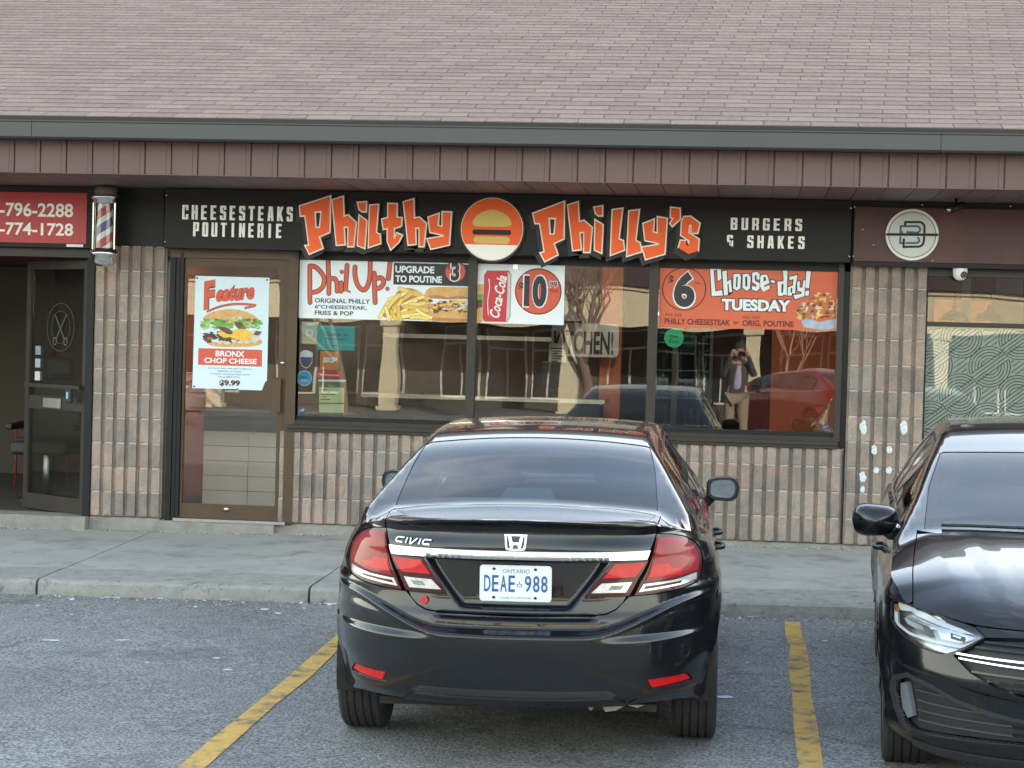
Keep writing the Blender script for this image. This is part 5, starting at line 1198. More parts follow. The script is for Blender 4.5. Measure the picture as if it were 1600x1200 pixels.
# ------------------------------------------------------------------ cars: one analytic skin, cut into panels
def sst(a, b, x):
    t = np.clip((x-a)/(b-a), 0, 1); return t*t*(3-2*t)
def itp(x, xs, ys): return np.interp(x, xs, ys)
def hmt(xs, ys):
    """smooth (monotone) interpolation through a table"""
    xs = np.array(xs, float); ys = np.array(ys, float); h = np.diff(xs); d = np.diff(ys)/h
    m = np.zeros_like(ys); m[1:-1] = np.where(d[:-1]*d[1:] > 0, 2*d[:-1]*d[1:]/(d[:-1]+d[1:]+1e-12), 0); m[0] = d[0]; m[-1] = d[-1]
    def f(x):
        x = np.clip(x, xs[0], xs[-1]); i = np.clip(np.searchsorted(xs, x)-1, 0, len(xs)-2); t = (x-xs[i])/h[i]
        return (2*t**3-3*t**2+1)*ys[i]+(t**3-2*t**2+t)*h[i]*m[i]+(-2*t**3+3*t**2)*ys[i+1]+(t**3-t**2)*h[i]*m[i+1]
    return f
def smin(a, b, k): h = np.clip(.5+.5*(b-a)/k, 0, 1); return b*(1-h)+a*h-k*h*(1-h)
def smax(a, b, k): return -smin(-a, -b, k)
class Skin:
    """local frame: x right, y forward (rear axle at 0), z up from the ground"""
    def __init__(s, yr, yf, Wd, Br, nr, Bf, nf, wz, zt, prof_r, prof_f, side, zdeck, zcab, crown, side_xs, zref, slope, kd=4.0):
        s.yr, s.yf, s.W = yr, yf, Wd; s.wz, s.zt, s.prof_r, s.prof_f, s.side = wz, zt, prof_r, prof_f, side
        s.zdeck, s.zcab, s.crown, s.side_xs, s.zref, s.slope, s.kd = zdeck, zcab, crown, side_xs, zref, slope, kd
        t = np.linspace(0, math.pi/2, 900)
        # start/end of each quarter is parametrised evenly by angle
        xr = Wd*np.sin(t)**(2/nr); yrr = yr+Br*(1-np.cos(t)**(2/nr)); xf = Wd*np.sin(t[::-1])**(2/nf); yff = yf-Bf*(1-np.cos(t[::-1])**(2/nf))
        xs = np.concatenate([xr, xf]); ys = np.concatenate([yrr, yff]); d = np.hypot(np.diff(xs), np.diff(ys)); s.S = np.concatenate([[0], np.cumsum(d)])
        s.X = xs/Wd; s.Y = ys; s.Br, s.Bf = Br, Bf; s.Smax = s.S[-1]
        # top boundary
        ss = np.linspace(0, s.Smax, 1200); p = s.wall(ss, s.ztop(ss)); o = np.argsort(p[:, 1]); s.by = p[o, 1]; s.bx = p[o, 0]; s.bz = p[o, 2]
    def ztop(s, u):
        a = np.abs(u); X = itp(a, s.S, s.X)*s.W; Y = itp(a, s.S, s.Y); return s.zt(X, Y)
    def wall(s, u, z):
        u = np.asarray(u, float); z = np.asarray(z, float); a = np.abs(u); sg = np.where(u < 0, -1.0, 1.0)
        X = itp(a, s.S, s.X); Y = itp(a, s.S, s.Y); w = s.wz(z, Y)
        x = X*w; tr = np.clip((Y-s.yr)/s.Br, 0, 1); tf = np.clip((s.yf-Y)/s.Bf, 0, 1)
        y = Y-s.prof_r(X*s.W, z)*(1-tr**2)+s.prof_f(X*s.W, z)*(1-tf**2)
        x = x+s.side(Y, z)*sst(.6, 1, X)
        return np.stack([sg*x, y, z+0*x], -1)
    def top(s, x, y):
        x = np.asarray(x, float); y = np.asarray(y, float); ax = np.abs(x)
        wt = np.maximum(itp(y, s.by, s.bx), 1e-3); ze = itp(y, s.by, s.bz); zc = s.zdeck(y)
        r = np.clip(ax/wt, 0, 1.02); deck = zc-(zc-ze)*r**s.kd
        if getattr(s, 'rear_deck', None):
            dr = s.rear_deck(ax, y); dr = dr+(ze-s.rear_deck(wt, y))*r**8; t = sst(-.30, .15, y); deck = dr*(1-t)+deck*t
        cabin = smin(s.zcab(y)-(s.crown(y) if callable(s.crown) else s.crown)*ax**2, s.zref-s.slope*(ax-s.side_xs(y))-.5*np.maximum(ax-s.side_xs(y)-.0, 0)**2, .06)
        if getattr(s, 'extra', None): deck = deck+s.extra(ax, y)
        z = smax(deck, cabin, .035); f = sst(.90, 1.0, r); z = z*(1-f)+np.maximum(deck, np.where(r > .97, -9, z))*f
        return np.stack([x, y, z], -1)
    def s_of_x(s, x, rear=True, z=None):
        n = len(s.X)//2; a = abs(x)/s.W
        if z is not None: a = abs(x)/float(s.wz(np.array([z]), np.array([0.0]))[0])
        a = min(a, .9999)
        v = np.interp(a, s.X[:n], s.S[:n]) if rear else np.interp(-a, -s.X[n:], s.S[n:]); return math.copysign(float(v), x)
    def s_of_y(s, y, side=1):
        n = len(s.Y)//2; v = np.interp(y, s.Y, s.S); return side*float(v)
def in_poly(px, py, poly):
    c = np.zeros(len(px), bool); n = len(poly); j = n-1
    for i in range(n):
        xi, yi = poly[i]; xj, yj = poly[j]
        if yi != yj:
            m = ((yi > py) != (yj > py)) & (px < (xj-xi)*(py-yi)/(yj-yi)+xi); c ^= m
        j = i
    return c
def resamp(poly, step):
    o = []; n = len(poly)
    for i in range(n):
        a, b = poly[i], poly[(i+1) % n]; L = math.hypot(b[0]-a[0], b[1]-a[1]); k = max(1, int(math.ceil(L/step)))
        for q in range(k): o.append((a[0]+(b[0]-a[0])*q/k, a[1]+(b[1]-a[1])*q/k))
    return o
def panel(name, poly, mp, mat, parent, step=.03, off=0.0, holes=(), rim=.012, stepy=None, label=None, rimmat=None):
    """a skin panel: polygon in the skin's own 2-D space, mapped onto the surface, with a turned-in edge"""
    if area(poly) < 0: poly = poly[::-1]
    holes = [h if area(h) < 0 else h[::-1] for h in holes]
    stepy = stepy or step
    loops = [resamp(poly, max(step, .02))]+[resamp(h, max(step, .02)) for h in holes]
    P = []; E = []
    for lp in loops:
        k = len(P); P += lp; E += [(k+i, k+(i+1) % len(lp)) for i in range(len(lp))]
    B_ = np.array(P); lo, hi = B_.min(0), B_.max(0); nb = len(P)
    gx, gy = np.meshgrid(np.arange(lo[0]+step*.5, hi[0], step), np.arange(lo[1]+stepy*.5, hi[1], stepy)); gx = gx.ravel(); gy = gy.ravel()
    ok = in_poly(gx, gy, loops[0])
    for h in loops[1:]: ok &= ~in_poly(gx, gy, h)
    gx, gy = gx[ok], gy[ok]
    if len(gx):
        # keep a clear margin to the outline
        d = np.full(len(gx), 9.0); sx, sy = 1/step, 1/stepy
        for i in range(0, nb): d = np.minimum(d, ((gx-B_[i, 0])*sx)**2+((gy-B_[i, 1])*sy)**2)
        k = d > .16; gx, gy = gx[k], gy[k]
    pts = [Vector(p) for p in P]+[Vector((a, b)) for a, b in zip(gx, gy)]
    co, ed, fc, *_ = delaunay_2d_cdt(pts, E, [], 0, 1e-6)
    co = np.array([tuple(c) for c in co]); F = np.array([tuple(f) for f in fc if len(f) == 3]); cen = co[F].mean(1)
    k = in_poly(cen[:, 0], cen[:, 1], loops[0])
    for h in loops[1:]: k &= ~in_poly(cen[:, 0], cen[:, 1], h)
    F = F[k]
    used = np.unique(F); re = np.full(len(co), -1); re[used] = np.arange(len(used)); co = co[used]; F = re[F]
    e = 2e-3
    A = mp(co[:, 0], co[:, 1]); du = mp(co[:, 0]+e, co[:, 1])-mp(co[:, 0]-e, co[:, 1]); dv = mp(co[:, 0], co[:, 1]+e)-mp(co[:, 0], co[:, 1]-e)
    N = np.cross(du, dv); N /= np.linalg.norm(N, axis=1)[:, None]+1e-12
    sgn = mp.sign; N = N*sgn
    V = A+N*off; nv = len(V)
    tri = F if sgn > 0 else F[:, ::-1]
    # boundary edges
    ec = {}
    for t in tri:
        for a, b in ((t[0], t[1]), (t[1], t[2]), (t[2], t[0])):
            if (b, a) in ec: ec.pop((b, a))
            else: ec[(a, b)] = 1
    bd = sorted({i for e_ in ec for i in e_}); ix = {b: i for i, b in enumerate(bd)}; nbv = len(bd)
    verts = np.concatenate([V, V[bd], (V-N*rim)[bd]]); faces = [tuple(int(i) for i in t) for t in tri]
    for (a, b) in ec:
        a1, b1 = nv+ix[a], nv+ix[b]; faces.append((b1, a1, a1+nbv, b1+nbv))
    me = bpy.data.meshes.new(name); me.from_pydata([tuple(v) for v in verts], [], faces); me.materials.append(mat)
    nt = len(tri); sm = np.zeros(len(faces), bool); sm[:nt] = True; me.polygons.foreach_set('use_smooth', sm); me.update()
    allN = np.zeros((len(me.loops), 3)); li = np.empty(len(me.loops), int); me.loops.foreach_get('vertex_index', li)
    allN[:nt*3] = N[li[:nt*3]]
    me.normals_split_custom_set([tuple(q) for q in allN])
    o = bpy.data.objects.new(name, me); COL.objects.link(o)
    base = _w(parent)
    if parent: o.parent = parent; o.location = -base
    W[o.name] = Vector((0, 0, 0))
    if label: o['label'] = label
    return o
class Map:
    def __init__(s, f, sign=1): s.f = f; s.sign = sign
    def __call__(s, a, b): return s.f(a, b)
def carbox(name, x0, x1, y0, y1, z0, z1, mat, parent, bev=0, **k): return box(name, x0, x1, y0, y1, z0, z1, mat, parent, bev, **k)
def mirror_pts(p): return [(-x, y) for x, y in p]
def wheel(car, x, y, R, w, side, rimR, mats, spokes=5, steer=0.0):
    """tyre with tread grooves + alloy rim; side = +1 right, -1 left"""
    wh = empty('wheel', (x, y, R), parent=car)
    h = w/2; g = .007; pr = [(rimR, -h*.78), (rimR+.03, -h*.97), (R*.86, -h), (R*.955, -h*.95), (R*.985, -h*.86)]
    gs = [-.52, -.18, .18, .52]; last = -.80
    for c in gs:
        a, b = c*h-.005, c*h+.005
        pr += [(R, last*h), (R, a), (R-g, a+.001), (R-g, b-.001), (R, b)]; last = (b+.002)/h
    pr += [(R, h*.80), (R*.985, h*.86), (R*.955, h*.95), (R*.86, h), (rimR+.03, h*.97), (rimR, h*.78)]
    v, f = lathev(pr, (x, y, R), 'x', 96)
    # sipes: shift the shoulder rows a little so the tread blocks catch light
    tyre = mesh('tyre', v, f, mats['tyre'], wh, smooth=False)
    o = side*h
    prr = [(rimR+.004, o*.95), (rimR-.006, o*.93), (rimR-.018, o*.72), (rimR-.03, o*.2), (rimR-.03, -o*.8)]
    mesh('rim', *lathev(prr, (x, y, R), 'x', 48), mats['rim'], wh, smooth=True)
    sp = MB()
    for k in range(spokes):
        t = 2*math.pi*k/spokes+.3
        for dt in (-.11, .11):
            a0 = t+dt*.6; a1 = t+dt*1.6
            for (r0, r1, w0, w1) in ((.05, rimR-.01, .020, .016),):
                c0, s0 = math.cos(a0), math.sin(a0); c1, s1 = math.cos(a1), math.sin(a1)
                p0 = Vector((0, r0*c0, r0*s0)); p1 = Vector((0, r1*c1, r1*s1)); d = (p1-p0).normalized(); n = Vector((0, -d.z, d.y))
                xo, xi = x+o*.80, x+o*.55; xo2, xi2 = x+o*.90, x+o*.6
                vv = [Vector((xo, y, R))+p0-n*w0, Vector((xo, y, R))+p0+n*w0, Vector((xo2, y, R))+p1+n*w1, Vector((xo2, y, R))+p1-n*w1, Vector((xi, y, R))+p0-n*w0, Vector((xi, y, R))+p0+n*w0, Vector((xi2, y, R))+p1+n*w1, Vector((xi2, y, R))+p1-n*w1]
                for q in vv: pass
                vv = [Vector((q.x, q.y, q.z)) for q in vv]
                sp.add(vv, [(0, 1, 2, 3), (7, 6, 5, 4), (0, 4, 5, 1), (1, 5, 6, 2), (2, 6, 7, 3), (3, 7, 4, 0)])
    sp.go('spokes', mats['rim'], wh)
    mesh('hub_cap', *lathev([(.0001, o*.86), (.05, o*.84), (.065, o*.7), (.065, o*.4)], (x, y, R), 'x', 24), mats['rim'], wh, smooth=True)
    mesh('brake_disc', *lathev([(.0001, o*.1), (rimR-.05, o*.1), (rimR-.05, -o*.1), (.0001, -o*.1)], (x, y, R), 'x', 32), mats['disc'], wh)
    return wh
def place(root, x, y, yaw_deg, gz):
    """stand the finished car on the sloping asphalt"""
    a = rad(yaw_deg); root.rotation_euler = (0, 0, a); n = Vector((-.012, -.016, 1)).normalized()
    fwd = Vector((-math.sin(a), math.cos(a), 0)); fwd = (fwd-n*fwd.dot(n)).normalized(); rt = fwd.cross(n)
    root.matrix_world = Matrix(((rt.x, fwd.x, n.x, x), (rt.y, fwd.y, n.y, y), (rt.z, fwd.z, n.z, gz), (0, 0, 0, 1)))
def paint(name, col, rough=.22, dust=.10):
    m, nt, b = newmat(name); N = nt.nodes; L = nt.links
    tc = N.new('ShaderNodeTexCoord'); nz = N.new('ShaderNodeTexNoise'); nz.inputs['Scale'].default_value = 3; nz.inputs['Detail'].default_value = 8; nz.inputs['Roughness'].default_value = .7; L.new(tc.outputs['Object'], nz.inputs['Vector'])
    mp = N.new('ShaderNodeMapping'); mp.inputs['Scale'].default_value = (60, 60, 2.0); L.new(tc.outputs['Object'], mp.inputs['Vector'])
    n2 = N.new('ShaderNodeTexNoise'); n2.inputs['Scale'].default_value = 1; n2.inputs['Detail'].default_value = 3; L.new(mp.outputs[0], n2.inputs['Vector'])
    sx = N.new('ShaderNodeSeparateXYZ'); L.new(tc.outputs['Object'], sx.inputs[0])
    hz = N.new('ShaderNodeMapRange'); hz.inputs['From Min'].default_value = .25; hz.inputs['From Max'].default_value = .75; hz.inputs['To Min'].default_value = dust*2.6; hz.inputs['To Max'].default_value = dust*.35; L.new(sx.outputs['Z'], hz.inputs[0])
    mu = N.new('ShaderNodeMath'); mu.operation = 'MULTIPLY'; L.new(nz.outputs['Fac'], mu.inputs[0]); L.new(n2.outputs['Fac'], mu.inputs[1]); ge = N.new('ShaderNodeNewGeometry'); sg = N.new('ShaderNodeSeparateXYZ'); L.new(ge.outputs['Normal'], sg.inputs[0]); upz = N.new('ShaderNodeMapRange'); upz.interpolation_type = 'SMOOTHSTEP'; upz.inputs['From Min'].default_value = .80; upz.inputs['From Max'].default_value = .99; upz.inputs['To Max'].default_value = dust*4; L.new(sg.outputs['Z'], upz.inputs[0])
    m3 = N.new('ShaderNodeMath'); m3.operation = 'MULTIPLY'; L.new(mu.outputs[0], m3.inputs[0]); ah = N.new('ShaderNodeMath'); L.new(hz.outputs[0], ah.inputs[0]); L.new(upz.outputs[0], ah.inputs[1]); L.new(ah.outputs[0], m3.inputs[1])
    m4 = N.new('ShaderNodeMath'); m4.operation = 'MULTIPLY'; m4.inputs[1].default_value = 3.2; m4.use_clamp = True; L.new(m3.outputs[0], m4.inputs[0])
    mx = N.new('ShaderNodeMix'); mx.data_type = 'RGBA'; L.new(m4.outputs[0], mx.inputs[0]); mx.inputs[6].default_value = (*col, 1); mx.inputs[7].default_value = (.13, .125, .115, 1)
    L.new(mx.outputs[2], b.inputs['Base Color'])
    rr = N.new('ShaderNodeMapRange'); rr.inputs['To Min'].default_value = .16; rr.inputs['To Max'].default_value = .5; L.new(m4.outputs[0], rr.inputs[0]); L.new(rr.outputs[0], b.inputs['Roughness'])
    b.inputs['Specular IOR Level'].default_value = .25; b.inputs['Coat Weight'].default_value = .72; b.inputs['Coat Roughness'].default_value = .025; b.inputs['Coat IOR'].default_value = 1.5
    rc = N.new('ShaderNodeMapRange'); rc.inputs['To Min'].default_value = .012; rc.inputs['To Max'].default_value = .28; L.new(m4.outputs[0], rc.inputs[0]); L.new(rc.outputs[0], b.inputs['Coat Roughness'])
    b.inputs['Metallic'].default_value = .0
    return m
M['carblack'] = paint('car_black', (.006, .007, .009), dust=.016)
M['carblack2'] = paint('car_black_clean', (.005, .006, .008), dust=.008)
M['seal'] = pm('rubber_seal', (.010, .010, .010), .5); M['plasticblack'] = pm('black_plastic', (.022, .022, .023), .55, bump=.1, bscale=400)
M['under'] = pm('underbody', (.02, .018, .016), .9, var=.4)
M['tyre'] = pm('tyre_rubber', (.028, .027, .026), .85, var=.25, vscale=20, bump=.4, bscale=90); M['rim'] = pm('alloy', (.45, .46, .47), .3, metal=.9)
M['disc'] = pm('brake_disc', (.25, .22, .2), .5, metal=.8)
M['tintglass'] = glassmat('tinted_glass', (.30, .34, .36), ior=1.5, refl=1.1); M['clearglass'] = glassmat('windscreen', (.66, .72, .72), ior=1.5, refl=1.0)
M['mirror'] = pm('mirror_glass', (.20, .25, .30), .02, metal=1)
M['seat'] = pm('seat_cloth', (.10, .10, .105), .9); M['dash'] = pm('dashboard', (.03, .03, .032), .7)
CM = dict(tyre=M['tyre'], rim=M['rim'], disc=M['disc'])
def redlens(name, col, em=0, rough=.05):
    m = pm(name, col, .35, coat=1.0, var=.22, vscale=26); return m
def lensmap(sk, du=0): return Map(lambda u, z: sk.wall(u, z), 1)

def build_sedan(root, sk, P, arch, mats, detail=True):
    """the panels every saloon shares. P: parameters; mats: paint, glass"""
    WM = Map(lambda u, z: sk.wall(u, z), 1); TM = Map(lambda x, y: sk.top(x, y), 1)
    st = 1 if detail else 2
    # inner black body, slightly inside the skin
    core = []; S = sk.Smax
    us = np.linspace(-S, S, 161); zs = np.linspace(.32, .60, 5)
    V = []; F = []
    for j, z in enumerate(zs):
        p = sk.wall(us, np.full_like(us, z)); q = p.copy(); q[:, 0] *= .965; q[:, 1] = (q[:, 1]-P['mid'])*.985+P['mid']; V += [tuple(r) for r in q]
    n = len(us)
    ar = lambda y, z: any(math.hypot(y-ya, z-arch['z']) < arch['r']+.02 for ya in (0, P['wb']))
    for j in range(len(zs)-1):
        for i in range(n-1):
            c = V[j*n+i]
            if ar(c[1], c[2]) and abs(c[0]) > .55: continue
            F.append((j*n+i, j*n+i+1, (j+1)*n+i+1, (j+1)*n+i))
    mesh('body_shell', V, F, M['under'], root)
    # belly pan and wheel housings
    box('floor_pan', -.60, .60, P['yr']+.22, P['yf']-.2, P['zlow']+.06, P['zlow']+.09, M['under'], root)
    for ya in (0, P['wb']):
        for sd_ in (-1, 1):
            vv = []; ff = []; R = arch['r']+.01; na = 14
            for k in range(na+1):
                t = math.pi*(-.08+1.16*k/na); vv += [(sd_*.56, ya+R*math.cos(t), arch['z']+R*math.sin(t)), (sd_*(P['half']-.02), ya+R*math.cos(t), arch['z']+R*math.sin(t))]
            for k in range(na): ff.append((2*k, 2*k+1, 2*k+3, 2*k+2))
            vv2 = [(sd_*.56, ya+R*math.cos(math.pi*(-.08+1.16*k/na)), arch['z']+R*math.sin(math.pi*(-.08+1.16*k/na))) for k in range(na+1)]
            k0 = len(vv); ff.append(tuple(range(k0, k0+na+1))); vv += vv2
            mesh('wheel_housing', vv, ff, M['under'], root)
    # side panels
    g = .0025
    def top_u(u): return float(sk.ztop(np.array([u]))[0])
    def side_poly(y0, y1, z0f, arches=(), side=1, n=26):
        ys_ = np.linspace(y0, y1, n); up = [(sk.s_of_y(y, side), top_u(sk.s_of_y(y, side))) for y in ys_]
        # bottom, walking back, arching over wheels
        lo = []
        for y in ys_[::-1]: lo.append((y, z0f(y) if callable(z0f) else z0f))
        out = []; R = arch['r']; za = arch['z']; done = set()
        for (y, z) in lo:
            hit = None
            for ya in arches:
                if abs(y-ya) < R and abs(z-za) < R: hit = ya
            if hit is None: out.append((y, z))
            elif hit not in done:
                done.add(hit); 
                zl = z; a0 = math.asin(max(-1, min(1, (zl-za)/R)))
                lo_t, hi_t = a0, math.pi-a0
                for k in range(25):
                    t = lo_t+(hi_t-lo_t)*k/24; yy = hit+R*math.cos(t)
                    if y0 <= yy <= y1: out.append((yy, za+R*math.sin(t)))
        out2 = []
        for p in out:
            if not out2 or math.hypot(p[0]-out2[-1][0], p[1]-out2[-1][1]) > .008: out2.append(p)
        return up+[(sk.s_of_y(y, side), z) for y, z in out2]
    for side in (-1, 1):
        for (nm_, y0, y1, zl, arcs) in P['sides']:
            po = side_poly(y0+g, y1-g, zl, arcs, side); panel(nm_, po, WM, mats['paint'], root, step=.05*st, stepy=.025*st, rim=.012)
        # sill
        zl = P['zlow']; y0, y1 = P['sill']
        po = [(sk.s_of_y(y, side), zl+.0) for y in np.linspace(y0, y1, 12)]+[(sk.s_of_y(y, side), P['sillz']-.004) for y in np.linspace(y1, y0, 12)]
        panel('sill', po, WM, mats['paint'], root, step=.08, stepy=.03, rim=.02)
        for (y0, y1, z) in P['handles']:
            q = sk.wall(np.array([sk.s_of_y(y0, side), sk.s_of_y(y1, side)]), np.array([z, z]))
            a, b = Vector(q[0]), Vector(q[1]); nrm = Vector((side, 0, 0)); dd = (b-a).normalized()
            pts = [a+nrm*-.01, a+nrm*.028+dd*.012, a+nrm*.036+dd*.04, b+nrm*.036-dd*.04, b+nrm*.028-dd*.012, b+nrm*-.01]
            mesh('door_handle', *tubev(pts, .0125, 8), P.get('handlemat', mats['paint']), root, smooth=True)
    return WM, TM
def tcurve(sk, ys, side):
    """points of the skin's upper rim, in the (x, y) space of the top"""
    return [(side*float(np.interp(y, sk.by, sk.bx))*.9995, y) for y in ys]
def mirror_unit(root, c, side, mats, facing, w=.20, h=.14, d=.11, foot=None, shellmat=None):
    """door mirror: rounded shell, glass on the rear face (-y), arm to the door"""
    rt = empty('door_mirror', c, parent=root); rtname = rt
    n = 20; V = []; F = []; rings = [(0.0, .93), (.012, 1.0), (.05, .98), (.085, .84), (.108, .55), (.118, .0)]
    for (dy, k) in rings:
        for i in range(n):
            t = 2*math.pi*i/n; cx_, sz_ = math.cos(t), math.sin(t); e = .62
            X = math.copysign(abs(cx_)**e, cx_)*w/2*k; Z = math.copysign(abs(sz_)**e, sz_)*h/2*k
            X = X-side*abs(Z)*.12*(1 if Z < 0 else .5); Z = Z*(1+.10*side*X/(w/2))
            V.append((c[0]+X, c[1]+dy*d/.118, c[2]+Z))
    for j in range(len(rings)-1):
        for i in range(n): a, b = j*n+i, j*n+(i+1) % n; F.append((a, b, b+n, a+n))
    mesh('shell', V, F, shellmat or mats['paint'], rt, smooth=True)
    G = [(c[0]+(v[0]-c[0])*.985, c[1]+.004, c[2]+(v[2]-c[2])*.985) for v in V[:n]]
    mesh('frame', G, [tuple(range(n))[::-1]], M['plasticblack'], rt)
    G = [(c[0]+(v[0]-c[0])*.80, c[1]+.001, c[2]+(v[2]-c[2])*.77) for v in V[:n]]
    G2 = [(x, y+.002, z) for x, y, z in G]
    mesh('mirror_glass', G+G2, [tuple(range(n))[::-1]]+[(i, (i+1) % n, (i+1) % n+n, i+n) for i in range(n)], M['mirror'], rt)
    f = foot or (c[0]-side*.19, c[1]+.06, c[2]-.13)
    mesh('arm', *tubev([f, (f[0]+side*.05, f[1], f[2]+.02), (c[0]-side*.07, c[1]+.05, c[2]-h*.42), (c[0]-side*.02, c[1]+.05, c[2]-h*.2)], [.040, .034, .028, .022], 10), shellmat or M['plasticblack'], rt, smooth=True)
    return rt
def seat(root, x, y, z, mats):
    s = empty('seat', (x, y, z), parent=root)
    box('cushion', x-.25, x+.25, y-.02, y+.48, z, z+.16, M['seat'], s, bev=.04)
    v, f = boxv(x-.25, x+.25, -.06, .06, 0, .58); 
    box('backrest', x-.24, x+.24, y-.16, y-.02, z+.10, z+.68, M['seat'], s, bev=.05)
    box('headrest', x-.13, x+.13, y-.17, y-.07, z+.70, z+.88, M['seat'], s, bev=.045)
# ------------------------------------------------------------------ car 1: black saloon seen from behind
def civic_skin():
    yr, yf = -.935, 3.56
    def zt(X, Y):
        xa = X*.885; rear = 1.085-.030*(np.minimum(xa, .60)/.60)**2-hmt([.58, .70, .80, .8755], [0, .045, .105, .125])(xa)
        t = sst(.05, .6, Y-(-.30)); sidez = hmt([-.95, -.2, .8, 1.8, 2.5, 3.1, 3.56], [.935, .935, .925, .90, .865, .80, .66])(Y)
        return np.where(Y < -.30, rear, rear*(1-t)+sidez*t) if True else sidez
    def wz(z, Y):
        base = hmt([.15, .30, .50, .72, .84, .92, 1.0, 1.12], [.80, .845, .872, .876, .862, .835, .79, .72])(z)
        return base
    def prof_r(x, z):   # how far the rear stands out (towards -y)
        ax = np.abs(x); z = z+.030*(np.minimum(ax, .60)/.60)**2*sst(.95, 1.03, z)
        # bumper shoulder: its upper edge climbs towards the corners
        zc = .612+.125*sst(.30, .80, ax); bump = .048*sst(zc+.020, zc-.020, z)  # sst with a>b runs downwards
        core = hmt([.18, .28, .34, .48, .60, .66, .70, .76, .905, .955, 1.03, 1.062, 1.080, 1.09], [-.12, -.06, -.010, .002, .0, -.006, -.020, -.030, -.035, -.024, -.040, -.022, .010, .012])(z)
        e = sst(.32, .66, ax)
        notch = -.030*e*sst(zc+.0, zc-.03, z)*(1-sst(.600, .570, z)*1.0)   # undercut between crease and ledge
        ledge = 0
        # number plate recess
        hw = np.maximum(.272+.85*(z-.765), .225)
        rc = -.030*sst(hw+.022, hw-.022, ax)*sst(.700, .722, z)*sst(.918, .905, z)
        lidgap = -.020*sst(.690, .676, z)*sst(.655, .668, z)*sst(.36, .30, ax)
        return core+bump+notch+rc+lidgap
    def prof_f(x, z): return hmt([.15, .3, .5, .7, .8], [-.06, .0, .02, -.02, -.10])(z)
    def side(Y, z):
        ar = sum(.014*np.exp(-((np.hypot(Y-c, z-.32)-.36)/.05)**2) for c in (0, 2.67))
        cr = .010*sst(.70, .76, z)*sst(.80, .765, z); low = -.012*sst(.50, .40, z)*sst(.25, .33, z)
        return ar+cr+low
    zdeck = hmt([-1.0, -.9, -.45, 0.2, 2.2, 2.9, 3.3, 3.56, 3.7], [1.085, 1.087, 1.100, 1.02, .99, .975, .90, .74, .66])
    zcab = hmt([-1.0, -.52, -.38, -.10, .28, .55, 1.0, 1.5, 1.95, 2.5, 3.0, 3.3], [.70, 1.035, 1.100, 1.215, 1.345, 1.387, 1.405, 1.400, 1.355, 1.185, .985, .80])
    crown = hmt([-.5, -.3, .3, .8], [.035, .045, .085, .085])
    xs = hmt([-.6, -.3, .3, .9, 1.6, 2.2, 3.0], [.600, .610, .600, .625, .630, .60, .62])
    sk = Skin(yr, yf, .8755, .92, 2.35, .85, 2.3, wz, zt, prof_r, prof_f, side, zdeck, zcab, crown, xs, 1.27, 1.55, kd=5)
    g_ = hmt([.58, .70, .80, .8755], [0, .045, .105, .125])
    sk.rear_deck = lambda ax, y: zdeck(y)-.030*(np.minimum(ax, .60)/.60)**2-g_(ax)
    return sk
SKC = civic_skin()
CX, CY, CYAW = -.938, -6.57, 1.7
M['taillens'] = pm('tail_lens_red', (.25, .003, .008), .45, spec=.15, coat=.55, var=.25, vscale=16); M['taildark'] = pm('tail_lens_dark', (.045, .003, .006), .4, spec=.15, coat=.6)
M['tailbright'] = pm('tail_lens_bright', (.52, .010, .013), .45, spec=.15, coat=.5, var=.2, vscale=40); M['tailclear'] = pm('tail_lens_clear', (.62, .60, .58), .12, coat=1.0, metal=.35, var=.25, vscale=22)
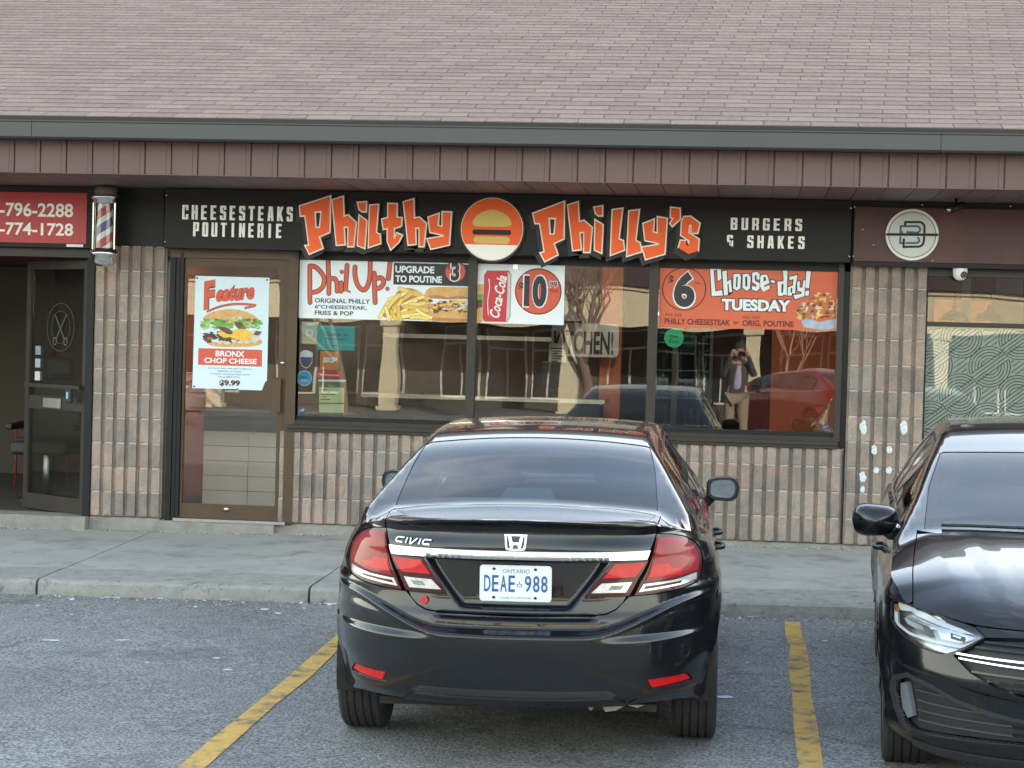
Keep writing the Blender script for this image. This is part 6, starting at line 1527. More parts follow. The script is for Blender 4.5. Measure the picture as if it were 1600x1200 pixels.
def build_civic(sk, mats, detail=True, plate=True):
    root = empty('parked_car', (0, 0, 0))
    P = dict(yr=-.935, yf=3.56, wb=2.67, half=.875, mid=1.3, zlow=.19, sillz=.30, sill=(.36, 2.32),
             sides=[('rear_fender', -.28, .62, .30, (0,)), ('rear_door', .62, 1.32, .30, (0,)), ('front_door', 1.32, 2.30, .30, ()), ('front_fender', 2.30, 2.98, .30, (2.67,))],
             handles=[(.70, .88, .80), (1.44, 1.62, .79)])
    arch = dict(r=.355, z=.325)
    WM, TM = build_sedan(root, sk, P, arch, mats, detail)
    st = 1 if detail else 2.2
    SX = lambda x: sk.s_of_x(x)
    SXZ = lambda x, z: sk.s_of_x(x, z=z)
    def rp_(pts, sgn=1): return [(SXZ(x*sgn, z), z) for x, z in pts]
    def tu(x):   # where the rim of the deck stands at a real half width x
        z = 1.05
        for _ in range(8): u = SXZ(x, z); z = float(sk.ztop(np.array([u]))[0])
        return u, z
    tz = lambda x: tu(x)[1]
    # boundary of the boot lid (half), from the deck down: x, z
    lid_edge = [(.592, None), (.590, 1.02), (.580, .985), (.560, .94), (.520, .855), (.480, .78), (.455, .735), (.425, .705), (.385, .688), (.30, .680), (.0, .676)]
    lid_edge[0] = (.592, tz(.592))
    gp = .003
    lidR = [(x-gp, z+(gp if i > 6 else 0)) for i, (x, z) in enumerate(lid_edge)]
    topline = [(x, tz(x)) for x in np.linspace(-.589, .589, 41)]
    lid = topline[::-1][:-1]+[(-x, z) for x, z in lidR]+lidR[::-1][1:]
    lid = [(-x, z) for x, z in lidR]+[(x, z) for x, z in lidR[::-1][1:]]+topline[::-1][1:-1]
    # taillight outlines (right side), x z
    outer = [(.588, 1.010), (.655, 1.000), (.711, .982), (.755, .950), (.780, .915), (.787, .865), (.782, .820), (.768, .795), (.700, .776), (.600, .764), (.500, .760), (.522, .808), (.556, .872), (.575, .930), (.586, .985)]
    inner = [(.566, .902), (.545, .905), (.405, .902), (.375, .862), (.345, .822), (.305, .770), (.30, .762), (.490, .762), (.520, .815)]
    inner = [(.556, .904), (.41, .903), (.362, .860), (.298, .768), (.300, .760), (.478, .760), (.516, .832)]
    # boot lid without lamps and plate recess handled by the skin itself
    panel('boot_lid', rp_(lid), WM, mats['paint'], root, step=.010*st, stepy=.007*st, holes=[rp_(offset_poly(inner, .002)), rp_(offset_poly([(-x, z) for x, z in inner], .002))], rim=.015)
    # bumper: wraps from arch to arch below the lamps and the lid
    bz = lambda x: .300+.0*x
    fy = -.255
    def side_u(y): return sk.s_of_y(y, 1)
    ou = sorted([(x, z) for x, z in outer if z < .80], key=lambda p: p[0])
    half = [(SXZ(x, z), z-gp) for x, z in lid_edge[::-1] if z is not None and z < .765 and x < .47]
    half += [(SXZ(.478, .76), .760-gp-.002), (SXZ(.500, .757), .757)]+[(SXZ(x, z), z-gp) for x, z in ((.600, .762), (.700, .773), (.766, .790))]
    half += [(SXZ(.788, .815), .815), (side_u(-.36), .84), (side_u(fy), .845), (side_u(fy), .62), (side_u(-.30), .50)]
    R = arch['r']
    for k in range(9):
        t = math.pi*(1-(.13-.155*k/8)); y = R*math.cos(t); z = arch['z']+R*math.sin(t)
        if y < fy-.03: half.append((side_u(y), z))
    half += [(side_u(-.350), .262), (side_u(-.42), .255), (SX(.80), .268), (SX(.72), .290), (SX(.62), .298), (SX(.5), .302), (SX(.42), .318), (SX(.30), .300), (SX(0), .296)]
    bump = half+[(-u, z) for u, z in half[::-1][1:-1]]
    refl = [(.565, .405), (.735, .402), (.757, .372), (.585, .368)]
    panel('bumper', bump, WM, mats['paint'], root, step=.012*st, stepy=.007*st, holes=[rp_(offset_poly(refl, .004)), rp_(offset_poly(mirror_pts(refl), .004))], rim=.02)
    fe = [(side_u(fy+.004), .845), (side_u(fy+.004), tz_side(sk, fy))]
    # quarter panel above the lamp: from lid gap round to the fender
    qp = [tu(x) for x in np.linspace(.596, .745, 14)]+[(side_u(y), tz_side(sk, y)) for y in np.linspace(-.42, -.283, 6)]+[(side_u(-.283), .849), (side_u(-.36), .844), (SXZ(.789, .82), .820)]
    qp += [(SXZ(x+.003, z), z) for x, z in ((.790, .865), (.782, .917), (.757, .953), (.712, .986), (.655, 1.004), (.594, 1.013))]
    for sgn in (1, -1): panel('rear_quarter', [(u*sgn, z) for u, z in qp], WM, mats['paint'], root, step=.02*st, stepy=.012*st, rim=.012)
    for sgn in (1, -1):
        lab = None
        tl = panel('tail_lamp', rp_(outer, sgn), WM, M['taildark'], root, step=.03*st, off=.001, rim=.03)
        panel('red_lens', rp_([(.592, .995), (.655, .990), (.712, .972), (.745, .943), (.768, .908), (.773, .868), (.766, .838), (.655, .822), (.545, .816), (.566, .880), (.582, .935)], sgn), WM, M['taillens'], tl, step=.03*st, off=.0035, rim=.003)
        panel('bright_band', rp_([(.572, .884), (.640, .884), (.655, .862), (.700, .858), (.690, .836), (.556, .832)], sgn), WM, M['tailbright'], tl, step=.03*st, off=.005, rim=.002)
        panel('reverse_lens', rp_([(.536, .806), (.655, .812), (.762, .830), (.760, .802), (.690, .788), (.516, .774)], sgn), WM, M['tailclear'], tl, step=.03*st, off=.0045, rim=.003)
        panel('lens_strip', rp_([(.545, .797), (.650, .803), (.700, .806), (.690, .796), (.600, .789), (.535, .785)], sgn), WM, M['taildark'], tl, step=.03*st, off=.0055, rim=.001)
        t2 = panel('tail_lamp', rp_(inner, sgn), WM, M['taildark'], root, step=.012*st, off=.001, rim=.03)
        panel('bright_band', rp_([(.545, .897), (.413, .895), (.366, .838), (.500, .838)], sgn), WM, M['tailbright'], t2, step=.012*st, off=.004, rim=.002)
        panel('reverse_lens', rp_([(.488, .818), (.362, .816), (.318, .776), (.462, .775)], sgn), WM, M['tailclear'], t2, step=.012*st, off=.004, rim=.002)
        panel('lens_strip', rp_([(.455, .806), (.402, .805), (.388, .788), (.440, .788)], sgn), WM, pm('lens_grid', (.22, .22, .22), .2, var=.8, vscale=120) if detail else M['tailclear'], t2, step=.03*st, off=.005, rim=.001)
        panel('reflector', rp_(refl, sgn), WM, M['tailbright'], root, step=.04*st, off=-.004, rim=.02)
        # pocket lip beneath the reflector
        panel('reflector_lip', rp_([(.560, .366), (.757, .369), (.760, .361), (.60, .348)], sgn), WM, mats['paint'], root, step=.03, off=.006, rim=.01)
    # chrome strip
    cs_ = [(x, .950-.004*(x/.55)**2) for x in np.linspace(-.563, .563, 30)]+[(x, .918-.008*(abs(x)/.55)**2) for x in np.linspace(.548, -.548, 30)]
    CSM = Map(lambda u, z: sk.wall(u, z)-np.stack([0*u, .022*np.clip((.955-z)/.045, 0, 1)**.7, 0*u], -1), 1)
    panel('chrome_strip', rp_([(x, z) for x, z in cs_]), CSM, M['chrome'], root, step=.03*st, stepy=.006*st, off=.004, rim=.018)
    # deck of the boot, roof, pillars
    yb = np.linspace(-.28, -.955, 30)
    lidtop_edge = [(.592, -.36), (.60, -.50), (.600, -.62)]
    # lid top: from the glass base to the lip
    lipline = [tuple(sk.wall(*[np.array([q_]) for q_ in tu(x)])[0][:2]) for x in np.linspace(-.589, .589, 41)]
    lt = [(x, y) for x, y in lipline]+[(.592, -.60), (.600, -.455)]+[(x, -.405-.03*(1-(x/.6)**2)*0-.035*(1-(x/.6)**2)) for x in np.linspace(.57, -.57, 21)]+[(-.600, -.455), (-.592, -.60)]
    panel('boot_lid_top', lt, TM, mats['paint'], root, step=.018*st, stepy=.012*st, rim=.01)
    gl = [(x, -.388-.035*(1-(x/.6)**2)) for x in np.linspace(-.586, .586, 21)]+[(.583, -.30), (.567, 0.0), (.537, .285)]+[(x, .300+.035*(1-(x/.53)**2)) for x in np.linspace(.52, -.52, 21)]+[(-.537, .285), (-.567, 0.0), (-.583, -.30)]
    panel('rear_window', gl, TM, mats['glass'], root, step=.03*st, off=-.003, rim=.004)
    seal_o = offset_poly(gl, .010); seal_i = offset_poly(gl, -.014)
    panel('window_seal', seal_o, TM, M['seal'], root, step=.03*st, off=-.006, holes=[seal_i], rim=.006)
    # side windows (in plan they are narrow strips on the steep flank of the cabin)
    def flank(y, z):   # |x| where the flank reaches height z
        xs_ = np.linspace(.45, .80, 200); zz_ = sk.top(xs_, np.full_like(xs_, y))[:, 2]; kk_ = np.nonzero(zz_ >= z)[0]; return float(xs_[kk_[-1]]) if len(kk_) else .74
    belt = lambda y: .985-.012*(y-.3); up = lambda y: float(hmt([-.15, .3, .8, 1.4, 1.9, 2.3, 2.75], [1.06, 1.235, 1.30, 1.315, 1.295, 1.20, 1.02])(y))
    def win(y0, y1, n=14):
        ys_ = np.linspace(y0, y1, n); return [(flank(y, belt(y)), y) for y in ys_]+[(flank(y, max(up(y), belt(y)+.012)), y) for y in ys_[::-1]]
    wins = [win(.16, .60, 8), win(.635, 1.27), win(1.33, 2.30)]; sw = []
    for w_ in wins:
        for sgn in (1, -1):
            q = [(x*sgn, y) for x, y in w_]; sw.append(q); panel('side_window', q, TM, mats['glass'], root, step=.02*st, stepy=.06*st, off=-.003, rim=.003)
    ysg = np.linspace(.06, 2.45, 24); dlo = [(flank(y, belt(y)-.014), y) for y in ysg]+[(flank(y, up(y)+.016), y) for y in ysg[::-1]]
    for sgn in (1, -1):
        panel('window_surround', [(x*sgn, y) for x, y in dlo], TM, M['seal'], root, step=.02*st, stepy=.05*st, off=-.001, holes=[offset_poly(q, -.003) for q in sw if q[0][0]*sgn > 0], rim=.004)
    # windscreen
    ws = [(x, 2.90-.30*(x/.6)**2*.6) for x in np.linspace(-.60, .60, 17)]+[(.555, 2.35), (.515, 2.00)]+[(x, 1.96+.04*(1-(x/.5)**2)) for x in np.linspace(.49, -.49, 13)]+[(-.515, 2.00), (-.555, 2.35)]
    panel('windscreen', ws, TM, mats['glass'], root, step=.05, off=-.003, rim=.004)
    # the rest of the top in one roof-and-pillars pressing with openings
    out = tcurve(sk, np.linspace(-.45, 2.98, 60), 1); lft = [(-x, y) for x, y in out[::-1]]
    rq = [(.604, -.455), (.597, -.60), (.596, None)]
    qe = [tuple(sk.wall(*[np.array([q_]) for q_ in tu(x)])[0][:2]) for x in np.linspace(.596, .745, 12)]
    body = [(.597, -.60), qe[0]]+qe[1:]+[p for p in out if p[1] > qe[-1][1]+.01]
    ring = body+[(-x, y) for x, y in body[::-1]]+[(-.604, -.455)]+[(x, -.401-.035*(1-(x/.6)**2)) for x in np.linspace(-.57, .57, 21)]+[(.604, -.455)]
    holes = [offset_poly(gl, .003), ws]+[offset_poly([(x*s_, y) for x, y in dlo], -.004) for s_ in (1, -1)]
    # the boot opening and the rear window meet: cut the glass out as part of the outline
    rl = [(x, y) for x, y in ring]
    panel('roof', rl, TM, mats['paint'], root, step=.028*st, stepy=.04*st, holes=holes, rim=.008)
    hood = tcurve(sk, np.linspace(2.985, 3.50, 20), 1); hp = hood+[(-x, y) for x, y in hood[::-1]]
    panel('bonnet', hp, TM, mats['paint'], root, step=.06, rim=.01)
    ff = [(sk.s_of_y(2.985, 1), tz_side(sk, 2.985)), (sk.s_of_y(2.985, 1), .55)]
    fu = np.linspace(sk.s_of_y(3.03, 1), sk.Smax, 16); fb_ = [(u, .21) for u in fu]+[(sk.Smax, .21)]+[(u, float(sk.ztop(np.array([u]))[0])) for u in fu[::-1]]
    for sgn in (1, -1): panel('front_bumper', [(u*sgn, z) for u, z in fb_], WM, mats['paint'], root, step=.06, rim=.01)
    # wheels
    for (x, y) in ((-.765, 0), (.765, 0), (-.765, 2.67), (.765, 2.67)): wheel(root, x, y, .317, .205, 1 if x > 0 else -1, .205, CM)
    # mirrors
    for s_ in (1, -1): mirror_unit(root, (s_*.925, 1.95, .985), s_, mats, None, w=.185, h=.140, foot=(s_*.775, 2.04, .87))
    # lower lip, diffuser grille, underside
    lip = [(x, .372-.0*x) for x in np.linspace(-.40, .40, 21)]+[(.435, .352), (.42, .345)]+[(x, .345) for x in np.linspace(.40, -.40, 21)]+[(-.42, .345), (-.435, .352)]
    panel('lower_grille', rp_(lip), WM, M['plasticblack'], root, step=.02*st, off=.001, rim=.004)
    if detail:
        hc = MB()
        for i in range(52):
            x = -.39+.0153*i; q = sk.wall(np.array([SXZ(x, .36)]), np.array([.3585]))[0]
            hc.box(q[0]-.0045, q[0]+.0045, q[1]-.0045, q[1]+.004, .350+(i % 2)*.004, .363+(i % 2)*.004)
        hc.go('grille_mesh', M['seal'], root, kind='stuff')
    lp = [(x, .338) for x in np.linspace(-.42, .42, 21)]+[(.47, .318), (.46, .308)]+[(x, .312) for x in np.linspace(.42, -.42, 21)]+[(-.46, .308), (-.47, .318)]
    panel('bumper_lip', rp_(lp), WM, mats['paint'], root, step=.02*st, off=.014, rim=.016)
    tube('exhaust', [(.36, .3, .26), (.40, -.3, .25), (.41, -.50, .28)], .028, pm('exhaust_steel', (.35, .30, .25), .5, metal=.8), root)
    box('silencer', .05, .52, -.62, -.32, .245, .34, pm('silencer', (.22, .17, .13), .7, metal=.4, var=.4), root, bev=.04)
    box('rear_axle', -.62, .62, -.04, .04, .25, .32, M['under'], root)
    for sx in (-1, 1): box('trailing_arm', sx*.55-.03, sx*.55+.03, -.1, .4, .20, .27, pm('susp', (.12, .09, .07), .8), root)
    # interior
    box('parcel_shelf', -.56, .56, -.30, .12, .955, .975, M['dash'], root); box('dashboard', -.6, .6, 2.05, 2.5, .70, .93, M['dash'], root, bev=.05)
    for (x, y) in ((-.36, 1.15), (.36, 1.15)): seat(root, x, y, .38, mats)
    box('rear_bench', -.58, .58, .16, .30, .40, 1.0, M['seat'], root, bev=.05)
    for x in (-.34, .34): box('headrest', x-.12, x+.12, .17, .26, 1.0, 1.09, M['seat'], root, bev=.03)
    # high brake light behind the glass
    hb = [(x, -.335) for x in (-.16, .16)]
    def topz(x, y): return float(sk.top(np.array([x]), np.array([y]))[0, 2])
    v = [(-.135, -.33, topz(0, -.33)-.015), (.135, -.33, topz(0, -.33)-.015), (.098, -.21, topz(0, -.21)-.013), (-.098, -.21, topz(0, -.21)-.013), (-.135, -.25, .97), (.135, -.25, .97), (.098, -.1, .98), (-.098, -.1, .98)]
    mesh('brake_light', v, [(0, 1, 2, 3), (0, 4, 5, 1), (1, 5, 6, 2), (3, 7, 4, 0), (2, 6, 7, 3)], pm('brake_light_housing', (.55, .66, .68), .4), root)
    return root, WM, TM, P
def tz_side(sk, y): return float(sk.ztop(np.array([sk.s_of_y(y, 1)]))[0])
car1, WM1, TM1, PC = build_civic(SKC, dict(paint=M['carblack'], glass=M['tintglass']))
tag(car1, 'black saloon parked nose in to the kerb, its blue and white plate towards us', 'car')
def rear_pt(x, z): return SKC.wall(np.array([SKC.s_of_x(x, z=z)]), np.array([z]))[0]
# badge: rounded ring with a flared letter
def on_rear(pts, x0, z0, s, off): return None
yb_ = float(rear_pt(0, .99)[1])
def rear_plate(name, poly, y0, th, mat, parent, holes=()):
    """flat piece standing on the rear face, polygon in (x, z); leans with the lid"""
    o = prism(name, poly, y0-th, y0, mat, parent, holes=holes); return o
bz0 = .990
def lean(o, x, z, d=.006):
    return o
c0 = (0, bz0)
HS_ = .80; H_out = [(-.052, .040), (.052, .040), (.058, .030), (.052, -.030), (.042, -.041), (-.042, -.041), (-.052, -.030), (-.058, .030)]
H_in = [(-.044, .031), (.044, .031), (.048, .026), (.044, -.026), (.036, -.032), (-.036, -.032), (-.044, -.026), (-.048, .026)]
hb = empty('emblem', (0, yb_, bz0), parent=car1)
def tilt_mesh(name, poly, holes, parent, mat, off=.003, th=.006):
    poly = [(a*HS_, b*HS_) for a, b in poly]; holes = [[(a*HS_, b*HS_) for a, b in h] for h in holes]
    v, f = prismv(poly, 0, 1, holes); out = []
    for (x, y, z) in v:
        q = rear_pt(x, bz0+z); out.append((x, q[1]-off-(th if y == 0 else 0), bz0+z))
    return mesh(name, out, f, mat, parent)
tilt_mesh('ring', smooth_pts(H_out, 4, True), [smooth_pts(H_in, 4, True)], hb, M['chrome'])
tilt_mesh('letter', [(-.040, .030), (-.026, .031), (-.016, -.002), (.016, -.002), (.026, .031), (.040, .030), (.027, -.031), (.015, -.031), (.012, -.014), (-.012, -.014), (-.015, -.031), (-.027, -.031)], [], hb, M['chrome'], off=.004)
# model lettering, drawn as slanted strokes
def rear_strokes(name, paths, w, parent, mat, x0, z0, s):
    mb = MB()
    for i, p in enumerate(paths):
        pl = stroke_v([(x0+a*s, z0+b*s) for a, b in p], w, 0, 0, cap=False); v, f = prismv(pl, 0, 1); out = []
        for (x, y, z) in v:
            q = rear_pt(x, z); out.append((x, q[1]-.003-.0004*i-(.004 if y == 0 else 0), z))
        mb.add(out, f)
    return mb.go(name, mat, parent)
sl = .35
def SL(p): return [(a+b*sl, b) for a, b in p]
civ = [SL([(1.5, .9), (.3, .9), (0, .7), (0, .3), (.3, .1), (1.4, .1)]), SL([(2.1, 0), (2.1, 1)]), SL([(2.75, 1.0), (3.05, .0), (3.2, .0), (4.1, 1.0)]), SL([(4.75, 0), (4.75, 1)]), SL([(6.9, .9), (5.7, .9), (5.4, .7), (5.4, .3), (5.7, .1), (6.8, .1)])]
rear_strokes('model_lettering', civ, .0055, car1, M['chrome'], -.535, .962, .0235)
# number plate
pl = empty('number_plate', (-.0, -.9, .808), parent=car1)
py_ = float(rear_pt(0, .81)[1])-.014; pw, ph = .1525, .0765; pzc = .812
prism('plate', [(x, z+pzc) for x, z in rrect(-pw, pw, -ph, ph, .014)], py_, py_+.004, pm('plate_white', (.74, .80, .82), .35), pl)
for sx in (-1, 1):
    for sz in (-1, 1): prism('screw', ell(sx*.088-.004, pzc+sz*.0605, .0068, .0058, 12), py_-.003, py_, M['black'], pl)
prism('plate_rim', [(x, z+pzc) for x, z in rrect(-pw+.004, pw-.004, -ph+.004, ph-.004, .011)], py_-.001, py_, pm('plate_edge', (.60, .67, .70), .4), pl, holes=[[(x, z+pzc) for x, z in rrect(-pw+.0055, pw-.0055, -ph+.0055, ph-.0055, .010)]])
M['plateblue'] = pm('plate_blue', (.035, .10, .30), .4); M['plategrey'] = pm('plate_grey', (.16, .24, .30), .5)
text('province', 'ONTARIO', (-.056, .060, pzc+.043, pzc+.0605), py_-.0008, M['plategrey'], pl, depth=.0006)
text('slogan', 'YOURS TO DISCOVER', (-.068, .068, pzc-.066, pzc-.058), py_-.0008, M['plategrey'], pl, depth=.0006)
xx = [-.132, -.099, -.063, -.028]
def pc(ch, x0, x1): text('plate_character', ch, (x0, x1, pzc-.036, pzc+.034), py_-.0008, M['plateblue'], pl, depth=.0012, bold=.012, res=3)
for ch, a in zip('DEAE', (-.134, -.100, -.065, -.030)): pc(ch, a, a+.0275)
for ch, a in zip('988', (.039, .074, .108)): pc(ch, a, a+.0275)
text('crown', 'M', (.008, .025, pzc-.016, pzc-.004), py_-.0008, M['plateblue'], pl, depth=.0006) if False else None
cr = [[(.008, pzc-.014), (.025, pzc-.014)], [(.008, pzc-.012), (.006, pzc-.002), (.012, pzc-.006), (.0165, pzc+.003), (.021, pzc-.006), (.027, pzc-.002), (.025, pzc-.012)], [(.0165, pzc+.003), (.0165, pzc+.010)]]
strokes('crown', cr, .0022, py_-.0008, M['plateblue'], pl, depth=.0004)
# small red sticker on the lid
q = rear_pt(-.392, .728); stk = prism('red_sticker', ell(-.392, .728, .0165, .0165, 24), q[1]-.012, q[1]-.011, pm('rs', (.55, .03, .03), .4), car1)
for k_, P_ in enumerate(([(.30, -.86, .300), (.345, -.86, .300), (.325, -.85, .272)], [(.37, -.85, .300), (.47, -.85, .300), (.43, -.84, .275), (.385, -.84, .268)], [(.48, -.84, .30), (.55, -.83, .30), (.52, -.82, .285)])):
    mesh('splash_shield_flap', P_+[(x, y+.004, z) for x, y, z in P_], [tuple(range(len(P_)))[::-1], tuple(range(len(P_), 2*len(P_)))], pm('flap', (.30, .27, .22), .9), car1)
place(car1, CX, CY, CYAW, zasp(CX, CY))
# ------------------------------------------------------------------ car 2: black saloon parked nose out at the right edge
def jetta_skin():
    yr, yf = -1.13, 3.575
    def zt(X, Y):
        s_ = hmt([-1.13, -.9, -.3, 1.0, 2.0, 2.4, 2.75, 3.0, 3.15, 3.30, 3.45, 3.575], [1.02, .985, .975, .955, .94, .925, .893, .862, .835, .798, .768, .742])(Y)
        xt = hmt([0, .36, .545, .656, .72, .784, .82, .87, .90], [.722, .724, .727, .746, .757, .769, .785, .835, .86])(X)
        t = sst(3.10, 3.24, Y); return xt*t+s_*(1-t)
    def wz(z, Y): return hmt([.15, .28, .45, .62, .72, .84, .95, 1.05], [.85, .885, .898, .90, .896, .875, .84, .80])(z)
    def prof_r(x, z): return hmt([.2, .3, .5, .62, .70, .9, .98, 1.03], [-.08, -.01, .03, .03, -.01, -.03, .0, .015])(z)
    def prof_f(x, z):
        ax = np.abs(x); zc = hmt([0, .36, .47, .68, .82, .88], [.445, .455, .462, .508, .530, .60])(ax)
        core = hmt([.15, .22, .30, .42, .50, .60, .70, .745], [-.085, -.030, -.015, .0, .010, -.010, -.045, -.085])(z)
        return core+.020*sst(zc-.012, zc+.012, z)*sst(.74, .60, z)
    def side(Y, z):
        ar = sum(.020*np.exp(-((np.hypot(Y-c, z-.33)-.385)/.045)**2) for c in (0, 2.686))
        return ar+.010*sst(.74, .775, z)*sst(.86, .79, z)-.010*sst(.46, .38, z)*sst(.24, .32, z)
    zdeck = hmt([-1.15, -.9, -.5, .3, 2.0, 2.45, 2.8, 3.1, 3.35, 3.45, 3.50, 3.58], [1.03, 1.05, 1.04, 1.0, 1.02, .992, .945, .890, .815, .765, .727, .70])
    zcab = hmt([-1.2, -.95, -.5, -.1, .35, .95, 1.38, 1.9, 2.42, 2.62, 3.0], [.7, 1.045, 1.27, 1.39, 1.435, 1.41, 1.325, 1.165, .990, .90, .6])
    xs = hmt([-.9, -.3, .4, 1.3, 1.9, 2.5], [.58, .60, .625, .635, .62, .635])
    sk = Skin(yr, yf, .90, .80, 2.4, .66, 2.35, wz, zt, prof_r, prof_f, side, zdeck, zcab, .075, xs, 1.30, 1.55, kd=5)
    def extra(ax, y):
        xr = hmt([2.3, 2.8, 3.2, 3.55], [.70, .655, .595, .50])(y); x2 = hmt([2.3, 2.8, 3.2, 3.55], [.50, .46, .42, .36])(y)
        on = sst(2.25, 2.5, y)*sst(3.56, 3.35, y)
        return on*(.006*np.clip(1-np.abs(ax-xr)/.11, 0, 1)+.003*np.clip(1-np.abs(ax-x2)/.07, 0, 1))
    sk.extra = extra
    return sk
SKJ = jetta_skin()
def build_jetta(sk, mats):
    root = empty('parked_car', (0, 0, 0))
    P = dict(yr=-1.13, yf=3.575, wb=2.686, half=.90, mid=1.2, zlow=.17, sillz=.27, sill=(.37, 2.31),
             sides=[('rear_fender', -.62, .50, .27, (0,)), ('rear_door', .50, 1.28, .27, (0,)), ('front_door', 1.28, 2.30, .27, ()), ('front_fender', 2.30, 3.06, .27, (2.686,))],
             handles=[(.62, .80, .83), (1.40, 1.58, .82)])
    arch = dict(r=.362, z=.33)
    WM, TM = build_sedan(root, sk, P, arch, mats)
    n = len(sk.S); F_ = lambda x: sk.s_of_x(x, rear=False)
    ft = lambda x: float(sk.ztop(np.array([F_(x)]))[0])
    def fp(pts, sgn=1): return [(F_(x)*sgn, z) for x, z in pts]
    su = lambda y: sk.s_of_y(y, 1)
    lamp = [(.872, .762), (.850, .778), (.815, .776), (.784, .768), (.72, .757), (.656, .741), (.58, .727), (.545, .718), (.503, .688), (.575, .645), (.641, .607), (.69, .609), (.738, .617), (.80, .639), (.852, .671), (.874, .705)]
    lampo = offset_poly(lamp, .003)
    grille = [(.500, .686), (.36, .694), (.0, .698), (.0, .455), (.20, .458), (.36, .472), (.457, .498), (.557, .546), (.622, .606), (.56, .646)]
    fog = [(.80, .482), (.838, .455), (.852, .40), (.846, .34), (.825, .290), (.785, .262), (.6, .268), (.36, .272), (.0, .275), (.0, .362), (.36, .362), (.48, .376), (.602, .411), (.70, .455)]
    # bumper skin: whole nose below bonnet and fender
    y3 = 3.063; zt3 = float(sk.ztop(np.array([su(y3)]))[0])
    half = [(su(y3), .735), (su(y3), .55)]
    R = arch['r']
    for k in range(10):
        t = math.pi*(.16-.20*k/9); y = 2.686+R*math.cos(t); z = arch['z']+R*math.sin(t)
        if y > y3-.10: half.append((su(max(y, y3-.02)), z))
    half = [(su(y3), .735), (su(y3), .33), (su(y3+.01), .27), (su(y3+.05), .225), (F_(.80), .205), (F_(.70), .19), (F_(.5), .185), (F_(.0), .185)]
    topedge = [(F_(x), ft(x)-.004) for x in np.linspace(0, .80, 20)]
    up_ = [(F_(.503), .690)]
    # outline passes under the lamp
    under = [(F_(x), z) for x, z in offset_poly(lamp, .004)]
    ll = [(.503, .688), (.575, .642), (.641, .603), (.69, .605), (.738, .613), (.80, .635), (.853, .667), (.878, .705)]
    uph = [(F_(0), ft(0)-.004)]+[(F_(x), ft(x)-.004) for x in np.linspace(.05, .541, 10)]+[(F_(.499), .691)]+[(F_(x), z) for x, z in ll]
    hb = half[::-1]   # from centre bottom out to the side
    poly_r = hb+uph[::-1]
    # only one half is needed twice: build the nose as one piece
    right = hb[1:]+[q for q in uph[::-1]]
    S_ = sk.Smax
    right2 = [(u, z) for u, z in right]; left2 = [(2*S_-u, z) for u, z in right[::-1]]
    def wrap(u, z):
        u = np.asarray(u, float); a = np.where(u > S_, u-2*S_, u); return sk.wall(a, z)
    WF = Map(wrap, 1)
    nose = right2[::1]+left2[::1]
    def both(pts, close=True):   # symmetric polygon across the nose from a right half listed top centre .. bottom centre
        r = [(F_(x), z) for x, z in pts]; l = [(2*S_-u, z) for u, z in r[::-1]]; o = r+l
        q = []
        for p in o:
            if not q or math.hypot(p[0]-q[-1][0], p[1]-q[-1][1]) > 1e-4: q.append(p)
        return q
    gsy = both([(.0, .698), (.36, .694), (.500, .686), (.56, .646), (.622, .606), (.557, .546), (.457, .498), (.36, .472), (.20, .458), (.0, .455)])
    fsy = both([(.0, .362), (.36, .362), (.48, .376), (.602, .411), (.70, .455), (.80, .482), (.838, .455), (.852, .40), (.846, .34), (.825, .290), (.785, .262), (.6, .268), (.36, .272), (.0, .275)])
    panel('bumper', nose, WF, mats['paint'], root, step=.016, stepy=.010, holes=[gsy, fsy], rim=.02)
    # grille: back plate, trim lines, slats, bright double bar
    panel('grille', gsy, WF, M['plasticblack'], root, step=.04, off=-.03, rim=.001)
    tro = both([(.0, .702), (.36, .698), (.504, .688), (.57, .644), (.660, .604), (.590, .528), (.475, .475), (.36, .447), (.20, .432), (.0, .428)])
    panel('grille_trim', tro, WF, mats['paint'], root, step=.03, off=.006, holes=[gsy], rim=.02)
    tr2 = both([(.0, .4), (.0, .4)]) if False else None
    def xl(z): return float(np.interp(z, [.455, .472, .498, .546, .606, .646, .686, .70], [.20, .36, .457, .557, .622, .56, .50, .36]))
    def bar(z0, hgt, rise, mat, name, off, x0=None):
        r = []; xe = xl(z0+rise)-.008 if x0 is None else x0
        X_ = np.linspace(0, xe, 12); fz = lambda x: z0+rise*(x/max(xe, .01))**2
        upl = [(F_(x), fz(x)+hgt/2) for x in X_]; lo = [(F_(x), fz(x)-hgt/2) for x in X_]
        pl = upl+[(2*S_-u, z) for u, z in upl[::-1]][0:0]
        poly = [(2*S_-u, z) for u, z in upl[::-1]]+upl[1:]+lo[::-1]+[(2*S_-u, z) for u, z in lo[1:]]
        poly = lo[::-1][:-1]+[(2*S_-u, z) for u, z in lo]+[(2*S_-u, z) for u, z in upl[::-1]]+upl[1:]
        return panel(name, poly, WF, mat, root, step=.03, off=off, rim=.014)
    for z0, rs in ((.668, .006), (.640, .012), (.540, .014), (.512, .010), (.484, .004)): bar(z0, .009, rs, M['plasticblack'] if False else mats['paint'], 'grille_slat', -.008)
    bar(.600, .0075, .016, M['chrome'], 'chrome_bar', .008, x0=.610); bar(.575, .0065, .024, M['chrome'], 'chrome_bar', .008, x0=.600)
    # lower intake and lamp recesses
    panel('lower_intake', fsy, WF, M['plasticblack'], root, step=.04, off=-.035, rim=.001)
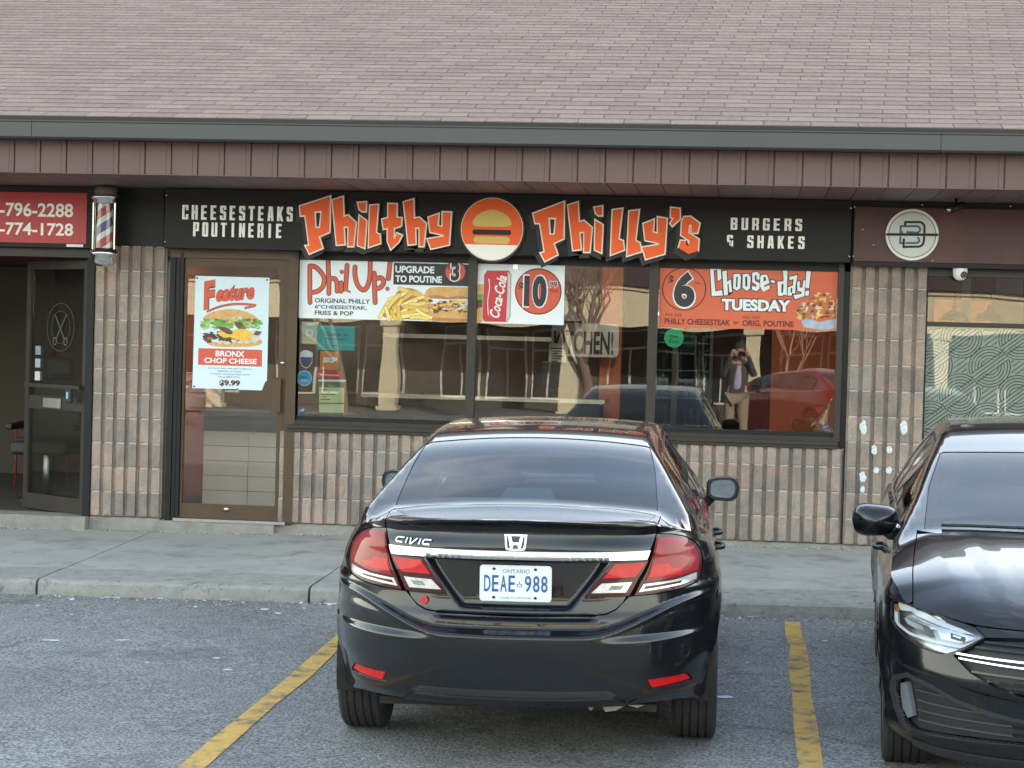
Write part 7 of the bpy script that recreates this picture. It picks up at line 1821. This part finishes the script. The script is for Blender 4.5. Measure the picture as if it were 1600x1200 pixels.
    for z0, xe in ((.428, .0), (.385, .0), (.345, .0), (.305, .0)):
        for sgn in (1, -1):
            x1_ = .785; x0_ = .60 if z0 > .41 else .40
            zz0 = lambda x: z0-.020*(x1_-x)
            q = [(F_(x), zz0(x)+.0035) for x in np.linspace(x0_, x1_, 8)]+[(F_(x), zz0(x)-.0035) for x in np.linspace(x1_, x0_, 8)]
            if sgn < 0: q = [(2*S_-u, z) for u, z in q]
            if z0 < .42 or True: panel('intake_slat', q, WF, M['plasticblack'] if False else pm('slat_grey', (.06, .062, .065), .35), root, step=.04, off=-.020, rim=.012)
    for z0 in (.335, .305):
        q = [(F_(x), z0+.003) for x in np.linspace(0, .4, 6)]+[(F_(x), z0-.003) for x in np.linspace(.4, 0, 6)]; q2 = [(2*S_-u, z) for u, z in q]
        for qq in (q, q2): panel('intake_slat', qq, WF, mats['paint'], root, step=.05, off=-.015, rim=.012)
    for sgn in (1, -1):
        q = [(F_(.838), .440), (F_(.812), .455), (F_(.800), .315), (F_(.822), .300), (F_(.842), .335), (F_(.846), .395)]
        if sgn < 0: q = [(2*S_-u, z) for u, z in q]
        panel('air_curtain', q, WF, pm('satin_silver', (.32, .36, .40), .3, metal=.6), root, step=.03, off=-.012, rim=.02)
    lipc = [(.0, .272), (.36, .269), (.6, .264), (.79, .258), (.80, .250), (.60, .252), (.36, .257), (.0, .260)]
    panel('intake_lip', both(lipc), WF, M['chrome'] if False else mats['paint'], root, step=.03, off=.010, rim=.014)
    fo = both([(.0, .375), (.36, .375), (.47, .394), (.60, .428), (.70, .472), (.80, .502), (.856, .470), (.874, .40), (.866, .33), (.842, .275), (.79, .246), (.6, .252), (.36, .256), (.0, .259)])
    panel('intake_surround', fo, WF, M['satinblack'], root, step=.03, off=.004, holes=[fsy], rim=.02)
    # bottom splitter
    sp_ = [(.0, .205), (.45, .205), (.72, .212), (.80, .225), (.79, .20), (.70, .180), (.45, .172), (.0, .172)]
    panel('splitter', both(sp_), WF, M['plasticblack'], root, step=.04, off=.012, rim=.03)
    # head lamps
    for sgn in (1, -1):
        def fq(pts): q = fp(pts); return q if sgn > 0 else [(2*S_-u, z) for u, z in q]
        hl = panel('headlight', fq(lamp), WF, M['lampback'], root, step=.03, off=-.030, rim=.001)
        panel('lamp_bezel', fq(lampo), WF, M['seal'], hl, step=.03, off=-.002, holes=[fq(offset_poly(lamp, -.004))], rim=.03)
        panel('light_strip', fq([(.850, .765), (.815, .765), (.72, .744), (.60, .716), (.545, .697), (.60, .700), (.72, .725), (.80, .745), (.846, .742)]), WF, M['lampstrip'], hl, step=.03, off=-.012, rim=.01)
        panel('light_strip', fq([(.868, .745), (.856, .750), (.848, .690), (.80, .668), (.70, .656), (.60, .650), (.555, .662), (.560, .654), (.60, .640), (.70, .644), (.80, .656), (.862, .686)]), WF, M['lampstrip'], hl, step=.03, off=-.010, rim=.01)
        panel('reflector_bowl', fq([(.80, .735), (.72, .722), (.60, .700), (.54, .688), (.60, .664), (.68, .668), (.70, .70), (.79, .69)]), WF, M['lampchrome'], hl, step=.03, off=-.020, rim=.008)
        panel('projector', fq([(.838, .728), (.73, .706), (.718, .672), (.735, .668), (.83, .690)]), WF, M['seal'], hl, step=.03, off=-.012, rim=.016)
        panel('projector_lens', fq([(.822, .718), (.750, .702), (.742, .684), (.815, .697)]), WF, M['lampglass'], hl, step=.03, off=-.008, rim=.004)
        panel('projector', fq([(.640, .694), (.585, .684), (.590, .668), (.640, .674)]), WF, M['seal'], hl, step=.03, off=-.012, rim=.012)
        panel('projector_lens', fq([(.630, .688), (.597, .682), (.600, .674), (.630, .680)]), WF, M['lampchrome'], hl, step=.03, off=-.008, rim=.004)
        panel('amber_marker', fq([(.866, .756), (.850, .758), (.846, .735), (.862, .730)]), WF, M['amber'], hl, step=.03, off=-.008, rim=.004)
        panel('lower_reflector', fq([(.80, .652), (.72, .636), (.65, .618), (.70, .622), (.79, .640)]), WF, M['lampchrome'], hl, step=.03, off=-.018, rim=.006)
        panel('lamp_lens', fq(offset_poly(lamp, -.003)), WF, M['lampclear'], hl, step=.03, off=-.0005, rim=.002)
    # bonnet and fender tops
    xb = lambda y: float(np.interp(y, [2.30, 2.6, 3.0, 3.21], [.735, .755, .775, .778]))
    def bxy(y): return float(np.interp(y, sk.by, sk.bx))
    front = [tuple(sk.wall(np.array([F_(x)]), np.array([ft(x)]))[0][:2]) for x in np.linspace(.775, -.775, 41)]
    ysb = np.linspace(2.36, front[0][1]-.01, 14)
    wsb = [(x, 2.44-.10*(x/.72)**2) for x in np.linspace(.725, -.725, 21)]
    bon = [(xb(y), y) for y in ysb]+front+[(-xb(y), y) for y in ysb[::-1]]+[(x, y+.03) for x, y in wsb[::-1]]
    bon = [(xb(y), y) for y in ysb]+front+[(-xb(y), y) for y in ysb[::-1]]+[(x, y+.03) for x, y in wsb[::-1][1:-1]]
    panel('bonnet', bon, TM, mats['paint'], root, step=.022, rim=.02)
    for sgn in (1, -1):
        fr = [(xb(y)+.005, y) for y in np.linspace(2.31, 3.205, 24)]
        out = [(bxy(y)*.9995, y) for y in np.linspace(2.31, 3.205, 30)]
        q = fr+out[::-1]; panel('fender_top', [(x*sgn, y) for x, y in q], TM, mats['paint'], root, step=.022, rim=.01)
        # fender skin between lamp and wing, on the flank
        q = [(su(3.066), .738), (F_(.881), .707), (F_(.877), .765), (F_(.852), .783), (F_(.815), .781), (F_(.785), .773)]
        tops = [(su(y), float(sk.ztop(np.array([su(y)]))[0])) for y in np.linspace(3.066, 3.243, 12)]
        q = [(su(3.066), .738), (F_(.880), .707), (F_(.877), .765), (F_(.853), .783), (F_(.818), .781)]+[t for t in tops[::-1] if t[0] < F_(.818) or True]
        q = [p for p in q]; q = q if sgn > 0 else [(2*S_-u, z) for u, z in q]
        panel('front_fender', q, WF, mats['paint'], root, step=.02, rim=.01)
    # windscreen, side glass, roof
    ws = [(x, 2.40-.10*(x/.72)**2) for x in np.linspace(-.705, .705, 21)]+[(.672, 1.85), (.602, 1.42)]+[(x, 1.40+.05*(1-(x/.58)**2)) for x in np.linspace(.585, -.585, 17)]+[(-.602, 1.42), (-.672, 1.85)]
    panel('windscreen', ws, TM, M['clearglass'], root, step=.03, off=-.003, rim=.004)
    panel('windscreen_band', offset_poly(ws, .006), TM, M['seal'], root, step=.04, off=-.006, holes=[offset_poly(ws, -.028)], rim=.002)
    gl = [(x, -.86+.03*(x/.55)**2) for x in np.linspace(-.56, .56, 15)]+[(.55, -.5), (.52, -.25)]+[(x, -.22+.03*(1-(x/.5)**2)) for x in np.linspace(.5, -.5, 13)]+[(-.52, -.25), (-.55, -.5)]
    panel('rear_window', gl, TM, M['clearglass'], root, step=.04, off=-.003, rim=.004)
    def flank(y, z):
        xs_ = np.linspace(.45, .84, 240); zz_ = sk.top(xs_, np.full_like(xs_, y))[:, 2]; kk_ = np.nonzero(zz_ >= z)[0]; return float(xs_[kk_[-1]]) if len(kk_) else .74
    belt = lambda y: 1.0-.012*(y-.3); up = lambda y: float(hmt([-.45, .0, .5, 1.0, 1.3, 1.7, 2.1], [1.12, 1.28, 1.335, 1.325, 1.265, 1.14, .995])(y))
    def win(y0, y1, n=16):
        ys_ = np.linspace(y0, y1, n); return [(flank(y, belt(y)), y) for y in ys_]+[(flank(y, max(up(y), belt(y)+.014)), y) for y in ys_[::-1]]
    sw = []
    for w_ in (win(-.30, .42, 8), win(.46, 1.22), win(1.28, 2.04)):
        for sgn in (1, -1):
            q = [(x*sgn, y) for x, y in w_]; sw.append(q); panel('side_window', q, TM, mats['glass'], root, step=.02, stepy=.05, off=-.003, rim=.003)
    ysg = np.linspace(-.36, 2.10, 24); dlo = [(flank(y, belt(y)-.016), y) for y in ysg]+[(flank(y, up(y)+.018), y) for y in ysg[::-1]]
    for sgn in (1, -1):
        panel('window_surround', [(x*sgn, y) for x, y in dlo], TM, M['seal'], root, step=.02, stepy=.05, off=-.001, holes=[offset_poly(q, -.003) for q in sw if q[0][0]*sgn > 0], rim=.004)
        wl = [tuple(sk.top(np.array([sgn*(flank(y, belt(y)-.012))]), np.array([y]))[0]) for y in np.linspace(-.3, 2.08, 20)]
        tube('chrome_waistline', [(x+sgn*.004, y, z) for x, y, z in wl], .006, M['chrome'], root, seg=6)
    out = tcurve(sk, np.linspace(-.98, 2.305, 60), 1); ring = out+[(x, y+.004) for x, y in wsb[:1] if False]
    ringf = [(xb(2.31), 2.305)]
    ring = out+[(.738, 2.312)]+[(x, y+.022) for x, y in wsb[1:-1]]+[(-.738, 2.312)]+[(-x, y) for x, y in out[::-1]]
    panel('roof', ring, TM, mats['paint'], root, step=.028, stepy=.04, holes=[offset_poly(ws, .004), offset_poly(gl, .004)]+[offset_poly([(x*s_, y) for x, y in dlo], -.004) for s_ in (1, -1)], rim=.008)
    rb = tcurve(sk, np.linspace(-.985, -1.12, 12), 1); panel('boot_lid_top', rb+[(-x, y) for x, y in rb[::-1]], TM, mats['paint'], root, step=.05, rim=.01)
    ru = np.linspace(su(-.625), 0, 30); rq = [(u, .24) for u in ru]+[(-u, .24) for u in ru[::-1][1:]]+[(-u, float(sk.ztop(np.array([u]))[0])) for u in ru]+[(u, float(sk.ztop(np.array([u]))[0])) for u in ru[::-1][1:]]
    panel('rear_bumper', rq, WM, mats['paint'], root, step=.06, stepy=.04, rim=.01)
    for sgn in (1, -1): panel('tail_lamp', [(sk.s_of_x(x)*sgn, z) for x, z in ((.40, .90), (.82, .93), (.85, .80), (.42, .80))], WM, M['taillens'], root, step=.05, off=.003, rim=.01)
    for (x, y) in ((-.785, 0), (.785, 0), (-.785, 2.686), (.785, 2.686)): wheel(root, x, y, .322, .21, 1 if x > 0 else -1, .215, CM)
    for s_ in (1, -1):
        mirror_unit(root, (s_*.925, 1.86, .99), s_, mats, None, w=.225, h=.155, d=.13, foot=(s_*.775, 1.93, .93))
    # wipers on the cowl
    cw = [(x, 2.44-.10*(x/.72)**2) for x in np.linspace(-.70, .70, 15)]
    for x0 in (.05, -.50):
        P_ = []
        for t in np.linspace(0, 1, 10):
            x = x0+t*.58; y = 2.385-.10*(x/.72)**2; z = float(sk.top(np.array([x]), np.array([y]))[0, 2]); P_.append((x, y, z+.012))
        tube('wiper', P_, .008, M['seal'], root, seg=6)
    box('dashboard', -.64, .64, 1.85, 2.15, .72, .955, M['dash'], root, bev=.05)
    for x in (-.37, .37): seat(root, x, 1.02, .40, mats)
    box('rear_bench', -.60, .60, .0, .14, .42, 1.02, M['seat'], root, bev=.05)
    for x in (-.36, .36): box('headrest', x-.12, x+.12, .02, .11, 1.03, 1.15, M['seat'], root, bev=.03)
    sw_ = empty('steering_wheel', (-.37, 1.72, .90), parent=root)
    pts = []; 
    for k in range(25):
        t = 2*math.pi*k/24; pts.append((-.37+.185*math.cos(t), 1.72-.06*math.sin(t), .90+.175*math.sin(t)))
    tube('wheel_rim', pts, .015, M['dash'], sw_, seg=8); box('hub', -.43, -.31, 1.70, 1.76, .86, .94, M['dash'], sw_, bev=.02); box('spoke', -.54, -.20, 1.715, 1.735, .885, .915, M['dash'], sw_)
    box('inside_mirror', -.12, .12, 1.52, 1.545, 1.20, 1.265, M['dash'], root, bev=.01)
    return root
M['satinblack'] = pm('satin_black', (.03, .032, .035), .32)
M['lampback'] = pm('lamp_housing', (.42, .44, .46), .25, metal=.8, var=.3, vscale=14)
M['lampstrip'] = pm('lamp_strip', (.80, .84, .86), .2); M['lampchrome'] = pm('lamp_reflector', (.72, .74, .76), .18, metal=.9, var=.25, vscale=20)
M['lampglass'] = pm('projector_lens', (.25, .28, .30), .05, coat=1); M['amber'] = pm('amber', (.55, .20, .05), .3, coat=1)
M['lampclear'] = glassmat('lamp_cover', (.90, .93, .94), ior=1.5, refl=1.3)
car2 = build_jetta(SKJ, dict(paint=M['carblack2'], glass=M['tintglass']))
tag(car2, 'black saloon parked nose out, cut off by the right edge of the picture', 'car')
JX, JY = 1.705, -4.22
place(car2, JX, JY, 176.8, zasp(JX, JY))
# ------------------------------------------------------------------ across the parking lot: what the glass and paint reflect
def MR(px, py, Y): q = UP(px, py, -Y); return Vector((q.x, Y, q.z))
M['stucco'] = pm('cream_stucco', (.60, .52, .37), .85, var=.06, vscale=1.5); M['darkroof'] = pm('far_roof', (.09, .06, .055), .9, var=.2, vscale=2)
M['farwall'] = pm('far_wall', (.085, .075, .062), .85, var=.15); M['farframe'] = pm('far_frame', (.62, .62, .58), .5); M['farglass'] = pm('far_glass', (.03, .035, .04), .08, spec=.6)
far = empty('arcade_building', (0, -36, -.5), 'cream arcade building with square columns across the parking lot, mirrored in the windows', 'building')
ya = -33.5; gzf = -.47
fz0, fz1 = 2.05, 2.95
box('arcade_fascia', -26, 24, ya-.5, ya, fz0, fz1, M['stucco'], far)
box('cornice', -26.2, 24.2, ya-.7, ya+.12, fz1+.001, fz1+.12, M['stucco'], far)
mesh('roof', [(-26.5, ya+.3, fz1+.12), (24.5, ya+.3, fz1+.12), (24.5, ya-7, fz1+2.4), (-26.5, ya-7, fz1+2.4), (-26.5, ya-14, fz1+.12), (24.5, ya-14, fz1+.12)], [(0, 1, 2, 3), (3, 2, 5, 4), (0, 3, 4), (1, 5, 2), (0, 4, 5, 1)], M['darkroof'], far)
box('rear_wall', -26, 24, ya-4, ya-3.8, gzf, fz1, M['farwall'], far)
c0x = MR(608, 560, ya).x
k = -6
while c0x+4.62*k < 23:
    x = c0x+4.62*k
    if x > -25: 
        cb = MB(); cb.box(x-.20, x+.20, ya-.45, ya-.05, gzf, fz0-.12); cb.box(x-.27, x+.27, ya-.52, ya+.02, fz0-.12, fz0-.001); cb.box(x-.26, x+.26, ya-.51, ya+.01, gzf, gzf+.3); cb.go('column', M['stucco'], far)
        for j in range(3):
            xw = x+.75+1.25*j; w_ = box('window', xw, xw+1.1, ya-3.82, ya-3.74, gzf+.5, 2.0, M['farframe'], far)
            box('pane', xw+.06, xw+.52, ya-3.738, ya-3.72, gzf+.56, 1.45, M['farglass'], w_); box('pane', xw+.58, xw+1.04, ya-3.738, ya-3.72, gzf+.56, 1.45, M['farglass'], w_); box('pane', xw+.06, xw+1.04, ya-3.738, ya-3.72, 1.51, 1.94, M['farglass'], w_)
    k += 1
# bare trees standing on the lot's verge
M['bark'] = pm('bark', (.20, .145, .12), .95, var=.3, vscale=14); M['barkpale'] = pm('bark_pale', (.34, .22, .17), .95, var=.3, vscale=14)
def bare_tree(x, y, h, r, mat, lab, seed, lean=.1):
    rn = random.Random(seed); t = empty('bare_tree', (x, y, -.45), lab, 'tree', 'bare trees on the far side of the parking lot'); tr = MB(); br = MB()
    def grow(p, d, L, r0, lev):
        n = 5; pts = [p]; rs = [r0]
        for i in range(n):
            d = (d+Vector((rn.uniform(-1, 1), rn.uniform(-1, 1), rn.uniform(-.3, .6)))*.12).normalized(); p = p+d*L/n; pts.append(p); rs.append(r0*(1-.45*(i+1)/n))
        (tr if lev == 0 else br).add(*tubev(pts, rs, 7 if lev < 2 else 4))
        if lev < 5 and L > .18:
            for k in range(rn.choice((2, 3, 3)) if lev else 4):
                q = rn.randrange(2, n+1); a = Vector((rn.uniform(-1, 1), rn.uniform(-1, 1), rn.uniform(.0, .9))).normalized(); nd = (d*.75+a*.75).normalized(); grow(pts[q], nd, L*rn.uniform(.6, .8), rs[q]*.7, lev+1)
    grow(Vector((x, y, -.5)), Vector((lean, 0, 1)).normalized(), h*.42, r, 0)
    tr.go('trunk', mat, t, smooth=True); br.go('branches', mat, t, smooth=True); return t
q = MR(922, 560, -26); bare_tree(q.x, -26, 6.5, .15, M['bark'], 'thick dark bare tree mirrored in the middle pane', 3, .02)
q = MR(1222, 600, -23); bare_tree(q.x, -23, 4.6, .045, M['barkpale'], 'slender pale bare tree mirrored in the right pane', 8, .03)
q = MR(540, 560, -27); bare_tree(q.x, -27, 6.0, .10, M['bark'], 'bare tree mirrored behind the delivery stickers', 12, -.05)
# parked cars behind the photographer
pr = paint('car_red', (.30, .012, .012), dust=.04); pb = paint('car_blue', (.02, .04, .12), dust=.05)
red = build_civic(SKC, dict(paint=pr, glass=M['tintglass']), detail=False)[0]
tag(red, 'dark red saloon mirrored low in the right window pane', 'car')
def recolour(root, lab, mat):
    c = copy_tree(root); c['label'] = lab
    def rec(o):
        if o.type == 'MESH' and o.data.materials and o.data.materials[0] == pr:
            o.data = o.data.copy(); o.data.materials[0] = mat
        for ch_ in o.children: rec(ch_)
    rec(c); return c
grey = recolour(red, 'grey saloon mirrored in the entrance door', paint('car_grey', (.20, .21, .22), dust=.05))
q = MR(1290, 640, -20); place(red, q.x+.5, -20.5, 152, zg(q.x, -20)); q = MR(300, 640, -21); place(grey, q.x-1.2, -22.5, 96, zg(q.x, -21))
# the photographer, mirrored in the right window pane
def skinned(name, verts, edges, radii, mat, parent, root_i=0, sub=2):
    me = bpy.data.meshes.new(name); me.from_pydata(verts, edges, []); o = bpy.data.objects.new(name, me); COL.objects.link(o)
    md = o.modifiers.new('s', 'SKIN'); md.use_smooth_shade = True; sm = o.modifiers.new('u', 'SUBSURF'); sm.levels = sub; sm.render_levels = sub
    for i, r in enumerate(radii): me.skin_vertices[0].data[i].radius = (r, r) if not isinstance(r, tuple) else r; me.skin_vertices[0].data[i].use_root = (i == root_i)
    dg = bpy.context.evaluated_depsgraph_get(); ev = bpy.data.meshes.new_from_object(o.evaluated_get(dg)); ev.name = name
    bpy.data.objects.remove(o); bpy.data.meshes.remove(me)
    o = bpy.data.objects.new(name, ev); COL.objects.link(o); ev.materials.clear(); ev.materials.append(mat); ev.polygons.foreach_set('use_smooth', [True]*len(ev.polygons))
    o.parent = parent; o.location = -_w(parent); W[o.name] = Vector((0, 0, 0)); return o
PX, PYY = -.03, -16.05; gz_ = zg(PX, PYY)
per = empty('person', (PX, PYY, gz_), 'person in dark jacket and lilac shirt raising a phone, mirrored in the right pane', 'person')
skin_ = pm('skin', (.50, .30, .22), .55); jk = pm('jacket', (.06, .065, .06), .85, var=.15); sh_ = pm('lilac_shirt', (.42, .34, .52), .8); tr_ = pm('khaki_trousers', (.30, .24, .17), .85); shoe = pm('shoe', (.03, .025, .02), .5); hair = pm('hair', (.04, .03, .025), .8)
g0 = gz_
V = [(PX, PYY, g0+1.0070), (PX, PYY, g0+1.1872), (PX, PYY, g0+1.3992), (PX, PYY+.01, g0+1.5370), (PX, PYY+.02, g0+1.6218), (PX, PYY+.03, g0+1.7172), (PX, PYY+.035, g0+1.8020)]
Rr = [(.15, .11), (.145, .10), (.17, .115), (.10, .08), (.052, .052), (.078, .090), (.070, .085)]
E_ = [(0, 1), (1, 2), (2, 3), (3, 4), (4, 5), (5, 6)]
for s in (-1, 1):
    n = len(V); V += [(PX+s*.10, PYY, g0+0.9328), (PX+s*.11, PYY+.02, g0+0.5300), (PX+s*.12, PYY-.01, g0+0.1060), (PX+s*.13, PYY+.09, g0+0.0530)]; Rr += [.095, .062, .042, .038]; E_ += [(0, n), (n, n+1), (n+1, n+2), (n+2, n+3)]
    n = len(V); V += [(PX+s*.17, PYY, g0+1.5052), (PX+s*.26, PYY+.04, g0+1.2720), (PX+s*.13, PYY+.28, g0+1.6748), (PX+s*.095, PYY+.335, g0+1.7596)]; Rr += [.062, .045, .030, .032]; E_ += [(3, n), (n, n+1), (n+1, n+2), (n+2, n+3)]
body = skinned('body', V, E_, Rr, skin_, per)
def sub(idx, k, name, mat, z=None):
    ids = sorted({i for e in idx for i in e}); mp = {a: b for b, a in enumerate(ids)}
    return skinned(name, [V[i] for i in ids], [(mp[a], mp[b]) for a, b in idx], [tuple(q*k+.008 for q in Rr[i]) if isinstance(Rr[i], tuple) else Rr[i]*k+.010 for i in ids], mat, per)
sub([(0, 1), (1, 2), (2, 3), (3, 11), (11, 12), (12, 13), (3, 19), (19, 20), (20, 21)], 1.12, 'jacket', jk)
skinned('jacket_hem', [(PX, PYY, g0+.86), (PX, PYY, g0+1.02), (PX, PYY, g0+1.2)], [(0, 1), (1, 2)], [(.185, .14), (.18, .135), (.17, .125)], jk, per)
sub([(0, 7), (7, 8), (8, 9), (0, 15), (15, 16), (16, 17)], 1.16, 'trousers', tr_)
skinned('shirt_front', [(PX, PYY+.075, g0+1.0388), (PX, PYY+.085, g0+1.2720), (PX, PYY+.07, g0+1.5052)], [(0, 1), (1, 2)], [(.075, .075), (.068, .07), (.05, .06)], sh_, per)
for s in (-1, 1): skinned('shoe', [(PX+s*.12, PYY-.05, g0+0.0477), (PX+s*.13, PYY+.06, g0+0.0424), (PX+s*.135, PYY+.17, g0+0.0371)], [(0, 1), (1, 2)], [.045, .048, .038], shoe, per)
hz_ = g0+1.7543
hh_ = lathe('hair', [(.0001, .125), (.05, .118), (.085, .08), (.095, .03), (.092, .0)], (PX, PYY+.0, hz_), hair, per, seg=24)
for s in (-1, 1):
    lathe('eye', [(.0001, -.008), (.010, -.004), (.012, .004)], (PX+s*.032, PYY+.125, hz_-.005), hair, per, axis='y', seg=10)
    skinned('ear', [(PX+s*.082, PYY+.02, hz_-.03), (PX+s*.088, PYY+.015, hz_+.01)], [(0, 1)], [.012, .014], skin_, per, sub=1)
skinned('nose', [(PX, PYY+.115, hz_), (PX, PYY+.142, hz_-.035)], [(0, 1)], [.012, .016], skin_, per, sub=1)
box('mouth', PX-.024, PX+.024, PYY+.112, PYY+.120, hz_-.075, hz_-.067, pm('lips', (.35, .12, .10), .6), per, bev=.003)
phz = CH; phy = -CDIST-.055
ph_ = box('phone', -.080, .080, phy-.009, phy-.001, phz-.052, phz+.030, pm('phone_black', (.01, .01, .012), .15), None, bev=.003, label='black phone held up sideways in both hands', cat='phone')
for s in (-1, 1):
    hx = s*.085
    wr = Vector((PX+s*.095, PYY+.335, g0+1.7596)); base = Vector((s*.092, phy-.035, phz-.015))
    skinned('palm', [tuple(wr), tuple((wr+base)/2+Vector((s*.01, 0, -.01))), tuple(base)], [(0, 1), (1, 2)], [.028, .036, .026], skin_, per)
    for i, L in enumerate((.070, .078, .073, .058)):
        z = phz+.022-.019*i; skinned('finger', [(s*.098, phy-.03, z), (s*.100, phy+.006, z+.002), (s*(.092-.1*L), phy+.014, z+.003), (s*(.085-.45*L), phy+.012, z+.002)], [(0, 1), (1, 2), (2, 3)], [.009, .0085, .0078, .0065], skin_, per, sub=1)
    skinned('thumb', [(s*.095, phy-.04, phz-.045), (s*.080, phy-.028, phz-.040), (s*.058, phy-.020, phz-.030)], [(0, 1), (1, 2)], [.012, .010, .008], skin_, per, sub=1)
